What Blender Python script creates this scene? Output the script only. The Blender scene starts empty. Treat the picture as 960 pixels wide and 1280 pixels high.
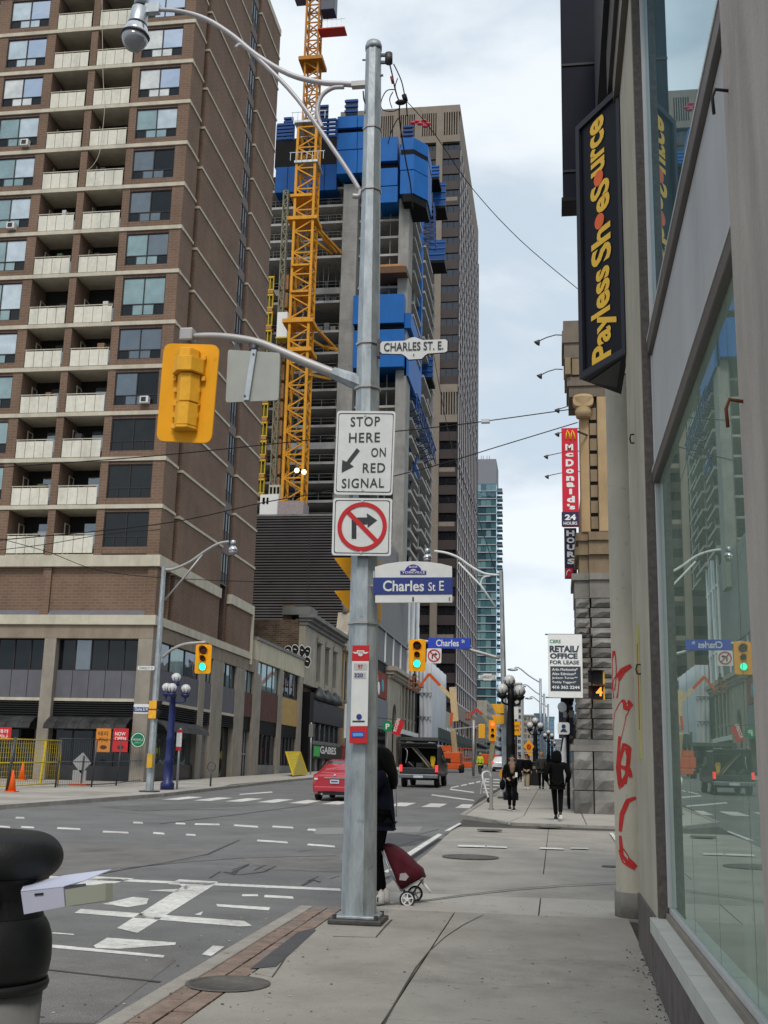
import bpy, bmesh, math, random
from mathutils import Vector, Matrix, Euler
random.seed(7)
SC = bpy.context.scene
COL = SC.collection
R = math.radians
# ---------------------------------------------------------------- camera
F_PX, YAW, PITCH, ROLL, EYE, SLOPE = 1409.7, -0.1532066, 0.22405, 0.02335, 1.62, 0.0142
fw = Vector((math.sin(YAW)*math.cos(PITCH), math.cos(YAW)*math.cos(PITCH), math.sin(PITCH)))
rt = Vector((math.cos(YAW), -math.sin(YAW), 0)); up = rt.cross(fw)
rt2 = rt*math.cos(ROLL)+up*math.sin(ROLL); up2 = up*math.cos(ROLL)-rt*math.sin(ROLL)
cam = bpy.data.cameras.new('camera'); co = bpy.data.objects.new('camera', cam); COL.objects.link(co)
co.matrix_world = Matrix(((rt2.x, up2.x, -fw.x, 0), (rt2.y, up2.y, -fw.y, 0), (rt2.z, up2.z, -fw.z, EYE), (0, 0, 0, 1)))
cam.sensor_fit = 'VERTICAL'; cam.sensor_height = 36; cam.lens = 36*F_PX/1280
cam.clip_start = 0.05; cam.clip_end = 6000
SC.camera = co
# ---------------------------------------------------------------- world, sun, exposure
SC.view_settings.view_transform = 'Standard'; SC.view_settings.look = 'None'; SC.view_settings.gamma = 1
SC.view_settings.exposure = 0.66
SUN_EL, SUN_AZ = R(52), R(174)       # high and soft, from behind the camera
W = bpy.data.worlds.new('World'); SC.world = W; W.use_nodes = True
nt = W.node_tree; N = nt.nodes; L = nt.links; N.clear()
out = N.new('ShaderNodeOutputWorld'); bg = N.new('ShaderNodeBackground'); sky = N.new('ShaderNodeTexSky')
sky.sky_type = 'NISHITA'; sky.sun_disc = False; sky.sun_elevation = SUN_EL; sky.sun_rotation = SUN_AZ
tc = N.new('ShaderNodeTexCoord'); mp = N.new('ShaderNodeMapping'); mp.inputs['Scale'].default_value = (1, 1, 2.4)
mp.inputs['Location'].default_value = (3.6, 1.2, .9)
n1 = N.new('ShaderNodeTexNoise'); n1.inputs['Scale'].default_value = 3.0; n1.inputs['Detail'].default_value = 7; n1.inputs['Roughness'].default_value = .52
n1.inputs['Distortion'].default_value = .3
cr = N.new('ShaderNodeValToRGB'); cr.color_ramp.interpolation = 'EASE'
cr.color_ramp.elements[0].position = .40; cr.color_ramp.elements[0].color = (3.9, 4.55, 5.2, 1)
cr.color_ramp.elements[1].position = .62; cr.color_ramp.elements[1].color = (5.9, 6.3, 6.6, 1)
mx = N.new('ShaderNodeMix'); mx.data_type = 'RGBA'; mx.inputs[0].default_value = .96
L.new(tc.outputs['Generated'], mp.inputs['Vector']); L.new(mp.outputs[0], n1.inputs['Vector']); L.new(n1.outputs['Fac'], cr.inputs[0])
L.new(sky.outputs[0], mx.inputs[6]); L.new(cr.outputs[0], mx.inputs[7]); L.new(mx.outputs[2], bg.inputs[0])
bg.inputs[1].default_value = .1; L.new(bg.outputs[0], out.inputs[0])
sl = bpy.data.lights.new('sun', 'SUN'); sl.energy = 1.4; sl.angle = R(18); sl.color = (1, .93, .84)
so = bpy.data.objects.new('sun', sl); COL.objects.link(so)
sd = Vector((math.sin(SUN_AZ)*math.cos(SUN_EL), math.cos(SUN_AZ)*math.cos(SUN_EL), math.sin(SUN_EL)))
so.rotation_euler = sd.to_track_quat('Z', 'Y').to_euler()
# ---------------------------------------------------------------- survey helpers: a sight line of the photograph met with a known plane
EYEV = Vector((0, 0, EYE))
def ray(x, y): return fw + rt2*((x-480)/F_PX) - up2*((y-640)/F_PX)
def G(x, y, dz=0.0):
    d = ray(x, y); return EYEV + d*(-(EYE-dz)/(d.z-SLOPE*d.y))
def PX(X, x, y): d = ray(x, y); return EYEV + d*(X/d.x)
def PY(Y, x, y): d = ray(x, y); return EYEV + d*(Y/d.y)
def gz(y, dz=0.0): return SLOPE*y+dz
RD = -.12                            # the carriageway lies this far below the pavement
# ---------------------------------------------------------------- materials
MATS = {}
def M(name, col=(.5, .5, .5), rough=.7, metal=0., var=.12, scale=3., bump=0., bscale=60., emit=0, ior=None, stain=0., stretch=(1, 1, 1), coat=0., brick=None, spec=None, speck=0., spots=0.):
    if name in MATS: return MATS[name]
    m = bpy.data.materials.new(name); m.use_nodes = True; MATS[name] = m
    nt = m.node_tree; N = nt.nodes; L = nt.links; b = N['Principled BSDF']
    b.inputs['Roughness'].default_value = rough; b.inputs['Metallic'].default_value = metal
    if ior: b.inputs['IOR'].default_value = ior
    if spec is None and rough >= .5 and metal < .1: spec = .22
    if spec is not None: b.inputs['Specular IOR Level'].default_value = spec
    if coat: b.inputs['Coat Weight'].default_value = coat
    g = N.new('ShaderNodeNewGeometry'); mp = N.new('ShaderNodeMapping'); mp.inputs['Scale'].default_value = stretch
    L.new(g.outputs['Position'], mp.inputs['Vector'])
    c = (*col, 1)
    src = None; bh = None
    if brick:
        bw, bh_, mort, c2 = brick
        sx = N.new('ShaderNodeSeparateXYZ'); L.new(g.outputs['Position'], sx.inputs[0])
        ad = N.new('ShaderNodeMath'); ad.operation = 'ADD'; L.new(sx.outputs[0], ad.inputs[0]); L.new(sx.outputs[1], ad.inputs[1])
        cb = N.new('ShaderNodeCombineXYZ'); L.new(ad.outputs[0], cb.inputs[0]); L.new(sx.outputs[2], cb.inputs[1])
        bt = N.new('ShaderNodeTexBrick'); bt.inputs['Scale'].default_value = 1; bt.inputs['Brick Width'].default_value = bw; bt.inputs['Row Height'].default_value = bh_
        bt.inputs['Mortar Size'].default_value = bh_*.13; bt.inputs['Color1'].default_value = c; bt.inputs['Color2'].default_value = (*c2, 1); bt.inputs['Mortar'].default_value = (*mort, 1)
        L.new(cb.outputs[0], bt.inputs['Vector']); src = bt.outputs['Color']
    if var or stain:
        n = N.new('ShaderNodeTexNoise'); n.inputs['Scale'].default_value = scale; n.inputs['Detail'].default_value = 6; n.inputs['Roughness'].default_value = .6
        L.new(mp.outputs[0], n.inputs['Vector'])
        mr = N.new('ShaderNodeMapRange'); mr.inputs['From Min'].default_value = .25; mr.inputs['From Max'].default_value = .75
        mr.inputs['To Min'].default_value = 1-var*1.4; mr.inputs['To Max'].default_value = 1+var*1.2
        L.new(n.outputs['Fac'], mr.inputs['Value'])
        x = N.new('ShaderNodeMix'); x.data_type = 'RGBA'; x.blend_type = 'MULTIPLY'; x.inputs[0].default_value = 1
        if src: L.new(src, x.inputs[6])
        else: x.inputs[6].default_value = c
        L.new(mr.outputs[0], x.inputs[7]); src = x.outputs[2]
    if stain:
        n = N.new('ShaderNodeTexNoise'); n.inputs['Scale'].default_value = 1.1; n.inputs['Detail'].default_value = 8; n.inputs['Roughness'].default_value = .7
        mp2 = N.new('ShaderNodeMapping'); mp2.inputs['Scale'].default_value = (1.3, 1.3, .25) if stain > 0 else (1, 1, 1); L.new(g.outputs['Position'], mp2.inputs['Vector']); L.new(mp2.outputs[0], n.inputs['Vector'])
        mr = N.new('ShaderNodeMapRange'); mr.inputs['From Min'].default_value = .45; mr.inputs['From Max'].default_value = .72
        mr.inputs['To Min'].default_value = 1; mr.inputs['To Max'].default_value = 1-abs(stain); L.new(n.outputs['Fac'], mr.inputs['Value'])
        x = N.new('ShaderNodeMix'); x.data_type = 'RGBA'; x.blend_type = 'MULTIPLY'; x.inputs[0].default_value = 1
        L.new(src, x.inputs[6]); L.new(mr.outputs[0], x.inputs[7]); src = x.outputs[2]
    for amt, sc_, lo, hi in ((speck, 170, .38, .62), (spots, 13, .67, .74)):
        if amt:
            n = N.new('ShaderNodeTexNoise'); n.inputs['Scale'].default_value = sc_; n.inputs['Detail'].default_value = 2; L.new(g.outputs['Position'], n.inputs['Vector'])
            mr = N.new('ShaderNodeMapRange'); mr.inputs['From Min'].default_value = lo; mr.inputs['From Max'].default_value = hi
            mr.inputs['To Min'].default_value = 1+(amt if sc_ > 50 else 0); mr.inputs['To Max'].default_value = 1-amt; L.new(n.outputs['Fac'], mr.inputs['Value'])
            x = N.new('ShaderNodeMix'); x.data_type = 'RGBA'; x.blend_type = 'MULTIPLY'; x.inputs[0].default_value = 1
            L.new(src, x.inputs[6]); L.new(mr.outputs[0], x.inputs[7]); src = x.outputs[2]
    if src: L.new(src, b.inputs['Base Color'])
    else: b.inputs['Base Color'].default_value = c
    if bump:
        n = N.new('ShaderNodeTexNoise'); n.inputs['Scale'].default_value = bscale; n.inputs['Detail'].default_value = 5; L.new(mp.outputs[0], n.inputs['Vector'])
        bp = N.new('ShaderNodeBump'); bp.inputs['Strength'].default_value = bump; bp.inputs['Distance'].default_value = .02
        L.new(n.outputs['Fac'], bp.inputs['Height']); L.new(bp.outputs[0], b.inputs['Normal'])
    if emit:
        b.inputs['Emission Color'].default_value = c; b.inputs['Emission Strength'].default_value = emit
    return m
def glass(name, body, ior=1.7, tint=(.9, .95, 1), rough=.015, wavy=0.):
    m = bpy.data.materials.new(name); m.use_nodes = True; MATS[name] = m
    nt = m.node_tree; N = nt.nodes; L = nt.links; N.clear()
    o = N.new('ShaderNodeOutputMaterial'); d = N.new('ShaderNodeBsdfDiffuse'); g = N.new('ShaderNodeBsdfGlossy'); f = N.new('ShaderNodeFresnel'); x = N.new('ShaderNodeMixShader')
    d.inputs[0].default_value = (*body, 1); g.inputs[0].default_value = (*tint, 1); g.inputs[1].default_value = rough; f.inputs[0].default_value = ior
    ge = N.new('ShaderNodeNewGeometry'); n = N.new('ShaderNodeTexNoise'); n.inputs['Scale'].default_value = 1.6; L.new(ge.outputs['Position'], n.inputs['Vector'])
    mr = N.new('ShaderNodeMix'); mr.data_type = 'RGBA'; mr.inputs[6].default_value = (*[c*.55 for c in body], 1); mr.inputs[7].default_value = (*[min(1, c*1.5) for c in body], 1)
    L.new(n.outputs['Fac'], mr.inputs[0]); L.new(mr.outputs[2], d.inputs[0])
    if wavy:
        n2 = N.new('ShaderNodeTexNoise'); n2.inputs['Scale'].default_value = .55; L.new(ge.outputs['Position'], n2.inputs['Vector'])
        bp = N.new('ShaderNodeBump'); bp.inputs['Strength'].default_value = wavy; bp.inputs['Distance'].default_value = .1; L.new(n2.outputs['Fac'], bp.inputs['Height']); L.new(bp.outputs[0], g.inputs['Normal'])
    L.new(f.outputs[0], x.inputs[0]); L.new(d.outputs[0], x.inputs[1]); L.new(g.outputs[0], x.inputs[2]); L.new(x.outputs[0], o.inputs[0])
    return m
# ---------------------------------------------------------------- mesh building
ORG = {}
class MB:
    def __init__(s): s.v = []; s.f = []; s.sm = []
    def add(s, vs, fs, smooth=False):
        o = len(s.v); s.v += [Vector(v) for v in vs]; s.f += [[o+i for i in f] for f in fs]; s.sm += [smooth]*len(fs); return s
    def hexa(s, p):          # 8 points: bottom ring 0-3, top ring 4-7
        return s.add(p, [(3, 2, 1, 0), (4, 5, 6, 7), (0, 1, 5, 4), (1, 2, 6, 5), (2, 3, 7, 6), (3, 0, 4, 7)])
    def box(s, x0, x1, y0, y1, z0, z1):
        x0, x1 = sorted((x0, x1)); y0, y1 = sorted((y0, y1)); z0, z1 = sorted((z0, z1))
        return s.hexa([(x0, y0, z0), (x1, y0, z0), (x1, y1, z0), (x0, y1, z0), (x0, y0, z1), (x1, y0, z1), (x1, y1, z1), (x0, y1, z1)])
    def bar(s, a, b, w, h=None, upv=(0, 0, 1)):
        h = h or w; a = Vector(a); b = Vector(b); d = (b-a).normalized(); u = Vector(upv)
        if abs(d.dot(u)) > .98: u = Vector((0, 1, 0))
        r = d.cross(u).normalized()*w/2; u = r.cross(d).normalized()*h/2
        return s.hexa([a-r-u, a+r-u, b+r-u, b-r-u, a-r+u, a+r+u, b+r+u, b-r+u])
    def cyl(s, a, b, r0, r1=None, n=12, smooth=True, cap=True):
        r1 = r0 if r1 is None else r1; a = Vector(a); b = Vector(b); d = (b-a).normalized(); u = Vector((0, 0, 1)) if abs(d.z) < .95 else Vector((0, 1, 0))
        x = d.cross(u).normalized(); y = d.cross(x); o = len(s.v)
        for c, r in ((a, r0), (b, r1)):
            for i in range(n):
                t = 2*math.pi*(i+.5)/n; s.v.append(c+x*math.cos(t)*r+y*math.sin(t)*r)
        for i in range(n): s.f.append([o+i, o+(i+1) % n, o+n+(i+1) % n, o+n+i]); s.sm.append(smooth)
        if cap: s.f.append([o+i for i in range(n)][::-1]); s.f.append([o+n+i for i in range(n)]); s.sm += [False, False]
        return s
    def tube(s, pts, r, n=8, r2=None):
        pts = [Vector(p) for p in pts]; k = len(pts); o = len(s.v); px = None
        for j, p in enumerate(pts):
            d = (pts[min(j+1, k-1)]-pts[max(j-1, 0)]).normalized()
            if px is None: u = Vector((0, 0, 1)) if abs(d.z) < .9 else Vector((0, 1, 0)); px = d.cross(u).normalized()
            px = (px-d*px.dot(d)).normalized(); py = d.cross(px); rr = r if r2 is None else r+(r2-r)*j/(k-1)
            for i in range(n): t = 2*math.pi*i/n; s.v.append(p+px*math.cos(t)*rr+py*math.sin(t)*rr)
        for j in range(k-1):
            for i in range(n): s.f.append([o+j*n+i, o+j*n+(i+1) % n, o+(j+1)*n+(i+1) % n, o+(j+1)*n+i]); s.sm.append(True)
        s.f.append([o+i for i in range(n)][::-1]); s.f.append([o+(k-1)*n+i for i in range(n)]); s.sm += [False]*2
        return s
    def lathe(s, c, prof, n=16, axis=None):
        c = Vector(c); o = len(s.v); ax = Vector(axis or (0, 0, 1)).normalized(); u = Vector((0, 1, 0)) if abs(ax.y) < .9 else Vector((1, 0, 0)); x = ax.cross(u).normalized(); y = ax.cross(x)
        for r, h in prof:
            for i in range(n): t = 2*math.pi*i/n; s.v.append(c+ax*h+(x*math.cos(t)+y*math.sin(t))*max(r, 1e-4))
        for j in range(len(prof)-1):
            for i in range(n): s.f.append([o+j*n+i, o+j*n+(i+1) % n, o+(j+1)*n+(i+1) % n, o+(j+1)*n+i]); s.sm.append(True)
        s.f.append([o+i for i in range(n)][::-1]); s.f.append([o+(len(prof)-1)*n+i for i in range(n)]); s.sm += [False]*2
        return s
    def sph(s, c, r, n=14, sc=(1, 1, 1)):
        c = Vector(c); pr = [(math.sin(math.pi*j/8)*r, -math.cos(math.pi*j/8)*r) for j in range(9)]; o = len(s.v); s.lathe((0, 0, 0), pr, n)
        for i in range(o, len(s.v)): v = s.v[i]; s.v[i] = c+Vector((v.x*sc[0], v.y*sc[1], v.z*sc[2]))
        return s
    def prism(s, poly, d):   # polygon of 3-D points pushed along vector d
        d = Vector(d); n = len(poly); p = [Vector(q) for q in poly]
        return s.add(p+[q+d for q in p], [list(range(n))[::-1], list(range(n, 2*n))]+[[i, (i+1) % n, n+(i+1) % n, n+i] for i in range(n)])
    def loft(s, secs, smooth=True):
        n = len(secs[0]); o = len(s.v)
        for q in secs: s.v += [Vector(p) for p in q]
        for j in range(len(secs)-1):
            for i in range(n): s.f.append([o+j*n+i, o+j*n+(i+1) % n, o+(j+1)*n+(i+1) % n, o+(j+1)*n+i]); s.sm.append(smooth)
        s.f.append([o+i for i in range(n)][::-1]); s.f.append([o+(len(secs)-1)*n+i for i in range(n)]); s.sm += [False]*2
        return s
    def build(s, name, mat, parent=None, bevel=0, fixn=True):
        me = bpy.data.meshes.new(name); og = ORG.get(parent, Vector((0, 0, 0))) if parent else Vector((0, 0, 0))
        me.from_pydata([v-og for v in s.v], [], s.f); me.polygons.foreach_set('use_smooth', s.sm)
        if fixn:
            bm = bmesh.new(); bm.from_mesh(me); bmesh.ops.recalc_face_normals(bm, faces=bm.faces); bm.to_mesh(me); bm.free()
        me.materials.append(mat); o = bpy.data.objects.new(name, me); COL.objects.link(o)
        if parent: o.parent = parent
        ORG[o] = og.copy()
        if bevel:
            b = o.modifiers.new('bevel', 'BEVEL'); b.width = bevel; b.segments = 2; b.limit_method = 'ANGLE'
        return o
def put(src, off, parent, name=None):     # a further copy of a piece, sharing its mesh
    o = bpy.data.objects.new(name or src.name.split('.')[0], src.data); COL.objects.link(o)
    o.parent = parent; o.location = src.location+Vector(off); ORG[o] = ORG[src]+Vector(off); return o
def put_tree(src, off, parent):           # piece with its own pieces
    o = put(src, off, parent)
    for c in list(src.children): d = put(c, (0, 0, 0), o)
    return o
def thing(name, label, cat, loc=(0, 0, 0), group=None, kind=None):
    o = bpy.data.objects.new(name, None); o.empty_display_size = .2; COL.objects.link(o); o.location = loc; ORG[o] = Vector(loc)
    return tag(o, label, cat, group, kind)
def tag(o, label=None, cat=None, group=None, kind=None):
    if label: o['label'] = label
    if cat: o['category'] = cat
    if group: o['group'] = group
    if kind: o['kind'] = kind
    return o
def struct(mb, name, mat, parent=None):
    o = mb.build(name, mat, parent)
    if not parent: o['kind'] = 'structure'
    return o
def stuff(o): o['kind'] = 'stuff'; return o
def copy_tree(root, off, label):
    off = Vector(off); r = root.copy(); COL.objects.link(r); r.location = root.location+off; r['label'] = label; ORG[r] = ORG[root]+off
    def rec(a, b):
        for c in list(a.children):
            d = c.copy(); COL.objects.link(d); d.parent = b; ORG[d] = ORG[c]+off; rec(c, d)
    rec(root, r); return r
# lettering, as thin raised mesh, fitted into the box (x0,z0)-(x1,z1) of a plane y = Y facing the camera
def text_mesh(s, bold=0.0, depth=.004, font_shear=0.0, spacing=1.0):
    cu = bpy.data.curves.new('lettering', 'FONT'); cu.body = s; cu.size = 1; cu.extrude = 0; cu.offset = bold; cu.shear = font_shear; cu.align_x = 'LEFT'; cu.space_character = spacing; cu.resolution_u = 3
    ob = bpy.data.objects.new('lettering', cu); COL.objects.link(ob); dg = bpy.context.evaluated_depsgraph_get()
    me = bpy.data.meshes.new_from_object(ob.evaluated_get(dg)); bpy.data.objects.remove(ob); me.name = 'lettering'
    return me
def letter(s, o, ux, uz, w, h, mat, parent, bold=0.0, name='lettering', shear=0.0, spacing=1.0, lift=.004):
    me = text_mesh(s, bold, spacing=spacing, font_shear=shear); vs = [v.co for v in me.vertices]
    a0 = min(v.x for v in vs); a1 = max(v.x for v in vs); b0 = min(v.y for v in vs); b1 = max(v.y for v in vs)
    og = ORG.get(parent, Vector((0, 0, 0))) if parent else Vector((0, 0, 0)); o = Vector(o); ux = Vector(ux).normalized(); uz = Vector(uz).normalized(); nn = ux.cross(uz)
    for v in me.vertices:
        v.co = o-og+ux*((v.co.x-a0)/(a1-a0)*w)+uz*((v.co.y-b0)/(b1-b0)*h)+nn*lift
    me.materials.clear(); me.materials.append(mat); ob = bpy.data.objects.new(name, me); COL.objects.link(ob); ob.parent = parent; ORG[ob] = og.copy()
    return ob
def rect(x0, y0, x1, y1, Y):
    a = PY(Y, x0, y0); b = PY(Y, x1, y0); c = PY(Y, x0, y1); d = PY(Y, x1, y1)
    return (a.x+c.x)/2, (b.x+d.x)/2, (c.z+d.z)/2, (a.z+b.z)/2          # X0 X1 Z0 Z1
def ltxt(s, x0, y0, x1, y1, Y, mat, parent, bold=0., **k):
    X0, X1, Z0, Z1 = rect(x0, y0, x1, y1, Y)
    return letter(s, (X0, Y, Z0), (1, 0, 0), (0, 0, 1), X1-X0, Z1-Z0, mat, parent, bold, **k)
def rbox(X0, X1, Z0, Z1, Y, t, r, n=5):       # plate with rounded corners facing the camera
    pts = []
    for cx, cz, a0 in ((X1-r, Z1-r, 0), (X0+r, Z1-r, 90), (X0+r, Z0+r, 180), (X1-r, Z0+r, 270)):
        for i in range(n+1): a = R(a0+90*i/n); pts.append((cx+r*math.cos(a), Y, cz+r*math.sin(a)))
    return MB().prism(pts, (0, t, 0))
def ring(c, r0, r1, Y0, Y1, n=32):
    mb = MB(); o = []
    for r, y in ((r0, Y0), (r1, Y0), (r1, Y1), (r0, Y1)):
        o.append([(c[0]+r*math.cos(2*math.pi*i/n), y, c[1]+r*math.sin(2*math.pi*i/n)) for i in range(n)])
    v = sum(o, []); f = []
    for k in range(4):
        for i in range(n): j = (i+1) % n; k2 = (k+1) % 4; f.append([k*n+i, k*n+j, k2*n+j, k2*n+i])
    return mb.add(v, f)
# ================================================================ GROUND
asph = M('asphalt', (.168, .167, .166), .9, var=.13, scale=.5, bump=.6, bscale=70, stain=-.24, speck=.28)
asph2 = M('asphalt_new', (.085, .085, .09), .9, var=.14, scale=2, bump=.5, bscale=70, speck=.25)
asph3 = M('asphalt_worn', (.175, .168, .162), .9, var=.16, scale=1.5, bump=.6, bscale=60, stain=-.28, speck=.32)
conc = M('pavement_concrete', (.315, .296, .265), .9, var=.12, scale=1.3, bump=.3, bscale=90, stain=-.22, speck=.10, spots=.3)
conc2 = M('pavement_concrete_pale', (.37, .35, .315), .9, var=.1, scale=1.0, bump=.2, bscale=80, stain=-.16, speck=.08, spots=.25)
conc3 = M('kerb_concrete', (.31, .29, .26), .9, var=.15, scale=3, bump=.4, bscale=60, stain=-.28, speck=.14, spots=.35)
joint = M('joint_dirt', (.07, .065, .06), .95, var=.2)
paint = M('road_paint', (.62, .61, .58), .75, var=.2, scale=12, stain=-.4, spots=.55, speck=.1)
redbrick = M('pavement_brick', (.235, .175, .145), .9, speck=.15, var=.25, scale=8, bump=.5, bscale=40, stain=-.2)
iron = M('cast_iron', (.12, .11, .10), .7, metal=.2, var=.25, scale=12, bump=.4, bscale=90)
def flat(poly, dz):      # polygon of (x, y) lying on the slope
    return [(x, y, gz(y, dz)) for x, y in poly]
def slab(poly, top, thick): return MB().prism(flat(poly, top-thick), (0, 0, thick))
def sheet(poly, dz): return MB().add(flat(poly, dz), [list(range(len(poly)))])
struct(sheet([(-2500, -400), (2500, -400), (2500, 4500), (-2500, 4500)], RD-.02), 'ground', M('ground_fill', (.12, .12, .115), .95, var=.2, scale=.2))
road = struct(sheet([(-70, -30), (60, -30), (60, 29), (-2.4, 33), (-2.4, 700), (-16, 700), (-16, 24), (-70, 24)], RD), 'road', asph)
# near pavement
near = struct(slab([(-2.72, -6), (.8, -6), (.8, 12.44), (-2.72, 12.44)], -.028, .2), 'pavement', joint)
ys = [-6, -4.6, -3.3, -2, -.7, .7, 2.1, 3.5, 4.9, 6.2, 7.47, 8.65, 9.94, 11.15, 12.44]
for a, b in zip(ys, ys[1:]):
    for x0, x1 in ((-2.25, -1.07), (-1.07, .72)):
        g = .006
        slab([(x0+g, a+g), (x1-g, a+g), (x1-g, b-g), (x0+g, b-g)], random.uniform(-.001, .002), .05).build('paving_slab', conc if random.random() < .8 else conc3, near, bevel=.004)
for i in range(10):
    a = -6+i*1.844; slab([(-2.73, a+.004), (-2.585, a+.004), (-2.585, a+1.84), (-2.73, a+1.84)], .002, .2).build('kerb_stone', conc3, near, bevel=.012)
y = 3.0
while y < 12.4:                                    # red brick course behind the kerb, pavers laid crosswise
    for x0, x1 in ((-2.58, -2.42), (-2.415, -2.255)):
        slab([(x0+.005, y+.008), (x1-.005, y+.008), (x1-.005, min(y+.327, 12.43)), (x0+.005, min(y+.327, 12.43))], random.uniform(-.004, .003), .05).build('brick', redbrick if random.random() < .7 else M('pavement_brick_grey', (.20, .165, .145), .9, var=.2, scale=7, bump=.4, speck=.15), near, bevel=.004)
    y += .335
pp = [G(*p, .004) for p in ((312, 1211), (345, 1208), (395, 1163), (392, 1160), (372, 1165))]
MB().add(pp, [range(5)]).build('tar_patch', asph2, near)
c = G(285, 1230)
mh = MB().lathe((c.x, c.y, c.z+.001), [(.30, 0), (.30, .006), (.27, .006), (.27, .003), (.02, .005)], 28).build('manhole_cover', iron, near)
# seam where a trench was cut across the pavement: a shallow dark filled groove
def ribbon(pts, w, dz, name, mat, parent):
    pts = [Vector(p) for p in pts]; v = []
    for i, p in enumerate(pts):
        d = (pts[min(i+1, len(pts)-1)]-pts[max(i-1, 0)]).normalized(); r = Vector((d.y, -d.x, 0))*w/2*(.7+.6*random.random()); v += [p+r+Vector((0, 0, dz)), p-r+Vector((0, 0, dz))]
    return MB().add(v, [(2*i, 2*i+1, 2*i+3, 2*i+2) for i in range(len(pts)-1)]).build(name, mat, parent)
ribbon([G(*p) for p in ((480, 1280), (492, 1258), (505, 1235), (520, 1210), (536, 1190), (556, 1172), (578, 1157), (604, 1144))], .011, .005, 'seam', joint, near)
ribbon([G(*p) for p in ((318, 1217), (340, 1222), (352, 1205), (358, 1195))], .012, .005, 'seam', joint, near)
ribbon([G(*p) for p in ((416, 1171), (470, 1172), (482, 1158), (490, 1150))], .014, .005, 'seam', joint, near)
# concrete roadway mouth of the side street, flush with the near pavement
def LEF(y): 
    k = [(12.4, -2.16), (14.2, -2.12), (16.4, -2.12), (19.2, -2.14), (25.4, -2.3), (31, -2.46)]
    for (a, p), (b, q) in zip(k, k[1:]):
        if y <= b: break
    return (p+(q-p)*(y-a)/(b-a), y)
cross = struct(slab([(-2.14, 12.452), (30, 12.452), (30, 28.6), (1.5, 28.55), (-1.1, 28.75), (-2.0, 30.2), (-2.45, 30.9), LEF(26), LEF(21), LEF(17), LEF(14.5)], -.065, .1), 'side_street', joint)
LE = lambda y: LEF(y)[0]-.02
yy = [12.455, 14.05, 16.9, 21.3, 28.5]
for i, (a, b) in enumerate(zip(yy, yy[1:])):
    xs = [None, -.2, 4.5, 12, 30] if i != 1 else [None, 1.2, 8, 30]
    for j in range(len(xs)-1):
        x0a = LE(a) if xs[j] is None else xs[j]; x0b = LE(b) if xs[j] is None else xs[j]; x1 = xs[j+1]
        za, zb = (-.004-(a-12.45)*.004, -.004-(b-12.45)*.004); g = .007
        MB().prism([(x0a+g, a+g, gz(a, za-.05)), (x1-g, a+g, gz(a, za-.05)), (x1-g, b-g, gz(b, zb-.05)), (x0b+g, b-g, gz(b, zb-.05))], (0, 0, .05)).build('paving_slab', (conc2 if i == 0 else conc), cross)
ribbon([G(*p) for p in ((440, 1134), (515, 1128), (580, 1119), (640, 1112), (700, 1107), (778, 1103))], .05, .006, 'drain_channel', iron, cross)
for (cx, cy, r) in ((588, 1072, .46), (762, 1084, .12), (686, 1034, .3), (612, 1038, .28)):
    c = G(cx, cy, -.03); MB().lathe((c.x, c.y, c.z), [(r, 0), (r, .02), (r*.9, .02), (r*.9, .015), (.02, .017)], 26).build('manhole_cover', iron, cross)
# far pavement on the right of the street
far = struct(slab([(-2.58, 31.93), (-1.05, 28.84), (1.5, 28.66), (30, 28.7), (30, 34), (.7, 34.5), (1.6, 37.3), (1.6, 700), (-3.0, 700), (-2.9, 44)], -.02, .14), 'far_pavement', joint)
rows = [28.7, 31.9, 34.6, 37.3, 40, 43, 46.5, 50, 54, 58, 63, 70, 80, 100, 140, 300]
for i, (a, b) in enumerate(zip(rows, rows[1:])):
    g = .01
    if i == 0:
        slab([(-1.2, 28.85), (.7, 28.72), (.7, b-g), (-.9-g, b-g)], 0, .05).build('paving_slab', conc2, far)
        slab([(-1.22, 28.9), (-.92-g, b-g), (-2.45, b-g)], 0, .05).build('paving_slab', conc2, far)
        slab([(.72, 28.72), (30, 28.72), (30, 34.3), (.72, 34.3)], 0, .05).build('paving_slab', conc2, far)
    else:
        for x0, x1 in ((-2.48, -.9), (-.9, .7))+(((.7, 1.55),) if a > 37 else ()):
            slab([(x0+g, a+g), (x1-g, a+g), (x1-g, b-g), (x0+g, b-g)], random.uniform(-.002, .002), .05).build('paving_slab', conc2, far)
ks = [((-2.62, 31.9), (-1.85, 30.3)), ((-1.85, 30.3), (-1.1, 28.78)), ((-1.1, 28.78), (.2, 28.66)), ((.2, 28.66), (1.6, 28.6))]
for (a, b) in ks: slab([a, b, (b[0]+.07, b[1]+.13), (a[0]+.13, a[1]+.07)], .004, .14).build('kerb_stone', conc3, far)
y = 31.9
while y < 90:
    slab([(-2.64, y+.02), (-2.49, y+.02), (-2.49, y+2.98), (-2.64, y+2.98)], .004, .14).build('kerb_stone', conc3, far); y += 3
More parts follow.
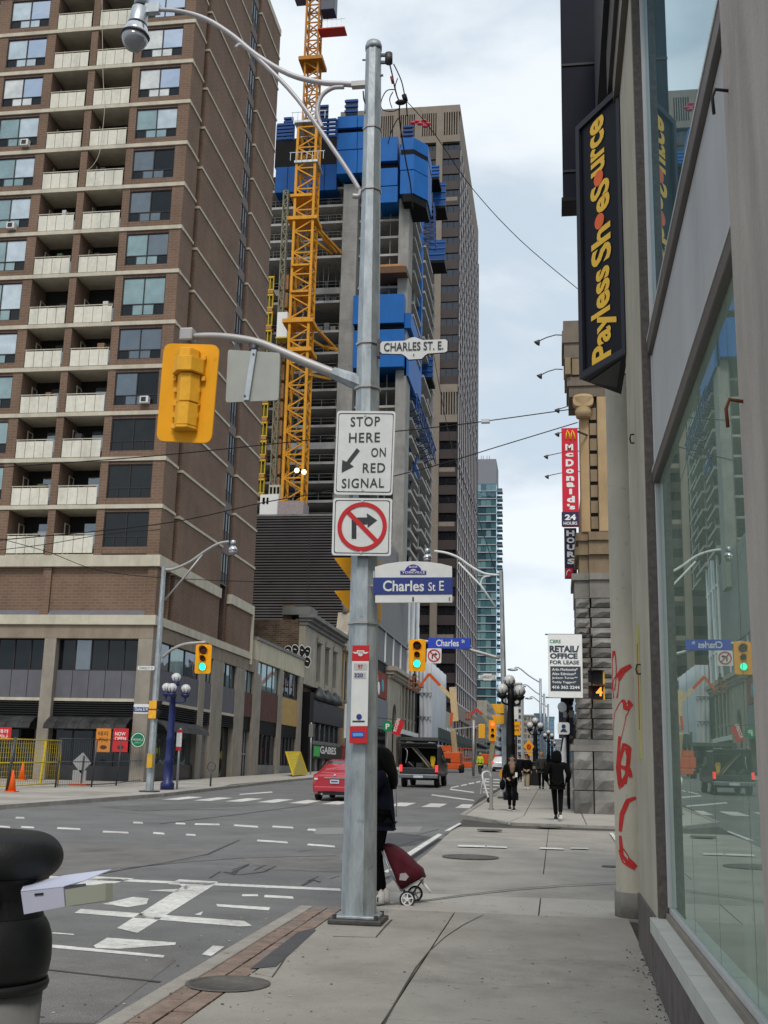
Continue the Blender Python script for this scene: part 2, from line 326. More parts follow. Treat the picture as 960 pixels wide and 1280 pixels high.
# left pavement in front of the tower
left = struct(slab([(-80, 20.05), (-15.38, 20.05), (-15.08, 29.9), (-14.43, 37), (-14.2, 40.6), (-14.6, 50), (-15.08, 62), (-15.08, 700), (-19.6, 700), (-19.6, 53.1), (-80, 53.1)], -.02, .15), 'left_pavement', joint)
kx = [(-15.3, 20), (-15.0, 29.9), (-14.35, 37), (-14.1, 40.6), (-14.5, 50), (-15, 62), (-15, 100), (-15, 160)]
for a, b in zip(kx, kx[1:]):
    n = max(1, int((b[1]-a[1])/3))
    for i in range(n):
        p = [a[0]+(b[0]-a[0])*i/n, a[1]+(b[1]-a[1])*i/n+.01]; q = [a[0]+(b[0]-a[0])*(i+1)/n, a[1]+(b[1]-a[1])*(i+1)/n-.01]
        slab([tuple(p), tuple(q), (q[0]-.16, q[1]), (p[0]-.16, p[1])], .004, .16).build('kerb_stone', conc3, left)
for i in range(16):
    a = 20+i*2.07
    for x1, x0 in ((-15.35, -17.4), (-17.4, -19.5), (-19.5, -22.5), (-22.5, -26)):
        slab([(x0+.01, a+.01), (x1-.01, a+.01), (x1-.01, a+2.05), (x0+.01, a+2.05)], random.uniform(-.002, .003), .05).build('paving_slab', conc2 if random.random() < .7 else conc, left)
slab([(-15.33, 20.1), (-15.2, 29.9), (-14.55, 37), (-14.3, 40.6), (-14.7, 50), (-15.18, 53), (-15.34, 53)], 0, .03).build('paving_band', conc2, left)
y = 53.1
while y < 130:
    for x1, x0 in ((-15.2, -17.3), (-17.3, -19.45)):
        slab([(x0+.01, y+.01), (x1-.01, y+.01), (x1-.01, y+2.9), (x0+.01, y+2.9)], random.uniform(-.002, .003), .05).build('paving_slab', conc2, left)
    y += 2.92
slab([(-80, 20), (-26, 20), (-26, 53), (-80, 53)], 0, .03).build('paving_band', conc2, left)
# ---------------- paint and patches on the roadway
def mark(pts, dz=.004, mat=paint, name='road_marking', ref=RD, parent=road):
    v = [G(*p, ref+dz) for p in pts]; return MB().add(v, [list(range(len(v)))]).build(name, mat, parent)
def dash(x0, y0, x1, y1, w=2.2, **k): return mark([(x0, y0-w/2), (x1, y1-w/2), (x1+1, y1+w/2), (x0-1, y0+w/2)], **k)
# worn ground patches
mark([(0, 1058), (120, 1052), (262, 1062), (300, 1046), (250, 1072), (150, 1088), (0, 1100)], .003, asph3, 'road_patch')
mark([(385, 1035), (528, 1033), (524, 1040), (396, 1043)], .003, M('patch_concrete', (.22, .215, .21), .9, var=.1), 'road_patch')
mark([(0, 1195), (220, 1200), (118, 1279), (0, 1279)], .003, asph3, 'road_patch')
mark([(300, 1071), (425, 1066), (425, 1090), (330, 1087)], .003, asph3, 'road_patch')
for pts, w in ((((60, 1106), (150, 1088), (210, 1078), (260, 1068), (300, 1050)), .035), (((150, 1086), (230, 1078), (300, 1073), (420, 1070)), .04), (((60, 1213), (140, 1222), (200, 1228)), .05), (((280, 1090), (300, 1094), (330, 1090), (345, 1083), (310, 1082), (290, 1091)), .05), (((378, 1107), (392, 1100), (400, 1103)), .05), (((200, 1030), (300, 1018), (390, 1006)), .06), (((165, 1013), (290, 1012)), .05)):
    ribbon([G(*p, RD) for p in pts], w, .006, 'crack', M('crack_tar', (.065, .065, .066), .9), road)
dash(32, 1095, 425, 1112, 3)
mark([(92, 1107), (117, 1095), (168, 1098), (135, 1106)])
mark([(210, 1105), (224, 1099), (273, 1102), (262, 1106.5), (240, 1108), (172, 1166-0), (145, 1160), (232, 1110)][:5]+[(232, 1112), (225, 1106)])
mark([(236, 1103), (273, 1103), (172, 1166), (146, 1160)])
mark([(93, 1141), (101, 1136), (305, 1151), (315, 1157), (300, 1158)])
mark([(128, 1130), (166, 1121), (186, 1123), (183, 1130), (160, 1134), (140, 1131)])
mark([(184, 1113), (225, 1111), (222, 1115)]); dash(303, 1119, 322, 1119, 2.5); dash(331, 1120, 366, 1122, 3)
mark([(270, 1130), (338, 1134), (336, 1138), (272, 1133)]); mark([(243, 1143), (254, 1139), (251, 1144)])
mark([(59, 1180), (206, 1194), (204, 1197), (58, 1184)]); mark([(117, 1182), (134, 1172), (220, 1178), (219, 1181), (176, 1184), (150, 1186), (120, 1185)])
mark([(252, 1193), (266, 1182), (281, 1183), (264, 1195)]); dash(66, 1166, 92, 1168, 1.5)
for x0, y0, x1, y1 in ((244, 1030, 274, 1030.5), (293, 1031.5, 322, 1033.5), (341, 1033, 366, 1034.5), (322, 1050.5, 359, 1053), (385, 1055.5, 418, 1058), (220, 1029.2, 231, 1029.5), (167, 1028, 178, 1028.5), (192, 1041, 205, 1042), (233, 1043.2, 244, 1043.8), (129, 1039.5, 160, 1040.8), (72, 1035, 100, 1036.5), (0, 1033, 12, 1034), (385, 1037, 394, 1037.3), (20, 1022, 30, 1022.3), (27, 1033.6, 42, 1034.4)):
    dash(x0, y0, x1, y1, 2.1)
for i in range(10):                                 # ladder crosswalk across the main street
    x = -13.4+i*1.12
    MB().add([(x, 38.3, gz(38.3, RD+.006)), (x+.6, 38.3, gz(38.3, RD+.006)), (x+.6, 41.2, gz(41.2, RD+.006)), (x, 41.2, gz(41.2, RD+.006))], [(0, 1, 2, 3)]).build('crosswalk_bar', paint, road)
dash(540, 993.5, 592, 1000.5, 1.6); dash(563, 986.5, 592, 990.5, 1.4); dash(300, 993, 340, 990, 1.2)
for x0, y0, x1, y1 in ((564, 984.5, 573, 982.6), (576.5, 982, 583, 980.6), (586, 979.7, 592, 978.6), (595.5, 978, 600, 976.7), (603, 976, 607, 975), (610, 974.3, 613, 973.5)): dash(x0, y0, x1, y1, 1.5)
for y in (973.5, 977, 981, 985.5, 990): dash(606-(y-973)*.1, y, 624, y+1.2, 1.1)
dash(601, 992, 603, 975, 1.5)
# white edge line of the side street mouth and its broken cross lines
sp = dict(ref=-.03, dz=.008, parent=cross)
mark([(505, 1068), (509, 1066), (548, 1042), (553, 1043), (514, 1069), (509, 1071)], **sp); mark([(555, 1039), (560, 1036), (574, 1028.5), (577, 1029.5), (562, 1038)], **sp); mark([(480, 1089), (486, 1086), (490, 1087), (484, 1091)], **sp)
dash(573, 1057, 606, 1058, 2.2, **sp); dash(609, 1058, 633, 1059, 2, **sp); dash(675, 1060, 704, 1061, 1.8, **sp); dash(714, 1060, 735, 1060.5, 1.4, **sp); mark([(762, 1041), (766, 1041), (784, 1066), (779, 1066)], **sp)

# grit, gum and scraps lying about the near pavement and gutter: nobody could count them
rg = random.Random(21); gm = MB(); gp = MB()
for i in range(260):
    x = rg.uniform(-2.6, .66) if i % 3 else rg.uniform(-3.4, -2.75); y = rg.uniform(4.5, 13.5); r0 = rg.uniform(.004, .014); n = 6; z = gz(y, .004) if x > -2.72 else gz(y, RD+.006)
    (gm if rg.random() < .75 else gp).add([(x+r0*rg.uniform(.6, 1.2)*math.cos(2*math.pi*k/n), y+r0*1.2*math.sin(2*math.pi*k/n), z) for k in range(n)]+[(x, y, z+.003)], [(k, (k+1) % n, n) for k in range(n)])
for i in range(140):
    y = rg.uniform(5, 10.6); x = .70-abs(rg.gauss(0, .06)); r0 = rg.uniform(.004, .012); gm.add([(x+r0*math.cos(2*math.pi*k/5), y+r0*math.sin(2*math.pi*k/5), gz(y, .004)) for k in range(5)]+[(x, y, gz(y, .012))], [(k, (k+1) % 5, 5) for k in range(5)])
tag(gm.build('grit', M('grit_dark', (.07, .06, .05), .9)), 'dark grit and gum spots scattered on the near pavement', 'debris', kind='stuff'); tag(gp.build('grit', M('grit_pale', (.5, .48, .44), .8)), 'pale paper scraps scattered on the near pavement', 'debris', kind='stuff')
for pts, w in ((((262, 1098), (275, 1090), (292, 1094), (300, 1086), (318, 1088), (332, 1082)), .04), (((270, 1084), (290, 1088), (312, 1080)), .03), (((384, 1102), (398, 1096), (412, 1099), (425, 1095)), .03), (((372, 1065), (392, 1062), (425, 1061)), .04), (((430, 1068), (470, 1060), (505, 1056), (530, 1048)), .05), (((60, 1128), (90, 1120), (130, 1106)), .04), (((480, 1040), (520, 1044), (548, 1037)), .05), (((0, 1018), (60, 1016), (110, 1019)), .05), (((500, 1079), (560, 1073), (600, 1075)), .02)):
    ribbon([G(*p, RD) for p in pts], w*.55, .007, 'crack', MATS['crack_tar'], road)
mark([(430, 1046), (500, 1041), (540, 1046), (520, 1056), (470, 1062), (430, 1060)], .0035, asph2, 'road_patch'); mark([(120, 1008), (250, 1004), (330, 1006), (180, 1014)], .0035, M('asphalt_mid', (.13, .13, .128), .9, var=.15, speck=.25, stain=-.2), 'road_patch')
# ================================================================ BROWN BRICK APARTMENT TOWER
brickm = M('brown_brick', (.18, .114, .082), .9, var=.14, scale=.35, brick=(.42, .15, (.20, .145, .105), (.155, .098, .07)), bump=.2, bscale=30, stain=.15)
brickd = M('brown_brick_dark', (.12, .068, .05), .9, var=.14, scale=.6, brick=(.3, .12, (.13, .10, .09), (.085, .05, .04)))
cream = M('cream_concrete', (.50, .46, .37), .85, var=.1, scale=1.5, stain=.22)
creamp = M('balcony_panel_cream', (.64, .62, .53), .7, var=.08, scale=4, stain=.25)
tan = M('tan_concrete', (.26, .215, .165), .88, var=.14, scale=1.2, stain=.25, bump=.15)
colc = M('column_concrete', (.28, .25, .21), .88, var=.12, scale=1.5, stain=.22, bump=.2, bscale=25)
frame = M('window_frame_dark', (.035, .03, .03), .5)
blackm = M('black_paint', (.006, .006, .007), .6, var=.2, spec=.1)
greyp = M('grey_panel', (.12, .12, .138), .75, var=.08, scale=2, stain=.15)
gl_sky = glass('glass_sky', (.16, .20, .28), 5.5, (.80, .88, 1.0), .02, .25)
gl_cur = glass('glass_curtain', (.40, .46, .50), 2.6, (.85, .95, 1), .03)
gl_teal = glass('glass_tealcurtain', (.17, .25, .26), 2.2, (.85, 1, 1), .03)
gl_dark = glass('glass_dark', (.008, .009, .010), 1.5, (.7, .76, .8), .02, .2)
gl_mid = glass('glass_mid', (.05, .06, .065), 2.4, (.8, .9, 1), .02, .3)
TX, TY = -19.5, 53.0
T = thing('apartment_tower', 'tall brown brick apartment tower with cream floor bands and stacked balconies on the left corner', 'apartment building', (TX, TY, gz(TY)))
B = [11.76, 14.28, 16.78, 19.23, 21.75, 24.18, 27.06, 29.59, 32.11, 34.57, 37.08, 39.58, 42.09, 44.6, 47.1, 49.6, 52.1]
ZT = 54.0
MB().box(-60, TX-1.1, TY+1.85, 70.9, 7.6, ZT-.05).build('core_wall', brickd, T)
piers = [(-19.502, -20.14), (-22.51, -22.93), (-25.14, -25.54), (-27.67, -28.2), (-30.57, -31.3), (-33.6, -34.1), (-36.3, -36.7), (-38.8, -60)]
for a, b in piers: MB().box(a, b, TY, TY+1.85, 11.76, ZT).build('wall', brickm, T)
# east wall in three strips
for a, b in ((53.0, 54.93), (55.67, 63.65), (65.9, 71)): 
    y0 = a if a > 53.01 else 54.851
    MB().box(TX-1.1, TX, y0, b, 8.3, ZT).build('wall', brickm, T)
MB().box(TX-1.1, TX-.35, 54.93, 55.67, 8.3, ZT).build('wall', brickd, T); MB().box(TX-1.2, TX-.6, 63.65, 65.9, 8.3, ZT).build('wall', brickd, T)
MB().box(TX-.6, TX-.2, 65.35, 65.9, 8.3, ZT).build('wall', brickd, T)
MB().box(-60, TX+.05, TY-.05, 71.05, ZT, ZT+.5).build('parapet', cream, T)
def window(x0, x1, z0, z1, y, mats, parent, low=.30):
    W_ = MB(); t = .05; h = z1-z0; zl = z0+h*low; xm = (x0+x1)/2
    W_.box(x0, x1, y+.06, y+.16, z0, z0+t); W_.box(x0, x1, y+.06, y+.16, z1-t, z1)
    for x in (x0, x1-t, xm-t/2): W_.box(x, x+t, y+.055, y+.155, z0+t, z1-t)
    W_.box(x0+t, x1-t, y+.065, y+.15, zl-t/2, zl+t/2)
    q = (xm-x0)/2
    for x in (x0+q, xm+q): W_.box(x-.02, x+.02, y+.066, y+.148, z0+t, zl-t/2)
    w = W_.build('window', frame, parent)
    MB().box(x0+t, xm-t/2, y+.1, y+.12, zl, z1-t).build('pane', mats[0], w); MB().box(xm+t/2, x1-t, y+.1, y+.12, zl, z1-t).build('pane', mats[1], w)
    xs = [x0+t, x0+q, xm, xm+q, x1-t]
    for i in range(4): MB().box(xs[i]+.02, xs[i+1]-.02, y+.1, y+.12, z0+t, zl-t/2).build('pane', (gl_dark if i in (0, 3) else mats[0]), w)
    return w
rw = random.Random(3)
wood_b, white_b, dark_b, green_b = M('item_wood', (.20, .12, .06)), M('item_white', (.5, .5, .48)), M('item_dark', (.04, .04, .05)), M('item_green', (.05, .09, .04))
cond = M('ac_unit_white', (.6, .6, .58), .6)
for k, (z0, z1) in enumerate(zip(B, B[1:]+[54.6])):
    hi = z0 > 28  # upper panes get paler bodies, painting in part of the sky's reflection
    for a, b in ((-22.51, -20.14), (-30.57, -28.2), (-33.6, -31.3)):
        r = rw.random()
        if hi: ms = rw.choice([(glass('glass_pale_blind', (.55, .56, .55), 1.9, (.9, .95, 1), .03) if 'glass_pale_blind' not in MATS else MATS['glass_pale_blind'], gl_sky), (gl_cur, gl_mid), (gl_sky, gl_mid), (gl_sky, gl_sky), (gl_cur, gl_sky), (gl_teal, gl_cur), (gl_sky, gl_cur)])
        elif z0 > 18: ms = rw.choice([(gl_mid, gl_mid), (gl_teal, gl_mid), (gl_mid, gl_dark)])
        else: ms = (gl_dark, gl_dark)
        if a > -23 and z0 == 24.18: ms = (gl_teal, gl_teal)
        if a > -23 and z0 == 27.06: ms = (gl_teal, gl_mid)
        if a > -23 and z0 in (29.59, 32.11): ms = (gl_mid, gl_dark)
        if a < -28 and z0 < 30: ms = (gl_teal, gl_cur) if z0 > 20 else (gl_mid, gl_teal)
        MB().box(a, b, TY+.02, TY+.3, z0+.1, z0+.44).build('spandrel', brickm, T)
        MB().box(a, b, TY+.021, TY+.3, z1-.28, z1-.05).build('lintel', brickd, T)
        window(a, b, z0+.44, z1-.28, TY, ms, T)
        MB().box(a, b, TY+.5, TY+.55, z0, z1).build('blind', frame, T)
    for (a, b) in ((-25.14, -22.93), (-27.67, -25.54), (-36.3, -34.1), (-38.8, -36.7)):
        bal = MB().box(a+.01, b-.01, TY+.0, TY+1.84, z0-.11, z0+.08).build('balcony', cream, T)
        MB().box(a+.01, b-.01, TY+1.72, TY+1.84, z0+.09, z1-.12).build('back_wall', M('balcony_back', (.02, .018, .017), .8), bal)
        w = (b-a-.1)/4
        for i in range(4): MB().box(a+.05+w*i+.012, a+.05+w*(i+1)-.012, TY-.045, TY-.015, z0+.13, z0+1.02).build('panel', creamp, bal)
        rl = MB().box(a+.03, b-.03, TY-.05, TY+.0, z0+1.09, z0+1.13)
        for x in (a+.06, (a+b)/2, b-.08): rl.box(x, x+.03, TY-.03, TY-.01, z0+1.02, z0+1.09)
        rl.build('railing', cream, bal)
        MB().box(a+.9, b-.3, TY+1.64, TY+1.71, z0+.1, z0+2.0).build('window', gl_dark if z0 > 24 else gl_mid, bal)
        if rw.random() < .8 and z0 < 30: MB().box(b-1.25, b-.35, TY+1.60, TY+1.63, z0+.9, z0+1.6).build('curtain', gl_cur, bal)
        if rw.random() < .45:
            xi = rw.uniform(a+.3, b-.7); hi_ = rw.uniform(1.15, 1.5); MB().box(xi, xi+rw.uniform(.2, .6), TY+.25, TY+.6, z0+.1, z0+hi_).build('stored_item', rw.choice([wood_b, white_b, dark_b, green_b]), bal, bevel=.03)
        df = MB(); x = a+.12
        df.box(x, x+.05, TY+.9, TY+1.5, z0+1.2, z0+1.25); df.box(x, x+.05, TY+.9, TY+.95, z0+.1, z0+1.9); df.box(x, x+.05, TY+1.45, TY+1.5, z0+.1, z0+1.9); df.box(x, x+.05, TY+.951, TY+1.45, z0+1.85, z0+1.9)
        df.build('door_frame', cream, bal)
    if k: 
        for a, b in piers+[(-22.51, -20.14), (-30.57, -28.2), (-33.6, -31.3)]:
            a, b = max(a, b), min(a, b); MB().box(b, a+(.06 if a > -19.6 else 0), TY-.06, TY+.3 if a > -19.6 else TY+.02, z0-.11, z0+.1).build('floor_band', cream, T)
        for a, b in ((-25.14, -22.93), (-27.67, -25.54)): MB().box(a, b, TY-.061, TY-.001, z0-.11, z0+.1).build('floor_band', cream, T)
        for a, b, dx in ((53.301, 54.99, .06), (54.99, 55.61, -.29), (55.61, 63.65, .06), (65.84, 71.05, .06)):
            MB().box(TX-.36, TX+dx, a, b, z0-.07, z0+.07).build('floor_band', cream, T)
    # stair slot windows
    za, zb = z0+.35, z1-.25
    sw = MB().box(TX-.12, TX-.06, 63.66, 65.34, za, za+.1); 
    for y in (63.66, 64.2, 64.75, 65.28): sw.box(TX-.13, TX-.05, y, y+.06, za+.1, zb)
    sw.box(TX-.12, TX-.06, 63.66, 65.34, zb-.05, zb+.02)
    s = sw.build('window', frame, T)
    for i in range(3): 
        y = 63.72+i*.545
        MB().box(TX-.12, TX-.09, y, y+.48, za+.75, zb-.05).build('pane', gl_dark, s); MB().box(TX-.12, TX-.09, y, y+.48, za+.1, za+.72).build('pane', frame, s)
    MB().box(TX-.6, TX-.05, 63.66, 65.34, zb+.03, z1+.34 if z1 < 54 else 54).build('spandrel', M('slot_spandrel', (.16, .13, .12), .8), T)
MB().box(TX-.3, TX-.0, 63.66, 65.33, 8.3, 11.0).build('spandrel', brickd, T) if False else None
for (x, z) in ((-20.55, 19.7), (-28.6, 34.9), (-28.9, 29.9)): 
    a = MB().box(x-.45, x, TY-.25, TY+.05, z, z+.36).build('air_conditioner', cond, T); MB().box(x-.38, x-.12, TY-.262, TY-.25, z+.06, z+.3).build('grille', frame, a)
# podium bands, brick panels and beam
MB().box(-60, TX+.14, TY-.14, TY+.3, 11.19, 11.76).build('podium_band', cream, T); MB().box(TX-.3, TX+.14, TY+.301, 63.6, 11.19, 11.76).build('podium_band', cream, T); MB().box(TX-.3, TX+.14, 65.8, 71.1, 11.19, 11.76).build('podium_band', cream, T)
MB().box(TX-.3, TX+.14, 70.85, 71.1, 8.0, 11.188).build('podium_band', cream, T)
xs = [PY(TY, x, 740).x for x in (183, 62, 52)]
MB().box(-60, TX-.001, TY+.15, TY+.6, 8.75, 11.19).build('wall', brickm, T)
for a, b in ((TX-.001, xs[0]), (xs[1], xs[2]), (xs[2]-4.9, xs[2]-5.35)): MB().box(b, a, TY, TY+.149, 8.75, 11.188).build('pilaster', brickm, T)
for a, b in ((xs[0], xs[1]), (xs[2], xs[2]-4.9)): MB().prism([(a-.02, TY+.148, 9.0), (a-.02, TY+.148, 8.755), (a-.02, TY-.05, 8.755)], (b-a+.04, 0, 0)).build('sill', M('lead_sill', (.12, .12, .14), .5), T)
MB().box(-60, TX+.1, TY-.1, TY+.5, 8.33, 8.75).build('podium_band', cream, T); MB().box(TX-.5, TX+.1, TY+.501, 71.1, 8.33, 8.75).build('podium_band', cream, T)
MB().box(-60, TX+.13, TY-.13, TY+.5, 8.27, 8.33).build('drip_ledge', cream, T)
MB().box(-60, TX-.0, TY+.0, TY+.5, 7.6, 8.27).build('beam', tan, T); MB().box(TX-.5, TX-.0, TY+.501, 72.3, 7.6, 8.33).build('beam', tan, T)
# ground storeys
def xat(x, y=850): return PY(TY, x, y).x
def yat(x, y=900): return PX(TX, x, y).y
cols = [(xat(67), xat(50)), (TX, xat(193, 850)-.1), (xat(50)-5.0, xat(50)-5.7), (xat(50)-10.0, xat(50)-10.7)]
cols = [(TX, TX-.75), (xat(66), xat(51)), (xat(66)-5.0, xat(51)-5.0)]
for a, b in cols: MB().box(b, a, TY+.003, TY+.75, gz(TY), 7.6).build('column', colc, T, bevel=.03)
cy = [(53.75, 54.0), (yat(247), yat(254)), (yat(263), yat(277)), (yat(293), yat(304.5)), (yat(319.5), yat(325))]
for a, b in cy[1:]: MB().box(TX-.6, TX-.003, a, b, gz(a)-.05, 7.6).build('column', colc, T, bevel=.03)
zw0, zw1, zg0, zt0, zl0 = 6.04, 7.6, 4.69, 4.54, 3.85
MB().box(-60, TX-1.4, TY+1.3, 72.2, gz(TY)-.3, 7.6).build('inner_wall', blackm, T)
bays = [(TX-.75, cols[1][0]), (cols[1][1], cols[2][0]), (cols[2][1], cols[2][1]-4.5)]
lvm = M('louvre_black', (.02, .02, .021), .6)
awn = M('awning_vinyl', (.03, .03, .031), .6, var=.6, scale=1.6, stain=.3, spec=.2)
for bi, (a, b) in enumerate(bays):
    n = 5
    for i in range(n):
        x1 = a+(b-a)*i/n; x0 = a+(b-a)*(i+1)/n
        p = MB().box(x0+.015, x1-.015, TY+.35, TY+.42, zg0+.01, zw0).build('panel', greyp, T)
        MB().box(x0+.04, x1-.04, TY+.5, TY+.53, zw0+.05, zw1-.05).build('window_pane', gl_dark if i < 3 else glass('glass_blind%d%d' % (bi, i), (.09, .10, .10), 1.6) if False else (gl_dark if (i+bi) % 3 else gl_mid), T)
    fr = MB().box(b, a, TY+.45, TY+.56, zw0, zw0+.05)
    for i in range(n+1): x = a+(b-a)*i/n; fr.box(x-.03, x+.03, TY+.45, TY+.56, zw0+.05, zw1-.001)
    fr.build('window_frame', frame, T)
    MB().box(b, a, TY+.3, TY+.44, zt0, zg0).build('white_trim', cream, T)
    lv = MB()
    for i in range(6): z = zl0+.03+i*.11; lv.prism([(a, TY+.3, z), (a, TY+.3, z+.02), (a, TY+.42, z+.09), (a, TY+.42, z+.07)], (b-a, 0, 0))
    lv.build('louvre', lvm, T)
    MB().box(b, a, TY+.45, TY+.5, zl0, zt0).build('louvre_backing', blackm, T)
    # vinyl awning in segments
    m = 7
    aw = MB().box(b+.05, a-.05, TY+.40, TY+.44, 3.15, 3.85).build('awning', awn, T)
    for i in range(m):
        x1 = a-.03+(b-a+.06)*i/m; x0 = a-.03+(b-a+.06)*(i+1)/m
        MB().prism([(x1-.01, TY+.4, 3.8), (x1-.01, TY-.15, 3.72), (x1-.01, TY-.65, 3.42), (x1-.01, TY-.75, 3.18), (x1-.01, TY-.7, 3.16), (x1-.01, TY-.6, 3.38), (x1-.01, TY-.15, 3.64)], (x0-x1+.02, 0, 0)).build('segment', awn, aw)
    MB().box(b, a, TY+.5, TY+.55, 1.45, 3.9).build('shop_window', gl_dark, T); MB().box(b, a, TY+.4, TY+.6, gz(TY), 1.45).build('base', M('black_tile', (.025, .025, .027), .35, var=.2), T)
    mu = MB()
    for i in range(1, 4): x = a+(b-a)*i/4; mu.box(x-.03, x+.03, TY+.46, TY+.5, 1.45, 3.2)
    mu.build('mullion', frame, T)
# east side ground storeys
eb = list(zip([c[1] for c in cy], [c[0] for c in cy[1:]])); eb[0] = (53.75, cy[1][0])
for i, (a, b) in enumerate(eb):
    n = 3 if i != 1 else 2
    for j in range(n):
        y0 = a+(b-a)*j/n; y1 = a+(b-a)*(j+1)/n
        MB().box(TX-.14, TX-.07, y0+.015, y1-.015, zg0, zw0+.15).build('panel', greyp if i < 3 else M('red_brick_panel', (.11, .045, .04), .9, brick=(.3, .12, (.12, .08, .07), (.08, .035, .03))), T)
        MB().box(TX-.22, TX-.19, y0+.04, y1-.04, zw0+.2, zw1-.05).build('window_pane', gl_teal if i > 2 or j % 2 else gl_mid, T)
    fr = MB().box(TX-.25, TX-.14, a, b, zw0+.15, zw0+.2)
    for j in range(n+1): y = a+(b-a)*j/n; fr.box(TX-.25, TX-.14, y-.03, y+.03, zw0+.2, zw1-.001)
    fr.build('window_frame', frame, T)
    if i < 3:
        MB().box(TX-.16, TX-.03, a, b, zt0, zg0).build('white_trim', cream, T)
        lv = MB()
        for q in range(6): z = zl0+.03+q*.11; lv.prism([(TX-.04, a, z), (TX-.04, a, z+.02), (TX-.16, a, z+.09), (TX-.16, a, z+.07)], (0, b-a, 0))
        lv.build('louvre', lvm, T); MB().box(TX-.24, TX-.19, a, b, zl0, zt0).build('louvre_backing', blackm, T)
    else: MB().box(TX-.24, TX-.14, a, b, 3.8, zg0).build('lintel', blackm, T)
    MB().box(TX-.4, TX-.35, a, b, gz(a)-.1, 3.9).build('shop_window', gl_dark, T)
    if i == 0:
        aw = MB().box(TX-.44, TX-.4, a, b, 3.15, 3.85).build('awning', awn, T)
        for q in range(4):
            y0 = a+(b-a)*q/4; y1 = a+(b-a)*(q+1)/4
            MB().prism([(TX-.4, y0+.01, 3.8), (TX+.15, y0+.01, 3.72), (TX+.65, y0+.01, 3.42), (TX+.75, y0+.01, 3.18), (TX+.6, y0+.01, 3.38), (TX+.15, y0+.01, 3.64)], (0, y1-y0-.02, 0)).build('segment', awn, aw)
        MB().box(TX-.34, TX-.3, a, b, 1.6, 3.9).build('shop_window', gl_mid, T); MB().box(TX-.33, TX-.15, a, b, .5, 1.6).build('base', MATS['black_tile'], T)
    if i in (1, 3):
        gr = MB()
        for q in range(5): y = a+(b-a)*(q+.5)/5; gr.box(TX-.34, TX-.28, y-.04, y+.04, .9, 3.8)
        gr.box(TX-.33, TX-.29, a, b, 2.3, 2.4); gr.build('door_frame', M('grey_metal', (.25, .25, .25), .5), T)
# posters and round sign in the shop windows
red = M('sign_red', (.52, .025, .03), .5, var=.05); orange_p = M('poster_orange', (.60, .22, .03), .6, var=.05); green_s = M('sign_green', (.02, .16, .09), .5, var=.05)
white = M('sign_white', (.74, .74, .72), .5, var=.04, scale=6); blk = M('sign_black', (.015, .015, .016), .5); dbrown = M('food_brown', (.10, .03, .015), .6)
PYY = TY-.78
def poster(nm, lab, px, m, lines):
    X0, X1, Z0, Z1 = rect(*px, PYY); t = thing(nm, lab, 'poster', ((X0+X1)/2, PYY, Z0)); MB().box(X0, X1, PYY, PYY+.02, Z0, Z1).build('sheet', m, t)
    for s, r, mm in lines: ltxt(s, *r, PYY, mm, t, .01)
    return t
p = poster('poster', 'orange restaurant poster with black Korean lettering and a dish, hung under the dark awning', (119.7, 910.5, 138, 940), orange_p, [('테리', (123, 914, 135, 920), blk), ('카나', (123, 921.5, 135, 927.5), blk)])
X0, X1, Z0, Z1 = rect(121.5, 930, 136.5, 938, PYY-.02); MB().sph(((X0+X1)/2, PYY-.005, (Z0+Z1)/2), .5, 16, (.34, .02, .2)).build('dish_picture', dbrown, p)
p = poster('poster', 'red NOW OPEN poster between the orange poster and the round green sign', (141, 910.5, 160, 940), red, [('NOW', (144, 915, 157, 919.5), white), ('OPEN', (143.5, 921, 157.5, 925.5), white)])
X0, X1, Z0, Z1 = rect(143, 930, 158, 938, PYY-.02); MB().sph(((X0+X1)/2, PYY-.005, (Z0+Z1)/2), .5, 16, (.34, .02, .2)).build('dish_picture', dbrown, p)
p = poster('poster', 'red poster with white Korean lettering at the left edge, above the yellow barrier', (-4, 909, 14, 925), red, [('테리', (-2, 911.5, 10, 916.5), white), ('카나', (-2, 918, 10, 923), white)])
X0, X1, Z0, Z1 = rect(163, 914, 182, 936, PYY); t = thing('round_sign', 'round dark green restaurant sign with white lettering right of the red poster', 'sign', ((X0+X1)/2, PYY, Z0))
c = ((X0+X1)/2, (Z0+Z1)/2); MB().cyl((c[0], PYY+.02, c[1]), (c[0], PYY, c[1]), (X1-X0)/2, n=28).build('disc', green_s, t); ring(c, .30, .33, PYY-.004, PYY).build('rim', white, t)
ltxt('테리카나', 166.5, 923, 178.5, 927, PYY-.003, white, t); MB().prism([(c[0]-.2, PYY-.004, c[1]-.16), (c[0]+.2, PYY-.004, c[1]-.16), (c[0]+.1, PYY-.004, c[1]-.05), (c[0]-.1, PYY-.004, c[1]-.05)], (0, .004, 0)).build('emblem', M('leaf_green', (.05, .4, .12), .6), t)
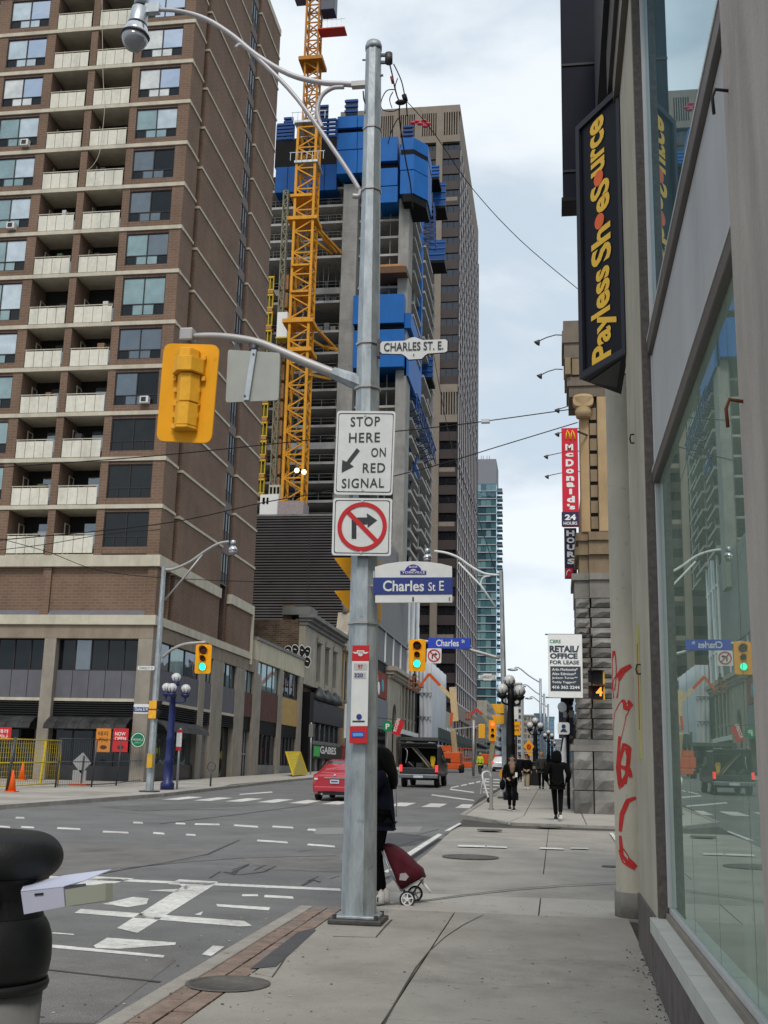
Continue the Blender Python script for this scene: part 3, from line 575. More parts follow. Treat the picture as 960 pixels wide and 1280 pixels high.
# ================================================================ LOW BUILDINGS DOWN THE LEFT SIDE
stone = M('pale_stone', (.38, .34, .275), .88, var=.14, scale=1, stain=.3, bump=.15)
beige = M('beige_render', (.50, .455, .34), .88, var=.1, scale=.8, stain=.25)
oldbrick = M('old_brown_brick', (.17, .105, .062), .92, var=.3, scale=.9, brick=(.45, .16, (.16, .13, .10), (.09, .055, .04)), stain=.35)
ybrick = M('yellow_brick', (.34, .25, .13), .9, var=.14, scale=1, stain=.2)
wgrey = M('weathered_grey', (.20, .20, .19), .85, var=.15, scale=1, stain=.3)
steel = M('galvanised_steel', (.44, .47, .49), .42, metal=.75, var=.14, scale=7, stain=.12)
grill = M('dark_metal', (.06, .06, .065), .5, metal=.4)
FX = -19.5
def graffiti(pxs, Y, parent, m1, m2):        # bubble letters: dark bodies with pale outlines, paint a few millimetres thick
    for i, (x0, y0, x1, y1) in enumerate(pxs):
        X0, X1, Z0, Z1 = rect(x0, y0, x1, y1, Y-.02); cx, cz = (X0+X1)/2, (Z0+Z1)/2; rx, rz = (X1-X0)/2, (Z1-Z0)/2
        for k, (m, q) in enumerate(((m2, 1.16), (m1, 1))):
            pts = [(cx+rx*q*math.cos(t)*(1+.12*math.sin(3*t+i)), Y-.02-.006*k, cz+rz*q*math.sin(t)*(1+.1*math.cos(2*t+i))) for t in [2*math.pi*j/14 for j in range(14)]]
            MB().prism(pts, (0, .004, 0)).build('graffiti_letter', m, parent)
        MB().bar((cx-rx*.4, Y-.035, cz+rz*.2), (cx+rx*.4, Y-.035, cz+rz*.05), .06, .05, (0, 1, 0)).build('graffiti_letter', m2, parent)
# --- low beige block
t = thing('shop_building', 'low beige block with concrete columns and teal upper window beside the brick tower', 'building', (FX, 72.6, gz(72.6)))
MB().box(-60, FX-.9, 72.31, 87, 0, 9.6).build('wall', beige, t); MB().box(FX-.9, FX+.04, 72.31, 87, 8.45, 9.75).build('parapet', beige, t); MB().box(-60, FX+.12, 72.3, 87.02, 9.75, 9.95).build('coping', wgrey, t)
for a, b in ((72.31, 73.0), (79.2, 80.1), (85.5, 86.6)): MB().box(FX-.9, FX+.06, a, b, .8, 8.44).build('column', colc, t)
MB().box(FX-.9, FX-.2, 86.61, 87, .8, 8.44).build('column', colc, t)
for i, (a, b) in enumerate(((73.0, 79.2), (80.1, 85.5))):
    f = MB().box(FX-.2, FX-.12, a, b, 6.55, 6.65)
    for q in range(5): y = a+(b-a)*q/4; f.box(FX-.2, FX-.12, y-.04, y+.04, 6.65, 8.43)
    w = f.build('window', frame, t)
    for q in range(4): MB().box(FX-.18, FX-.16, a+(b-a)*q/4+.05, a+(b-a)*(q+1)/4-.05, 6.66, 8.42).build('pane', gl_teal if i == 0 else gl_dark, w)
    for q in range(3): MB().box(FX-.2, FX-.05, a+(b-a)*q/3+.01, a+(b-a)*(q+1)/3-.01, 4.6, 6.54).build('panel', MATS['red_brick_panel'] if i == 0 else M('yellow_panel', (.42, .28, .10), .7), t) if i == 0 or q > -1 else None
    MB().box(FX-.2, FX-.1, a, b, 3.7, 4.59).build('lintel', blackm, t); MB().box(FX-.25, FX-.2, a, b, .9, 3.7).build('shop_window', gl_dark, t); MB().box(FX-.19, FX-.1, a, b, .8, 1.7).build('base', wgrey, t)
    for q in range(1, 5): y = a+(b-a)*q/5; MB().box(FX-.19, FX-.1, y-.05, y+.05, 1.71, 3.69).build('mullion', grill, t)
# --- old stone building with cornice
t = thing('shop_building', 'old stone fronted building with heavy cornice and graffiti on its brown brick side wall', 'building', (FX, 88.6, gz(88.6)))
MB().box(-42, FX-.5, 87.05, 103, 0, 13.0).build('side_wall', oldbrick, t)
MB().box(FX-.5, FX, 87.05, 103, 8.0, 12.9).build('front_wall', stone, t) if False else None
wy = [(91.6, 93.3), (95.1, 96.8), (98.6, 100.3)]
pr = [87.05]+[v for w in wy for v in w]+[103]
for a, b in zip(pr[::2], pr[1::2]): MB().box(FX-.5, FX, a, b, 8.0, 12.6).build('front_wall', stone, t)
for a, b in wy:
    MB().box(FX-.5, FX, a, b, 11.7, 12.6).build('front_wall', stone, t); MB().box(FX-.5, FX+.1, a-.1, b+.1, 8.0, 8.5).build('window_sill', stone, t)
    f = MB().box(FX-.4, FX-.33, a, b, 10.1, 10.2); f.box(FX-.4, FX-.33, a, a+.1, 8.5, 10.09); f.box(FX-.4, FX-.33, b-.1, b, 8.5, 10.09)
    w = f.build('window', stone, t); MB().box(FX-.42, FX-.41, a, b, 8.5, 11.7).build('pane', gl_dark, w)
    MB().prism([(FX+.01, a-.2, 11.7), (FX+.01, a, 12.1), (FX+.01, (a+b)/2, 12.25), (FX+.01, b, 12.1), (FX+.01, b+.2, 11.7), (FX+.01, b, 11.75), (FX+.01, a, 11.75)], (.12, 0, 0)).build('window_hood', stone, t)
for z0, z1, o in ((12.6, 12.9, .2), (12.9, 13.15, .45), (13.15, 13.45, .8)): MB().box(FX-.5, FX+o, 87.05-o*.4, 103, z0, z1).build('cornice', wgrey, t)
MB().box(FX-2, FX+.3, 87.3, 90, 13.45, 14.1).build('parapet_block', wgrey, t)
a = PY(88.4, 356, 785); b = PY(88.4, 368, 757); MB().box(a.x, b.x, 87.6, 89, 13.0, b.z).build('chimney', oldbrick, t)
MB().box(-42, -25.6, 87.6, 88.4, 13.0, 13.6).build('parapet', oldbrick, t)
for a in (92.4, 96, 99.4): MB().lathe((FX+.1, a, 7.0), [(.75, 0), (.7, .4), (.5, .8), (.1, 1.15)], 10).build('dome_ornament', grill, t)
MB().box(FX-.3, FX+.35, 89.4, 102.8, 5.2, 6.9).build('sign_board', M('navy_black', (.02, .02, .03), .5), t); MB().box(FX-.2, FX+.5, 87.4, 88.9, 1.3, 7.4).build('black_panel', blackm, t); MB().box(FX-.1, FX+.4, 88.92, 89.38, 3.9, 7.3).build('purple_panel', M('purple', (.06, .04, .2), .6), t)
for i in range(6): a = 89.8+i*2.1; MB().box(FX-.3, FX-.1, a, a+1.3, 3.75, 5.15).build('window_pane', gl_mid, t); MB().box(FX-.3, FX+.05, a+1.35, a+1.9, 3.75, 5.15).build('mullion', grill, t)
MB().box(FX-.35, FX+.1, 89.4, 102.8, 3.45, 3.74).build('ledge', wgrey, t)
sb = MB().box(FX+.11, FX+.3, 90.0, 102.5, 2.35, 3.43).build('shop_sign', blk, t)
MB().box(FX+.31, FX+.34, 90.3, 92.6, 2.5, 3.3).build('green_square', M('sign_bright_green', (.05, .45, .10), .5), sb)
letter('GABES', (FX+.3, 92.9, 2.75), (0, 1, 0), (0, 0, 1), 7, .6, white, sb, .03); letter('FRESH FOOD MARKET', (FX+.3, 91, 2.42), (0, 1, 0), (0, 0, 1), 9.5, .2, white, sb) if False else None
for i in range(4): a = 90.2+i*3.1; MB().box(FX-.3, FX-.2, a, a+2.0, 1.2, 2.34).build('shop_window', gl_dark if i % 2 else gl_mid, t); MB().box(FX-.3, FX, a+2.05, a+2.9, 1.1, 2.34).build('pier', wgrey, t)
graffiti([(356, 807, 364, 819), (365, 806, 373, 819), (374, 807, 381, 820), (355, 818, 362, 831), (363, 819, 371, 832), (372, 820, 379, 833), (381, 808, 388, 821), (380, 821, 388, 834)], 87.05, t, blk, white)
# --- yellow stone gabled house
t = thing('shop_building', 'narrow yellow stone building with pointed gable, left of the steel pole', 'building', (FX, 103, gz(103)))
MB().box(-40, FX-.1, 103.02, 109, 0, 12.3).build('wall', ybrick, t)
for a in (103.6, 105.3, 107.2): MB().box(FX-.1, FX+.05, a, a+.3, 7.2, 12).build('pilaster', ybrick, t)
for a in (104.0, 105.8): w = MB().box(FX-.1, FX-.0, a, a+1.3, 7.6, 7.8).build('window', wgrey, t); MB().box(FX-.099, FX-.06, a, a+1.3, 7.8, 11.4).build('pane', gl_dark, w)
MB().box(-40, FX+.35, 103.02, 109, 12.3, 12.7).build('cornice', stone, t)
MB().prism([(FX+.1, 103.2, 12.7), (FX+.1, 108.8, 12.7), (FX+.1, 106.9, 14.2), (FX+.1, 106, 16.2), (FX+.1, 105.1, 14.2)], (-1.2, 0, 0)).build('gable', stone, t)
for y, z in ((106, 16.2), (103.3, 12.7), (108.6, 12.7)): MB().lathe((FX-.4, y, z), [(.3, 0), (.2, .5), (.42, .8), (.3, 1.2), (.05, 1.5)], 10).build('finial', stone, t)
sg = MB().box(FX+.4, FX+.55, 103.6, 103.9, 3.5, 7.0).build('bracket', grill, t)
s2 = MB().box(FX+.3, FX+2.2, 103.4, 103.55, 4.3, 7.4).build('blade_sign', white, t); letter('nc', (FX+.5, 103.4, 6.5), (1, 0, 0), (0, 0, 1), 1.2, .6, blk, s2, .01); MB().box(FX+.8, FX+1.5, 103.38, 103.4, 4.6, 6.2).build('print_block', M('teal_print', (.05, .12, .18), .6), s2)
MB().box(FX, FX+.25, 103.2, 108.8, 1.9, 3.6).build('shop_sign', M('dull_red', (.25, .03, .03), .6), t); MB().box(FX-.05, FX+.0, 103.3, 108.7, 1.2, 1.9).build('shop_window', gl_dark, t)
# --- grey flat fronted shop, arch building, yellow brick building
t = thing('shop_building', 'grey flat fronted shop with a graffitied red roof panel, right of the steel pole', 'building', (FX, 120, gz(120)))
MB().box(-40, FX-.1, 109.02, 133, 0, 9.4).build('wall', wgrey, t); 
rp = MB().box(FX-.3, FX-.1, 117, 132.6, 9.5, 12.4).build('roof_panel', M('graffiti_red', (.20, .045, .03), .8, var=.3, scale=1), t)
for a, z, c in ((120, 10.2, 'w'), (123, 10.7, 'b'), (126, 10.4, 'w'), (129, 10.9, 'b'), (124.5, 11.3, 'w'), (121.5, 9.9, 'b')):
    MB().lathe((FX-.1, a, z), [(.75, 0), (.7, .05)], 9, axis=(1, 0, 0)).build('graffiti_letter', white if c == 'w' else M('graffiti_cyan', (.06, .35, .45), .8), rp)
MB().box(FX-.1, FX+.0, 110, 132.8, 6.0, 9.3).build('band', M('slate_panel', (.16, .18, .20), .7), t)
for a in (118, 125.5): w = MB().box(FX-.1, FX-.02, a, a+6.3, 3.9, 4.1).build('window', grill, t); MB().box(FX-.1, FX-.04, a+.2, a+6, 4.1, 6.0).build('pane', gl_dark, w)
MB().box(FX-.1, FX+.2, 112, 132.5, 2.6, 3.7).build('shop_sign', M('sign_brown', (.12, .08, .06), .6), t); MB().box(FX-.1, FX+.0, 112, 132.5, 1.5, 2.59).build('shop_window', gl_dark, t)
p = thing('round_sign', 'round green parking sign with a white P projecting above the shops', 'sign', (FX+1.2, 128, gz(128)))
c = PY(112, 484.5, 908); MB().cyl((c.x, 112.1, c.z), (c.x, 111.9, c.z), .52, n=24).build('disc', M('parking_green', (.01, .22, .08), .5), p); ltxt('P', 482, 904.5, 487, 911.5, 111.9, white, p, .03); MB().bar((c.x, 112, c.z), (FX, 112, c.z), .06).build('bracket', grill, p)
t = thing('shop_building', 'pale classical stone building with a tall arch and cornice beside the yellow brick windows', 'building', (FX, 133, gz(133)))
MB().box(-40, FX-.5, 133.02, 161, 0, 13.0).build('wall', stone, t)
# arch bay
arc = [(FX, 136.6, 1.5)]+[(FX, 138.4-1.8*math.cos(math.pi*i/10), 7.6+1.8*math.sin(math.pi*i/10)) for i in range(11)]+[(FX, 140.2, 1.5), (FX, 143.5, 1.5), (FX, 143.5, 12.2), (FX, 133.02, 12.2), (FX, 133.02, 1.5)]
bmv = MB().prism(arc, (-.49, 0, 0)).build('arch_front', stone, t)
MB().box(FX-.55, FX-.45, 136.6, 140.2, 1.5, 9.5).build('arch_recess', gl_dark, t)
for i in range(5):
    a = 144.0+i*3.4
    MB().box(FX-.5, FX, a, a+.9, 1.5, 12.2).build('pilaster', stone, t); MB().box(FX-.5, FX-.25, a+.9, a+3.4, 6.6, 12.2).build('brick_bay', ybrick, t); MB().box(FX-.5, FX-.25, a+.9, a+3.4, 2.5, 6.0).build('brick_bay', ybrick, t)
    w = MB().box(FX-.25, FX-.15, a+1.2, a+3.0, 8.0, 8.2).build('window', stone, t); MB().box(FX-.25, FX-.2, a+1.4, a+2.9, 8.2, 11).build('pane', M('boarded_window', (.36, .27, .14), .8), w)
MB().box(FX-.5, FX+.3, 144, 161, 6.02, 6.58).build('ledge', white, t)
for z0, z1, o in ((12.2, 12.6, .2), (12.6, 13.0, .6), (13.0, 13.5, 1.0)): MB().box(-40, FX+o, 133-o*.5, 161, z0, z1).build('cornice', stone, t)
for i in range(22): MB().box(FX+.2, FX+.5, 133.5+i*1.24, 133.9+i*1.24, 12.25, 12.58).build('bracket', stone, t)
MB().box(FX-.1, FX+.3, 144, 160.8, 1.6, 2.9).build('shop_sign', wgrey, t)
fl = thing('banner', 'red slanted banner flag with white lettering beside the arch', 'banner', (FX+1, 128, gz(128)))
q = [PY(120, x, y) for x, y in ((496, 898), (506, 902), (499, 920), (490, 917))]; MB().prism(q, (0, .08, 0)).build('cloth', red, fl); letter('ROGERS', q[3]+Vector((.45, -.01, .2)), (q[0]-q[3]), (Vector((-(q[0]-q[3]).z, 0, (q[0]-q[3]).x))), 1.4, .35, white, fl, .02)
MB().bar((FX, 120.1, q[0].z+.1), tuple(q[1]+Vector((.2, .1, .1))), .07).build('pole', grill, fl)
# ================================================================ LOUVRED BLOCK BEHIND THE SHOPS
lz = M('louvre_grey', (.17, .16, .165), .55, metal=.2, var=.15, scale=.4)
t = thing('louvred_building', 'dark grey block clad in horizontal louvres behind the old stone building', 'building', (-30, 109.5, gz(109.5)))
MB().box(-60, FX-.35, 110.1, 118, 3, 26.4).build('wall', M('louvre_back', (.02, .02, .022), .8), t); MB().box(-60, FX-.35, 118, 150, 3, 28.4).build('wall', MATS['louvre_back'], t)
lv = MB()
for i in range(50): z = 12.6+i*.28; lv.prism([(-60, 109.6, z), (-60, 109.55, z+.13), (-60, 110.0, z+.21), (-60, 110.05, z+.08)], (40.1, 0, 0))
stuff(lv.build('louvre', lz, t)); MB().box(-60, FX-.35, 109.5, 110.05, 26.55, 26.75).build('coping', wgrey, t)
for x in (-24.5, -32.5, -40): MB().box(x, x+.06, 109.5, 109.56, 12.6, 26.5).build('seam_strip', grill, t)
MB().box(FX-.35, FX-.1, 109.6, 120, 13.6, 26.4).build('side_wall', lz, t)
rb = M('rib_grey', (.16, .16, .165), .5, metal=.3)
y = 120.2; k = 0
while y < 149.5: MB().box(FX-.34, FX+.02, y, y+.28, 17.5, 28.3).build('rib', rb, t); MB().box(FX-.34, FX-.1, y, y+.28, 13.6, 17.2).build('rib', rb, t); y += .62
for i in range(4): a = 123+i*6.7; MB().box(FX-.34, FX+.05, a, a+.25, 13.7, 17.3).build('mullion', white, t); MB().box(FX-.3, FX-.2, a+.3, a+5.8, 14, 16.6).build('window_pane', gl_cur, t) if i > 1 else None
MB().box(FX-.34, FX+.1, 120.2, 150, 17.2, 17.5).build('ledge', grill, t)
# white framed glazing strip beyond the ribs
t = thing('glazed_building', 'narrow glazed front with white frames and steel posts beyond the ribbed cladding', 'building', (FX, 150.5, gz(150)))
MB().box(-40, FX-.2, 150.1, 163, 3, 31).build('wall', blackm, t)
for i in range(5): a = 150.5+i*2.6; MB().box(FX-.2, FX+.1, a, a+.55, 13, 31).build('post', white if i % 2 == 0 else steel, t); [MB().box(FX-.2, FX-.1, a+.6, a+2.5, 14+j*4.2, 17.6+j*4.2).build('window_pane', gl_cur if (i+j) % 3 else gl_dark, t) for j in range(4)]
MB().box(FX-.2, FX, 150.5, 163, 17.7, 18.1).build('rail', white, t); MB().box(FX-.2, FX, 150.5, 163, 26.2, 26.5).build('rail', white, t)
t = thing('scaffold_wrap', 'tall scaffold wrapped in pale grey sheeting behind the pickup truck', 'scaffold', (-19.6, 163, gz(163)))
tarp = M('tarp_white', (.48, .50, .53), .6, var=.1, scale=.5, bump=.6, bscale=2.5, stretch=(1, 1, .25))
def wavy_box(x0, x1, y0, y1, z0, z1):
    lo = []; per = [(x0, y0, x1, y0), (x1, y0, x1, y1), (x1, y1, x0, y1), (x0, y1, x0, y0)]
    base = []
    for (a, b, c, d) in per:
        for i in range(12): f = i/12; base.append((a+(c-a)*f, b+(d-b)*f))
    secs = []
    for j in range(7):
        z = z0+(z1-z0)*j/6; secs.append([(x+.09*math.sin(k*2.1+j*.4), y+.22*math.sin(k*1.7+j*.5), z) for k, (x, y) in enumerate(base)])
    return MB().loft(secs)
X0, X1, Z0, Z1 = rect(523, 828, 539, 930, 164); wavy_box(X0, X1, 164, 186, 4, Z1).build('sheeting', tarp, t)
for z in (6, 9, 12.4): MB().box(X0-.1, X1+.1, 163.6, 163.8, z, z+.12).build('strap', wgrey, t)
MB().box(-24, X0-.3, 163.2, 186, 3, 14).build('scaffold_deck', M('rust_dark', (.05, .03, .025), .8), t)
for i in range(6): MB().box(X0-1.6, X0-.1, 162.9, 163.2, 3.4+i*1.6, 3.6+i*1.6).build('platform', wgrey, t)
for x in (X0-1.6, X0-.9, X0-.2): MB().box(x, x+.08, 162.8, 162.9, 2.5, 14).build('standard', steel, t)
for (a, b, h, c, lab) in ((187, 221, 9.5, stone, 'low dark shop row between the wrapped scaffold and the office tower'), (282, 330, 13, wgrey, 'grey mid rise shops beyond the office tower on the left'), (331, 428, 17, stone, 'pale stone block at the foot of the glass condominium tower')):
    t = thing('shop_building', lab, 'building', (FX, a, gz(a))); MB().box(-45, FX-.2, a, b, gz(a)-1, gz(a)+h).build('wall', c, t)
    for j in range(int((b-a)/4.2)):
        y = a+.6+j*4.2; MB().box(FX-.2, FX-.1, y, y+2.9, gz(y)+.3, gz(y)+3).build('shop_window', gl_dark, t); [MB().box(FX-.2, FX-.12, y+.2, y+2.2, gz(y)+4.4+f*3.2, gz(y)+6.3+f*3.2).build('window', gl_mid, t) for f in range(int((h-4)/3.2))]
    MB().box(FX-.2, FX+.7, a, b, gz(b)+3.2, gz(b)+3.6).build('canopy', blackm, t)
# ================================================================ CONSTRUCTION TOWER
rc = M('raw_concrete', (.26, .255, .24), .9, var=.16, scale=.6, stain=.25, bump=.2, bscale=8)
rc2 = M('raw_concrete_pale', (.38, .375, .36), .9, var=.12, scale=.8, stain=.2)
blue = M('formwork_blue', (.004, .105, .36), .55, var=.1, scale=.4, stain=.12); bluep = M('formwork_blue_steel', (.01, .055, .20), .5, var=.15)
cyel = M('crane_yellow', (.62, .28, .02), .5, var=.14, scale=2, stain=.15); corg = M('crane_orange', (.42, .17, .02), .6, var=.15)
hy = M('hoist_yellow', (.62, .44, .03), .6); hb = M('hoist_brown', (.40, .20, .09), .8, var=.15)
CY = 140.0
T = thing('tower_under_construction', 'unfinished concrete tower with open floors and blue climbing formwork behind the crane', 'building', (-20, CY, gz(CY)))
zs = [PY(CY, 400, y).z for y in (277, 298, 320, 360, 376, 413, 440, 463, 486, 508, 531, 553, 577, 601, 625)]
zs = [zs[0]+5.1, zs[0]+2.5]+zs
zs = zs+[zs[-1]-2.65, zs[-1]-5.3]
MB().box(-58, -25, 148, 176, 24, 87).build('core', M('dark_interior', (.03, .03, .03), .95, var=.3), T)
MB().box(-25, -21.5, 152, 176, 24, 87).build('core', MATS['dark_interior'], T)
for i, z in enumerate(zs):
    th = .34 if i not in (5, 13) else .9
    s = MB().box(-58, -28.1, CY-.0, 180, z-th, z).build('floor_slab', rc2 if i not in (5,) else rc, T)
    MB().box(-26.0, -19.7, CY+.3, 180, z-.3, z+.02).build('floor_slab', rc2, T)
    if i < len(zs)-1 or True:
        h = (zs[i-1]-z) if i else 2.5
        for x in (-33.0, -36.8, -40.5, -45): MB().box(x, x+.55, CY+2.5, CY+3.1, z, z+h-.35).build('column', rc, T)
        if i < 6:
            pm = MB()
            for q in range(14): x = -28.6-q*.85+random.uniform(-.2, .2); pm.cyl((x, CY+1+random.random()*2, z), (x, CY+1+random.random()*2, z+h-.35), .05, n=5)
            pm.build('shoring_prop', wgrey, T)
        rl = MB().box(-45, -28.1, CY+.1, CY+.14, z+.95, z+1.0); rl.box(-45, -28.1, CY+.1, CY+.14, z+.5, z+.54)
        for q in range(8): x = -28.5-q*1.9; rl.box(x, x+.06, CY+.1, CY+.15, z, z+1)
        rl.build('guard_rail', wgrey, T)
        if i in (6, 7): 
            for q in range(5): x = -29-q*.9; MB().box(x-.7, x, CY+.8, CY+1.6, z, z+.9+.5*(q % 2)).build('crate_stack', wgrey, T)
        for q in range(3): x = -25.2+q*1.7; MB().box(x, x+.12, CY+.6, CY+.75, z, z+h-.3).build('prop', wgrey, T)
        # east side: columns and slab edges step down the street
        for y in (CY+3, CY+12, CY+21, CY+30, CY+38): MB().box(-20.4, -19.75, y, y+1.3, z, z+h-.3).build('column', rc, T)
        MB().box(-19.72, -19.0, CY+6, CY+14.5, z-.25, z+.15).build('balcony_slab', rc2, T); MB().box(-19.72, -19.0, CY+19, CY+29, z-.25, z+.15).build('balcony_slab', rc2, T)
        if i > 10: MB().box(-24.8, -23.2, CY+1.2, CY+1.5, z+.3, z+2.0).build('window_unit', gl_dark, T)
MB().box(-28.08, -26.02, CY-1.2, CY+1.5, 24, 80).build('shaft_wall', rc, T); MB().box(-20.35, -18.95, CY-1.0, CY+3, 24, 77.5).build('shaft_wall', rc, T)
for i in range(16): z = 27+i*3.3; MB().box(-28.085, -26.015, CY-1.205, CY-1.19, z, z+.05).build('pour_joint', wgrey, T)
MB().box(-50, -29, CY+1, CY+6, 79, 84.5).build('deck_shadow_wall', blackm, T) if False else None
def bb(x0, y0, x1, y1, Y=CY-2.5, d=4.0, m=blue, name='formwork_panel', split=0):
    X0, X1, Z0, Z1 = rect(x0, y0, x1, y1, Y)
    if not split: return MB().box(X0, X1, Y, Y+d, Z0, Z1).build(name, m, T, bevel=.04)
    for i in range(split): a = X0+(X1-X0)*i/split; b = X0+(X1-X0)*(i+1)/split; MB().box(a+.03, b-.03, Y, Y+d, Z0, Z1).build(name, m, T, bevel=.04)
bb(421.5, 144, 472, 159, split=2); bb(421, 165, 472, 186, split=2); bb(421, 187, 472, 216, split=2); bb(422, 159, 470, 165, CY-2, 3, blackm, 'platform')
for r_ in ((346, 154, 366, 174), (398, 148, 420, 171)):
    X0, X1, Z0, Z1 = rect(*r_, CY-3)
    for k in range(5): z = Z0+(Z1-Z0)*k/4.6; MB().box(X0, X1, CY-3, CY-2.7, z, z+.35).build('waler_beam', bluep, T)
    for k in range(3): x = X0+(X1-X0)*k/2; MB().box(x-.15, x+.15, CY-2.7, CY-2.4, Z0, Z1).build('strongback', bluep, T)
bb(344, 207, 421, 239, CY-1, 3, M('formwork_blue_shade', (.004, .07, .25), .6, var=.15, scale=.5), split=5); bb(344, 172, 421, 207, CY+3, 3, blackm, 'platform')  # the tall black box stands in for the darkness behind the forms
bb(421, 216, 470, 228, CY, 3, blackm, 'platform')
bb(475, 171, 497, 201, CY-2.6); bb(473, 210, 497, 232, CY-2.6); bb(473, 233, 497, 253, CY-2.6); bb(474, 201, 497, 210, CY-2, 3, blackm, 'platform')
def cham(x0, y0, x1, y1, name='formwork_panel', m=blue, d=7):     # box with a splayed street side corner
    Y = CY-3; X0, X1, Z0, Z1 = rect(x0, y0, x1, y1, Y)
    MB().prism([(X0, Y, Z0), (X1-.1, Y, Z0), (X1+1.6, Y+2.2, Z0), (X1+1.6, Y+d, Z0), (X0, Y+d, Z0)], (0, 0, Z1-Z0)).build(name, m, T, bevel=.04)
cham(501, 172, 518, 187); cham(501, 187, 518, 193, 'platform', blackm, 5); cham(500, 193, 518, 212); cham(500, 213, 518, 242); cham(503, 242, 516, 252, 'platform', blackm, 6)
bb(441, 368, 505, 404, CY-2.6, 6, split=1); bb(505, 391, 514, 410, CY-1.5, 8); bb(443, 404, 503, 411, CY-2, 4, blackm, 'platform'); bb(441, 412, 505, 459, CY-2.2, 6, split=2); bb(505, 425, 511, 470, CY-1, 14)
bb(470, 333, 508, 341, CY-2.8, 6, M('timber_deck', (.12, .07, .04), .85), 'platform'); bb(472, 330, 505, 333, CY-2.8, .2, hb, 'guard_rail')
for (x0, y0, x1, y1, Y) in ((535, 207, 549, 222, 168), (541, 228, 557, 258, 172), (536, 300, 556, 326, 172), (526, 447, 541, 472, 165)):
    X0, X1, Z0, Z1 = rect(x0, y0, x1, y1, Y); MB().box(X0, X1, Y, Y+.3, Z0, Z1).build('screen', bluep, T)
    MB().box(X0-1.5, X1, Y-.3, Y+4, Z0-.5, Z0).build('platform', blackm, T)
    for k in range(4): z = Z0+(Z1-Z0)*k/3.5; MB().box(X0, X1+.1, Y-.12, Y-.01, z, z+.25).build('rail', blue, T)
def truss(pts, w, d, m, name, n=7):
    a, b = Vector(pts[0]), Vector(pts[1]); mb = MB(); ax = (b-a).normalized(); side = Vector((1, 0, 0)); side = (side-ax*side.dot(ax)).normalized()*w/2; dep = ax.cross(side).normalized()*d/2
    cs = [a+side+dep, a-side+dep, a-side-dep, a+side-dep]
    for c in cs: mb.bar(c, c+(b-a), .16)
    for i in range(n):
        f, g = i/n, (i+1)/n
        for k in range(4): p = cs[k]+(b-a)*f; q = cs[(k+1) % 4]+(b-a)*g; mb.bar(p, q, .1); mb.bar(cs[k]+(b-a)*f, cs[(k+1) % 4]+(b-a)*f, .1)
    return mb.build(name, m, T)
truss((PY(160, 535, 258), PY(160, 536, 310)), 2.0, 2.2, bluep, 'climbing_frame'); truss((PY(145, 511, 502), PY(165, 536, 572)), 2.2, 2.2, bluep, 'climbing_frame', 9); MB().box(-19.9, -19.4, 158, 159.5, 55, 92).build('screen_mast', blue, T)
MB().bar(PY(150, 511, 560), PY(150, 524, 598), .4).build('strut', bluep, T); MB().bar(PY(150, 513, 605), PY(150, 521, 572), .3).build('strut', bluep, T)
MB().box(*[PY(158, 497, 567).x, PY(158, 514, 569).x], 158, 158.2, PY(158, 505, 570).z, PY(158, 505, 567).z).build('red_beam', M('signal_red', (.5, .05, .03), .6), T)
for x0, y0, x1, y1 in ((399, 131, 410, 148), (432, 124, 447, 143), (356, 147, 366, 160), (505, 157, 516, 172)):
    X0, X1, Z0, Z1 = rect(x0, y0, x1, y1, CY+2); MB().box(X0, X1, CY+2, CY+2.4, Z0, Z1).build('form_rack', M('form_rack', (.12, .13, .16), .8, var=.3), T)
    for k in range(3): z = Z0+(Z1-Z0)*(k+.3)/3; MB().box(X0-.1, X1+.1, CY+1.7, CY+1.99, z, z+.3).build('waler_beam', bluep, T)
p1 = MB(); [p1.sph(PY(CY+3, x, y), .36, 8, (1.3, 1, .5)) for x, y in ((516, 154), (521, 152), (530, 151), (535, 155), (532, 158), (525, 155))]; p1.build('pink_tarp', M('pink', (.65, .08, .12), .7), T)
# ================================================================ HOIST
t = thing('construction_hoist', 'lattice hoist mast with yellow landing gates beside the yellow crane', 'hoist', (-36, 136, 26.7))
def lattice(x, y, z0, z1, w, n, m, bw, parent, cname='chord', chord=.2):
    h = (z1-z0)/n
    for i in (0, 1):
        for j in (0, 1): MB().box(x-w/2+i*(w-chord), x-w/2+i*(w-chord)+chord, y-w/2+j*(w-chord), y-w/2+j*(w-chord)+chord, z0, z1).build(cname, m, parent)
    c = chord/2; a = x-w/2+c; b = x+w/2-c; d = y-w/2+c; e = y+w/2-c
    for p, q in (((a, d, z0), (b, d, z0+h/2)), ((b, d, z0+h/2), (a, d, z0+h)), ((a, e, z0), (b, e, z0+h/2)), ((b, e, z0+h/2), (a, e, z0+h)), ((b, d, z0), (b, e, z0+h/2)), ((b, e, z0+h/2), (b, d, z0+h)), ((a, d, z0), (a, e, z0+h/2)), ((a, e, z0+h/2), (a, d, z0+h)), ((a, d, z0+h), (b, d, z0+h)), ((b, d, z0+h), (b, e, z0+h)), ((a, e, z0+h), (b, e, z0+h))):
        s0 = MB().bar(p, q, bw).build('brace', m, parent)
        for k in range(1, n): put(s0, (0, 0, h*k), parent)
hm = M('hoist_mast', (.20, .19, .13), .6)
hx = PY(136, 346, 500).x; lattice(hx, 136, 31.5, PY(136, 348, 240).z, .75, 24, hm, .1, t, chord=.13)
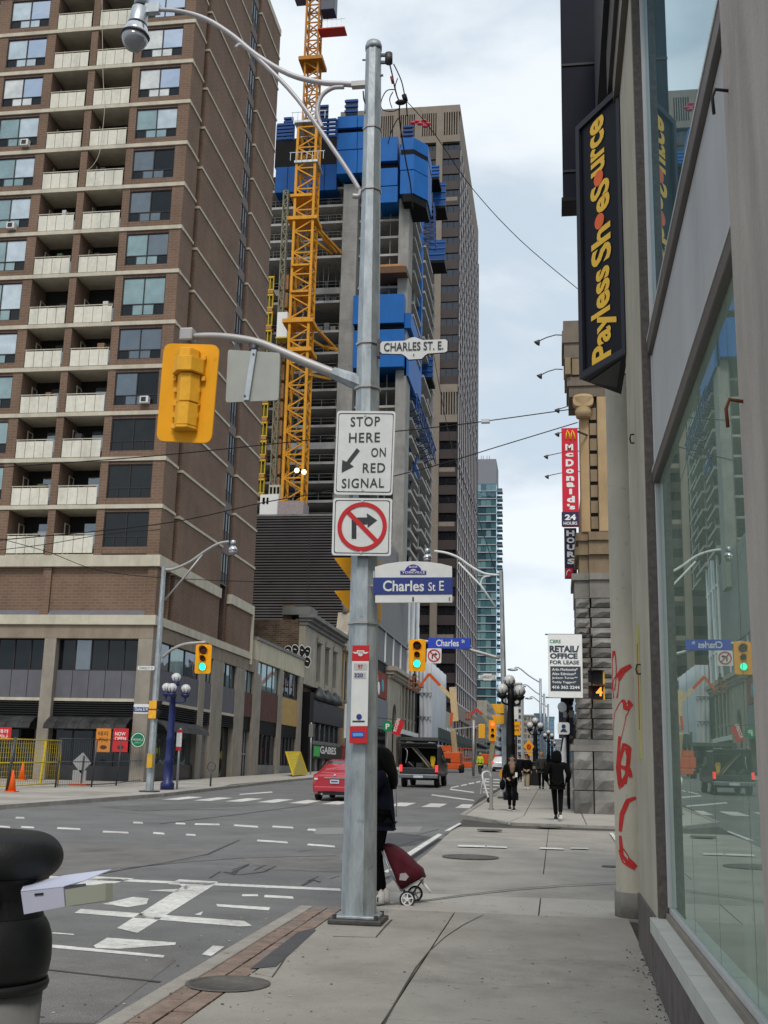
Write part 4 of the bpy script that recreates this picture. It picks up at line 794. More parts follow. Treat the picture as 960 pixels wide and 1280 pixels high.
for i in range(12):
    z = zs[-3]+.3+i*2.56
    xl = PY(138, 333, 500).x; g = MB().box(xl-.6, xl+.5, 137.2, 137.4, z, z+.14); g.box(xl-.6, xl+.5, 137.2, 137.4, z+1.75, z+2.0); [g.box(x, x+.1, 137.2, 137.4, z+.12, z+1.85) for x in (xl-.6, xl-.1, xl+.38)]
    gt = g.build('landing_gate', hy, t); MB().box(xl-.6, xl+.45, 137.5, 137.6, z+.1, z+1.9).build('mesh', M('gate_mesh', (.12, .10, .02), .8), gt); MB().box(xl-.7, xl+.4, 137.21, 138.8, z-.45, z-.02).build('floor', hb, gt)
    xr = PY(138, 350, 500).x; MB().box(xr-.5, xr+.6, 137.2, 138.6, z, z+2.1).build('landing_wall', hb, t); MB().box(xr+.61, xr+1.0, 137.4, 138.6, z+.2, z+1.9).build('landing_side', M('gate_dark', (.10, .06, .02), .8), t)
X0, X1, Z0, Z1 = rect(346, 390, 359, 421, 134); cab = MB().box(X0, X1, 134, 135.4, Z0, Z1).build('car', white, t, bevel=.05); MB().box(X0-.05, X1+.05, 133.9, 135.5, Z0-.2, Z0-.01).build('car_floor', hy, cab)
X0, X1, Z0, Z1 = rect(325, 618, 348, 640, 130); b0 = MB().box(X0, X1, 130, 133, Z0-.5, Z1).build('base_cabin', white, t); MB().box(X0+.3, X0+.6, 129.96, 130, Z0+1, Z1-.4).build('cabin_window', gl_dark, b0); MB().box(X0+.8, X0+1.05, 129.96, 130, Z0+1, Z1-.4).build('cabin_window', gl_dark, b0)
X0, X1, Z0, Z1 = rect(336, 606, 350, 620, 131); b1 = MB().box(X0, X1, 131, 133, Z0, Z1).build('base_cabin', cream, t); [MB().box(X0+.15+k*.45, X0+.42+k*.45, 130.95, 131, Z0+.3, Z1-.3).build('cabin_window', gl_dark, b1) for k in range(3)]
# ================================================================ TOWER CRANE
t = thing('tower_crane', 'tall yellow lattice tower crane standing before the unfinished tower', 'crane', (-30.3, 126, 26.7))
cx = (PY(125, 358, 620).x+PY(125, 378, 620).x)/2-.3; lattice(cx, 126.2, 31.8, 80.5, 2.65, 17, cyel, .15, t, chord=.3); lattice(cx+.1, 126.2, 80.5, 90, 1.9, 4, corg, .13, t, chord=.22)
lad = MB()
for i in range(40): z = 32+i*1.4; lad.bar((cx-.3+(.5 if i % 2 else 0), 126.2, z), (cx+.2-(.5 if i % 2 else 0), 126.3, z+1.4), .16)
lad.build('ladder', wgrey, t)
MB().box(cx-1.6, cx+1.5, 124.7, 127.6, 26.5, 31.8).build('plinth', M('plinth', (.30, .25, .25), .9, var=.15), t)
def collar(y, x0, x1, th=.35, m=cyel, name='collar'): z = PY(125, 375, y).z; a = PY(124.8, x0, y).x; b = PY(124.8, x1, y).x; return MB().box(a, b, 124.7, 128, z-th/2, z+th/2).build(name, m, t)
collar(245, 363, 390); collar(273, 359, 396, .45); collar(401, 353, 391, .5); collar(437, 360, 389, .5); collar(365, 363, 385, .25); collar(332, 364, 386, .25)
for y in (153, 203):
    collar(y, 368, 397, .3, steel, 'walkway'); z = PY(125, 375, y).z
    r_ = MB()
    for q in range(7): x = cx-1.9+q*.7; r_.box(x, x+.06, 124.4, 124.46, z, z+1.1)
    r_.box(cx-2, cx+2.5, 124.4, 124.46, z+1.05, z+1.12); r_.build('railing', steel, t)
for x0, y0, x1, y1 in ((391, 278, 427, 317), (392, 300, 414, 317), (388, 403, 421, 437), (386, 423, 410, 437), (386, 468, 413, 474), (421, 437, 408, 434), (392, 283, 420, 316)):
    MB().bar(PY(126, x0, y0), PY(139, x1, y1), .3).build('tie', cyel, t)
zt = 90
MB().box(cx-1.5, cx+1.6, 124.7, 127.8, zt, zt+.5).build('slewing_collar', corg, t)
lattice(cx, 126.2, zt+.5, zt+11, 1.9, 4, corg, .14, t, chord=.24)
MB().box(cx-1.6, cx+1.7, 124.6, 127.9, zt+11, zt+12).build('slewing_ring', corg, t); MB().box(cx-1.1, cx+1.2, 124.4, 128, zt+12, zt+16).build('top_frame', corg, t)
MB().box(cx+1.25, cx+3.1, 124, 126, zt+6.5, zt+13).build('operator_cab', M('cab_blue_black', (.03, .035, .06), .4), t, bevel=.1); MB().box(cx+1.7, cx+2.7, 123.9, 123.99, zt+8, zt+11).build('cab_window', gl_mid, t); MB().box(cx-2.6, cx-1.2, 124, 127, zt+9.6, zt+13).build('winch_house', M('winch_grey', (.12, .12, .16), .6), t)
MB().box(cx+1, cx+4.5, 124.2, 126, zt+3.85, zt+4).build('platform', M('signal_red', (.5, .05, .03)), t); r_ = MB()
for q in range(5): r_.box(cx+1.6+q*.6, cx+1.66+q*.6, 124.2, 124.26, zt+4, zt+5.2)
r_.box(cx+1.6, cx+4.5, 124.2, 124.26, zt+5.1, zt+5.2); r_.build('railing', steel, t)
for x, y in ((371, 588), (380, 590)): MB().sph(PY(124, x, y), .28, 10).build('floodlight', M('lamp_glow', (1, .85, .55), .4, emit=2.2, var=0), t)
# ================================================================ OFFICE TOWER
conO = M('office_concrete', (.225, .19, .155), .85, var=.1, scale=.3, stain=.15); spO = M('office_spandrel', (.048, .038, .036), .5, var=.08, scale=.5); glO = glass('office_glass', (.012, .012, .014), 1.9, (.75, .78, .85), .03, .3)
OY = 221.0; OX = -19.35
t = thing('office_tower', 'beige concrete office tower with dark window strips and a louvred top behind the unfinished tower', 'office building', (-28, OY, gz(OY)))
bay = [(-23.1, -19.36), (-27.9, -24.5), (-32.7, -29.3), (-37.5, -34.1), (-42.3, -38.9)]
MB().box(-46, OX-.5, OY+1.2, 281, 3, 143.8).build('core', M('office_core', (.03, .03, .032), .8), t)
zb = 14.5
pe = [(-23.1-4.8*k, -24.5-4.8*k) for k in range(4)]+[(-42.3, -46)]
for a, b in pe: MB().box(b, a, OY, OY+1.2, 3, 144.2).build('pier', conO, t)
for (za, zc) in ((71.4, 79.6), (135.3, 144.2)):
    for a, b in bay:
        MB().box(a, b, OY+.02, OY+1.2, za, za+1.6).build('band', conO, t); MB().box(a, b, OY+.02, OY+1.2, zc-1.7, zc).build('band', conO, t)
        n = 7; w = (b-a)/n
        for k in range(n): MB().box(a+w*k, a+w*(k+.5), OY+.025, OY+1.2, za+1.6, zc-1.7).build('louvre_fin', conO, t)
fl0 = [14.5+k*3.79 for k in range(15)]+[79.6+k*3.71 for k in range(15)]
s0 = MB().box(bay[0][0], bay[0][1], OY+.5, OY+1.15, 0, 1.95).build('spandrel', spO, t); g0 = MB().box(bay[0][0], bay[0][0]+1.19, OY+.8, OY+.9, 1.95, 3.79).build('window', glO, t)
for zi, z in enumerate(fl0):
    for k in range(3):
        put(s0, (-4.8*k, 0, z), t)
        for q in range(3): put(g0, (-4.8*k+q*1.26, 0, z), t)
    if zi in (3, 5, 9, 12, 26): MB().box(-23.05, -19.8, OY+.49, OY+.6, z+1.0, z+1.9).build('blind', conO, t)
for o in (s0, g0): bpy.data.objects.remove(o)
# east curtain wall
glE = glass('office_east_glass', (.24, .23, .24), 2.6, (.9, .93, 1), .03, .3); wm = M('white_mullion', (.42, .40, .41), .5)
ge = MB(); 
MB().box(OX-.5, OX-.1, OY+1.2, 281, 9, 135.2).build('glazing', glE, t); MB().box(OX-.5, OX+.0, OY+1.2, 281, 135.2, 144.2).build('band', conO, t); MB().box(OX-.5, OX, OY+1.2, 223.0, 3, 135.1).build('band', conO, t) if False else None
m0 = MB().box(OX-.1, OX+.12, OY+1.2, OY+1.45, 9, 135.1).build('mullion', frame, t)
for k in range(13): put(m0, (0, 5.0*k-.2 if k else -.9, 0), t)
h0 = MB().box(OX-.1, OX+.1, OY+1.3, 281, 0, .3).build('transom', wm, t)
for z in fl0: put(h0, (0, 0, z), t)
bpy.data.objects.remove(h0); bpy.data.objects.remove(m0)
m1 = MB().box(OX-.09, OX+.08, OY+3.4, OY+3.7, 9, 135.1).build('mullion', wm, t)
for k in range(12): put(m1, (0, 5.0*k, 0), t)
bpy.data.objects.remove(m1)
MB().box(OX-.5, OX+.3, OY+1.2, 281, 11.5, 14.4).build('podium_band', conO, t); MB().box(OX-.5, OX+.01, OY+1.3, 281, 3, 11.4).build('podium_glass', glO, t)
for k in range(8): MB().box(OX-.1, OX+.25, OY+1.4+k*8, OY+2.6+k*8, 3, 11.4).build('podium_column', conO, t)
MB().box(-32, OX+.2, OY-.15, OY+.0, 3, 4).build('base', conO, t)
# ================================================================ GLASS CONDOMINIUM
glc = glass('condo_glass', (.06, .13, .15), 2.4, (.7, .95, 1), .04, .2); glc2 = glass('condo_glass_dark', (.03, .06, .08), 2.0, (.7, .9, 1), .04, .2); glc3 = glass('condo_glass_pale', (.14, .24, .25), 2.4, (.8, 1, 1), .05); pent = M('penthouse_grey', (.20, .205, .23), .7)
t = thing('condominium_tower', 'slender blue green glass condominium tower with rows of balconies, farthest of the tall towers', 'apartment building', (-25, 430, gz(430)))
MB().box(-36, -22.2, 431, 455, 5, 112).build('core', glc2, t); MB().box(-36, -22.3, 432, 450, 112, 122.3).build('penthouse', pent, t); [MB().cyl((x, 433, 122.3), (x, 433, 124), .12, n=6).build('vent', pent, t) for x in (-28.2, -27.4, -26, -25)]
nf = 34; p0 = [MB().box(-36+k*1.97+.05, -36+(k+1)*1.97-.05, 430.6, 430.9, 0, 2.6).build('window', g, t) for k, g in enumerate((glc, glc2, glc3, glc, glc2, glc3, glc))]
sl0 = MB().box(-36, -22, 430.2, 431, -.3, 0).build('floor_slab', M('condo_slab', (.34, .36, .37), .7), t); b0 = MB().box(-22, -19.8, 431, 436, -.25, 0).build('balcony_slab', MATS['condo_slab'], t); bg0 = MB().box(-19.95, -19.85, 431, 436, 0, 1.05).build('balcony_glass', glc, t); bs0 = MB().box(-22, -19.95, 431, 431.1, 0, 1.05).build('balcony_glass', glc2, t)
rq = random.Random(5)
for k in range(nf):
    z = 8+k*3.06; put(sl0, (0, 0, z), t); put(b0, (0, 0, z), t); put(bg0, (0, 0, z), t); put(bs0, (0, 0, z), t)
    for j in range(7):
        s = rq.choice(p0); put(s, (0, 0, 0), t).location = Vector((p0[j].location.x+(p0.index(s)*-1.97+j*1.97), 0, z))
for o in p0+[sl0, b0, bg0, bs0]: bpy.data.objects.remove(o)
# ================================================================ FAR BLOCKS CLOSING THE STREET
def farblock(px, Y, d, m, lab, floors, n, wm_=gl_mid):
    X0, X1, Z0, Z1 = rect(*px, Y); t = thing('distant_building', lab, 'building', ((X0+X1)/2, Y, gz(Y)))
    MB().box(X0, X1, Y, Y+d, gz(Y)-2, Z1).build('wall', m, t); h = (Z1-gz(Y)-1)/floors; w = (X1-X0)/n
    for i in range(floors):
        for j in range(n): MB().box(X0+w*(j+.2), X0+w*(j+.85), Y-.12, Y-.01, gz(Y)+1+h*(i+.3), gz(Y)+1+h*(i+.85)).build('window', wm_, t)
    MB().box(X0-.2, X1+.2, Y-.2, Y+d, Z1, Z1+.5).build('parapet', m, t)
farblock((598, 893, 644, 958), 470, 20, M('far_white', (.42, .43, .46), .7, var=.1), 'pale patterned block closing the street behind the far traffic lights', 12, 8)
farblock((634, 855, 652, 955), 400, 30, M('far_cream', (.40, .39, .36), .8), 'pale narrow block left of the beige block in the far distance', 12, 3)
farblock((650, 895, 668, 955), 420, 30, M('far_beige', (.34, .30, .25), .8), 'beige block beyond the street lamps in the far distance', 7, 4)
farblock((668, 893, 682, 955), 520, 20, M('far_blue', (.10, .16, .26), .4), 'dark blue glass block, left half of the pair at the end of the street', 9, 4, glc2)
farblock((682.4, 897, 693, 955), 560, 20, M('far_blue2', (.14, .22, .33), .4), 'paler blue block, right half of the pair at the end of the street', 9, 3, glc)
farblock((693.4, 925, 703, 958), 600, 20, M('far_grey', (.25, .23, .22), .8), 'low brownish block at the far right end of the street', 3, 3)
farblock((575, 905, 600, 958), 500, 20, M('far_dark', (.10, .10, .11), .8), 'dark block beyond the office tower podium', 6, 4) if False else None
# ================================================================ SHOE SHOP FRONT ON THE RIGHT
bpaint = M('wall_paint_beige', (.44, .40, .32), .8, var=.10, scale=1.5, stain=.24, spots=.18, bump=.12, bscale=40)
bstone = M('brown_granite', (.115, .098, .09), .8, var=.3, scale=22, bump=.2, bscale=120)
dstone = M('dark_base_stone', (.135, .118, .11), .85, var=.22, scale=5, stain=.35, bump=.25, bscale=60)
pillarm = M('pillar_granite', (.42, .37, .33), .75, var=.16, scale=3, stretch=(1, 1, .3), stain=.32, speck=.06, bump=.25, bscale=90)
alum = M('aluminium_white', (.50, .50, .50), .45, metal=.2, var=.06)
bronze = M('bronze_frame', (.13, .115, .105), .45, metal=.4, var=.1)
panelg = M('soffit_panel_grey', (.46, .46, .46), .55, var=.07, scale=1, stain=.12)
gl_shop = glass('shop_glass', (.23, .30, .235), 2.0, (.86, .97, .95), .006)
gl_shop2 = glass('shop_glass_upper', (.10, .17, .19), 1.8, (.8, .95, 1), .006)
SX = .72
t = thing('shoe_shop_building', 'shoe shop frontage with large green tinted windows and beige painted wall along the right side', 'shop', (SX, 8, gz(8)))
MB().box(1.2, 14, -8, 12.6, 0, 11).build('building_core', M('interior_grey', (.2, .2, .2), .9), t)
MB().box(SX-.02, 1.2, 8.93, 10.75, 0, .60).build('base', dstone, t); MB().box(SX-.03, 1.2, 4.31, 8.928, -.2, .555).build('base', dstone, t)
MB().box(SX, 1.2, 8.93, 10.76, .601, 8.45).build('painted_wall', bpaint, t)
MB().box(SX+.005, .86, 8.862, 8.929, .601, 8.45).build('granite_trim', bstone, t)
MB().box(.97, 1.2, 10.77, 12.55, .15, 8.45).build('painted_wall', bpaint, t)
# window wall
def wallbox(x0, x1, y0, y1, z0, z1, n, m, b=0): return MB().box(x0, x1, y0, y1, z0, z1).build(n, m, t, bevel=b)
ledge = M('sill_pale', (.46, .46, .43), .7, var=.08, scale=4, stain=.1)
for y0, y1 in ((6.47, 8.925), (4.315, 6.455)): 
    wallbox(SX-.055, SX+.0, y0, y1, .50, .585, 'sill', ledge, .006); wallbox(SX-.055, .775, y0, y1, .587, .605, 'sill', ledge); 
wallbox(.776, .83, 4.32, 8.86, .56, .645, 'sill_frame', M('sill_brown', (.22, .19, .16), .6), .004)
wallbox(.80, .84, 4.32, 8.86, .647, .685, 'window_frame', alum, .003)
wallbox(.79, .83, 8.82, 8.861, .686, 10.5, 'window_frame', alum, .003); wallbox(.832, .842, 8.80, 8.819, .686, 10.5, 'window_gasket', blk)
W1 = MB().box(.82, .828, 4.33, 8.80, .686, 3.86).build('window_pane', gl_shop, t)
for y in (5.2, 6.3, 7.4): MB().box(.819, .8195, y, y+.003, .69, 3.85).build('joint', wgrey, W1)
wallbox(.775, .86, 4.32, 8.84, 3.861, 3.95, 'window_frame', bronze, .006); wallbox(.77, .80, 4.33, 8.84, 3.951, 3.975, 'window_frame', alum)
for y0, y1 in ((4.33, 5.9), (5.905, 8.83)): wallbox(.80, .86, y0, y1, 3.976, 4.93, 'panel', panelg)
wallbox(.765, .86, 4.32, 8.84, 4.935, 5.05, 'window_frame', bronze, .006); wallbox(.76, .80, 4.33, 8.84, 5.051, 5.075, 'window_frame', alum)
wallbox(.82, .828, 4.33, 8.80, 5.076, 10.5, 'window_pane', gl_shop2)
wallbox(.60, 1.2, 3.4-11, 4.31, -.3, 11, 'pillar', pillarm, .02) if False else wallbox(SX-.01, 1.2, -8, 4.31, -.3, 11, 'pillar', pillarm, .02)
wallbox(.66, 1.2, 8.5, 10.76, 8.451, 8.75, 'head_band', bronze); wallbox(.62, 1.2, 8.0, 11.1, 8.751, 9.3, 'head_band', M('head_brown', (.09, .08, .075), .7)); wallbox(.56, 1.2, 8.0, 12.6, 9.301, 11, 'head_band', M('fascia_dark', (.03, .03, .035), .6))
for (y, z, m) in ((4.18, 4.25, frame), (4.2, 2.95, M('rust', (.16, .06, .03), .9, var=.3))):
    h = MB().tube([(SX-.01, y, z+.05), (SX-.06, y, z+.06), (SX-.075, y-.01, z+.02), (SX-.07, y, z-.05)], .007, 7); h.build('hook', m, t)
for z in (4.55, 2.5): MB().tube([(SX, 9.9, z+.04), (SX-.03, 9.9, z+.04), (SX-.04, 9.9, z), (SX-.03, 9.9, z-.04), (SX, 9.9, z-.04)], .008, 6).build('hook', frame, t)
# rounded corner column with graffiti
cc = (.835, 12.72); CR = .225
MB().lathe((cc[0], cc[1], gz(12.7)-.05), [(.235, 0), (.235, .28), (.225, .30), (.225, 5.95)], 36).build('corner_column', bpaint, t)
MB().lathe((cc[0], cc[1], gz(12.7)-.05), [(.245, 0), (.245, .29), (.236, .295)], 36).build('column_base', M('column_base', (.22, .205, .18), .9, var=.2, scale=6, bump=.3), t)
MB().box(.86, 1.2, 12.551, 12.9, .1, 8.45).build('painted_wall', bpaint, t)
wallbox(.66, .9, 12.5, 12.75, 5.9, 8.45, 'drain_pipe', bpaint) if False else None
gr = M('spray_red', (.50, .035, .03), .6, var=.2, scale=14)
def spray(pts, w):      # painted strokes that follow the round column
    v = []
    P = [PY(12.5, *p) for p in pts]
    Q = []
    for i in range(len(P)-1):
        for j in range(5): Q.append(P[i].lerp(P[i+1], j/5))
    Q.append(P[-1]); n = len(Q)
    for i, p in enumerate(Q):
        d = (Q[min(i+1, n-1)]-Q[max(i-1, 0)]); d = Vector((d.x, d.z)).normalized(); ww = w*(.55+.45*math.sin(math.pi*(i+.6)/(n+.2)))
        for s in (1, -1):
            x = p.x+s*d.y*ww/2; z = p.z-s*d.x*ww/2; dx = max(-.99, min(.75, (x-cc[0])/CR)); v.append((cc[0]+dx*(CR+.003), cc[1]-math.sqrt(1-dx*dx)*(CR+.003), z))
    MB().add(v, [(2*i, 2*i+1, 2*i+3, 2*i+2) for i in range(n-1)]).build('graffiti_stroke', gr, t, fixn=False)
spray([(770, 872), (771, 850), (779, 838), (789, 832)], .07); spray([(768, 812), (769, 835), (768, 862)], .045)
spray([(789, 885), (782, 880), (776, 893), (772, 925)], .13); spray([(775, 920), (773, 960), (776, 985), (784, 968), (787, 935), (780, 930), (776, 950)], .045); spray([(776, 958), (786, 962), (789, 972)], .05); spray([(781, 935), (780, 980)], .09)
spray([(795, 997), (785, 1001), (778, 1018), (776, 1040)], .05); spray([(777, 1062), (783, 1076), (795, 1085)], .09); spray([(776, 1045), (778, 1070), (790, 1084)], .04)
sy = MB().box(SX-.004, SX-.001, 9.95, 10.35, 1.75, 2.9).build('yellow_streak', M('faded_yellow', (.45, .42, .16), .7, var=.2), t); MB().box(SX-.006, SX-.0045, 10.1, 10.2, 2.0, 2.75).build('red_streak', M('faded_red', (.35, .12, .06), .7), t)
# --- V shaped projecting shop sign
sgd = M('sign_case_black', (.006, .007, .012), .5, var=.1, spec=.12)
A_ = Vector((.305, 11.35, 5.63)); An = Vector((.735, 10.62, 5.63)); Af = Vector((.735, 11.85, 5.63)); HS = 2.93
t2 = thing('projecting_shop_sign', 'black wedge shaped Payless ShoeSource sign with yellow letters running up it, above the beige wall', 'sign', (.72, 11.35, 5.63))
body = MB().prism([A_, An, Af], (0, 0, HS)).build('case', sgd, t2)
ux = (An-A_).normalized(); nrm = Vector((ux.y, -ux.x, 0)); fw_ = (An-A_).length
fr = MB(); o = A_+nrm*.012
for z0, z1 in ((0, .07), (HS-.07, HS)): fr.prism([A_+Vector((0, 0, z0)), An+Vector((0, 0, z0)), An+Vector((0, 0, z1)), A_+Vector((0, 0, z1))], nrm*.03)
for f0, f1 in ((0, .07), (fw_-.06, fw_)): fr.prism([A_+ux*f0+Vector((0, 0, .071)), A_+ux*f1+Vector((0, 0, .071)), A_+ux*f1+Vector((0, 0, HS-.071)), A_+ux*f0+Vector((0, 0, HS-.071))], nrm*.03)
fr.build('rim', M('sign_rim', (.02, .022, .03), .5), t2)
yel = M('sign_yellow', (.85, .48, .01), .45, var=.04); orr = M('sign_orange', (.80, .13, .03), .5, var=.03)
def zface(x, y): d = ray(x, y); return (EYEV+d*((A_-EYEV).dot(nrm)/d.dot(nrm))).z-A_.z
def runup(s, x, y0, y1, m, bold=.035, h=.40, off=0):
    z0, z1 = zface(x, y1), zface(x, y0); return letter(s, A_+ux*(fw_*.5+h*.5+off)+Vector((0, 0, z0))+nrm*.004, (0, 0, 1), -ux, z1-z0, h, m, t2, bold)
runup('Payless', 752, 336, 451, yel, .032, .46, .02); runup('Sh', 750, 286, 331, yel, .032, .37); runup('eS', 748, 230, 269, yel, .032, .36); runup('urce', 748, 147, 217, yel, .032, .27, -.03)
for x, y in ((751, 276), (749, 223)): z = zface(x, y); MB().cyl(A_+ux*fw_*.48+Vector((0, 0, z))+nrm*.002, A_+ux*fw_*.48+Vector((0, 0, z))+nrm*.012, .085, n=24).build('orange_dot', orr, t2)
uf = (Af-A_).normalized(); 
MB().prism([A_+Vector((.08, .05, -.008)), An+Vector((-.06, .16, -.008)), Af+Vector((-.06, -.25, -.008))], (0, 0, .006)).build('underside_panel', M('sign_underside', (.05, .05, .055), .5), t2)
MB().box(.735, .86, 10.9, 11.0, 5.8, 5.9).build('bracket', grill, t2); MB().box(.735, .86, 11.7, 11.8, 8.3, 8.4).build('bracket', grill, t2)
b0 = PY(13.0, 704, 248); t3 = thing('blank_blade_sign', 'large blank dark navy box projecting high above the wedge sign', 'sign', (.6, 13.1, b0.z))
MB().box(b0.x, 1.1, 13.0, 13.35, b0.z, b0.z+4.6).build('case', M('navy_case', (.007, .008, .018), .6, var=.2, spec=.1), t3, bevel=.01)
for k in range(3): MB().box(b0.x-.004, .8, 12.985, 12.999, b0.z+.35+1.5*k, b0.z+.38+1.5*k).build('seam', blk, t3)
MB().box(b0.x-.02, 1.1, 12.97, 13.38, b0.z-.05, b0.z-.001).build('rim', sgd, t3)
# ================================================================ OLD STONE BANK
ash = [M('ashlar_%d' % i, c, .9, var=.22, scale=2.5, bump=1.0, bscale=7, stain=.3) for i, c in enumerate([(.205, .195, .18), (.17, .162, .15), (.24, .228, .21), (.145, .138, .13)])]
sand = M('sandstone_gold', (.42, .30, .165), .85, var=.14, scale=.9, stain=.25, bump=.2, bscale=14); sandd = M('sandstone_brown', (.24, .18, .115), .88, var=.16, scale=1.2, stain=.3, bump=.2, bscale=14); sgrey = M('moulding_grey', (.22, .205, .185), .88, var=.16, scale=1.5, stain=.3, bump=.2, bscale=14)
t = thing('bank_building', 'old bank with rough grey stone base, golden pilasters and deep cornice on the right', 'building', (.6, 34.5, gz(34.5)))
BX = .62; BY = 34.45
MB().box(BX+.35, 22, BY+.3, 37.2, 0, 15.5).build('wall', sandd, t); MB().box(1.35, 22, 37.2, 62, 0, 15.5).build('wall', sandd, t)
rs = random.Random(9)
def rock(x0, x1, y0, y1, z0, z1, m, face='y'):     # rough faced block: front pushed out unevenly
    nx, nz = 3, 2; mb = MB(); pts = []
    for j in range(nz+1):
        for i in range(nx+1):
            ed = i in (0, nx) or j in (0, nz); o = 0 if ed else -rs.uniform(.05, .14)
            fx, fz = i/nx, j/nz
            if not ed: fx += rs.uniform(-.08, .08); fz += rs.uniform(-.08, .08)
            pts.append((x0+(x1-x0)*fx, y0+o, z0+(z1-z0)*fz))
    n = len(pts); f = [(j*(nx+1)+i, j*(nx+1)+i+1, (j+1)*(nx+1)+i+1, (j+1)*(nx+1)+i) for j in range(nz) for i in range(nx)]
    b = [(x0, y1, z0), (x1, y1, z0), (x1, y1, z1), (x0, y1, z1)]; c = [0, nx, n-1, n-1-nx]
    rim = [list(range(0, nx+1)), [i*(nx+1)+nx for i in range(nz+1)], [n-1-i for i in range(nx+1)], [(nz-i)*(nx+1) for i in range(nz+1)]]
    for k in range(4): f.append([n+k]+rim[k]+[n+(k+1) % 4])
    mb.add(pts+b, f); return mb.build('stone', m, t)
zl = [rect(720, y, 745, y+1, BY)[3] for y in (1018, 988, 962, 939)] 
zz = zl[0]; 
for (a, b) in zip(zl, zl[1:]):
    for x0, x1 in ((.50, 1.06), (1.08, 1.95)): rock(x0+.01, x1-.01, BY-.18, BY+.3, a+.012, b-.012, rs.choice(ash))
    for k in range(3): y0 = BY+.32+k*.85; MB().box(.50, BX+.35, y0, y0+.83, a+.012, b-.012).build('stone', rs.choice(ash), t, bevel=.05)
zb_ = zl[-1]
for z0, z1, o in ((zb_, zb_+.18, .20), (zb_+.18, zb_+.34, .10)): MB().box(BX-o, 2.2, BY-o, 37.1, z0, z1).build('moulding', sgrey, t)
zt_ = rect(720, 748, 745, 750, BY)[3]; zc_ = zb_+.34; n = 14; hh = (zt_-zc_)/n
for k in range(n):
    z0 = zc_+hh*k; off = .06 if k % 2 else 0
    for x0, x1 in ((BX, 1.02+off*.5), (1.06+off*.5, 1.95)): rock(x0+.008, x1-.008, BY-(.03 if x0 < 1 else .12), BY+.3, z0+.012, z0+hh-.012, rs.choice(ash))
    for q in range(2): y0 = BY+.32+q*1.2; MB().box(BX-.0, BX+.35, y0+.01, y0+1.18, z0+.012, z0+hh-.012).build('stone', rs.choice(ash), t, bevel=.04)
for q, (z0, z1, o, m) in enumerate(((zt_, zt_+.55, .02, sgrey), (zt_+.55, zt_+.75, .10, sgrey), (zt_+.75, zt_+1.35, -.14, sandd), (zt_+1.35, zt_+1.6, -.02, sandd), (zt_+1.6, zt_+1.8, -.12, sandd), (zt_+1.8, zt_+2.05, -.04, sandd))):
    MB().box(BX-o, 1.04, BY-o, 37.1, z0, z1).build('moulding', m, t); MB().box(1.05, 2.2, BY-o-.12, BY+.4, z0, z1).build('moulding', m, t)
zp = zt_+2.05; zk = 13.2
MB().box(.84, 1.12, BY-.02, BY+.4, zp, zk).build('pilaster', sand, t, bevel=.03); MB().box(1.37, 2.3, BY-.10, BY+.4, zp, zk).build('pilaster', sand, t, bevel=.03)
k = 0; z = zp+.1
while z < zk-.3: MB().box(1.14, 1.35, BY-.04, BY+.3, z, z+.38).build('quoin', sandd, t); z += .50
MB().box(1.12, 1.37, BY+.05, BY+.3, zp, zk).build('joint_strip', blk, t)
for y0 in (BY+1.2,): MB().box(.87, .97, y0, y0+1.4, zp, zk).build('pilaster', sand, t)
MB().lathe((.95, BY-.1, zk-.7), [(.22, 0), (.26, .2), (.2, .4), (.34, .6), (.3, .7)], 14).build('capital', sand, t); MB().cyl((.80, BY-.3, zk-.2), (.80, BY+.1, zk-.2), .17, n=14).build('volute', sand, t); MB().cyl((1.1, BY-.3, zk-.2), (1.1, BY+.1, zk-.2), .17, n=14).build('volute', sand, t)
cz = [(13.2, 13.55, .10), (13.55, 13.85, .16), (14.45, 14.95, .24), (14.95, 15.35, .30), (15.35, 15.7, .26)]
cdark = M('cornice_dark', (.17, .14, .11), .9, var=.2, scale=1, stain=.3)
for z0, z1, o in cz: MB().box(BX-o, 22, BY-o, 36.3, z0, z1).build('cornice', cdark, t)
MB().box(BX-.04, 22, BY-.04, 36.2, 13.85, 14.45).build('cornice', cdark, t)
for k in range(4): y = BY-.3+k*.5; MB().box(BX-.22, BX-.04, y, y+.4, 13.9, 14.45).build('modillion', sandd, t)
for k in range(5): MB().box(BX+k*.5, BX+k*.5+.22, BY-.22, BY-.04, 13.9, 14.45).build('modillion', sandd, t)
MB().box(.0, BX+.3, BY+4.2, BY+4.6, 6.1, 7.4).build('gold_plaque', sandd, t) if False else None
# far right hand shops
for (a, b, h, m, lab) in ((62.2, 82, 10.5, sandd, 'brown shop building just beyond the old bank on the right'), (82.2, 120, 9, wgrey, 'grey shop row farther down the right pavement'), (120.2, 330, 8, M('far_row', (.25, .22, .2), .85), 'distant shop row ending the right pavement')):
    q = thing('shop_building', lab, 'building', (.75, a, gz(a))); MB().box(1.5, 20, a, b, gz(a)-.5, gz(b)+h).build('wall', m, q)
    MB().box(1.1, 1.5, a, b, gz(b)+2.9, gz(b)+3.3).build('canopy', blackm, q)
    for j in range(int((b-a)/5)): y = a+.6+j*5; MB().box(1.43, 1.499, y, y+3.8, gz(y)+.4, gz(y)+2.8).build('shop_window', gl_dark, q); MB().box(1.43, 1.499, y+.5, y+3, gz(y)+4.5, gz(y)+6.3).build('window', gl_mid, q)
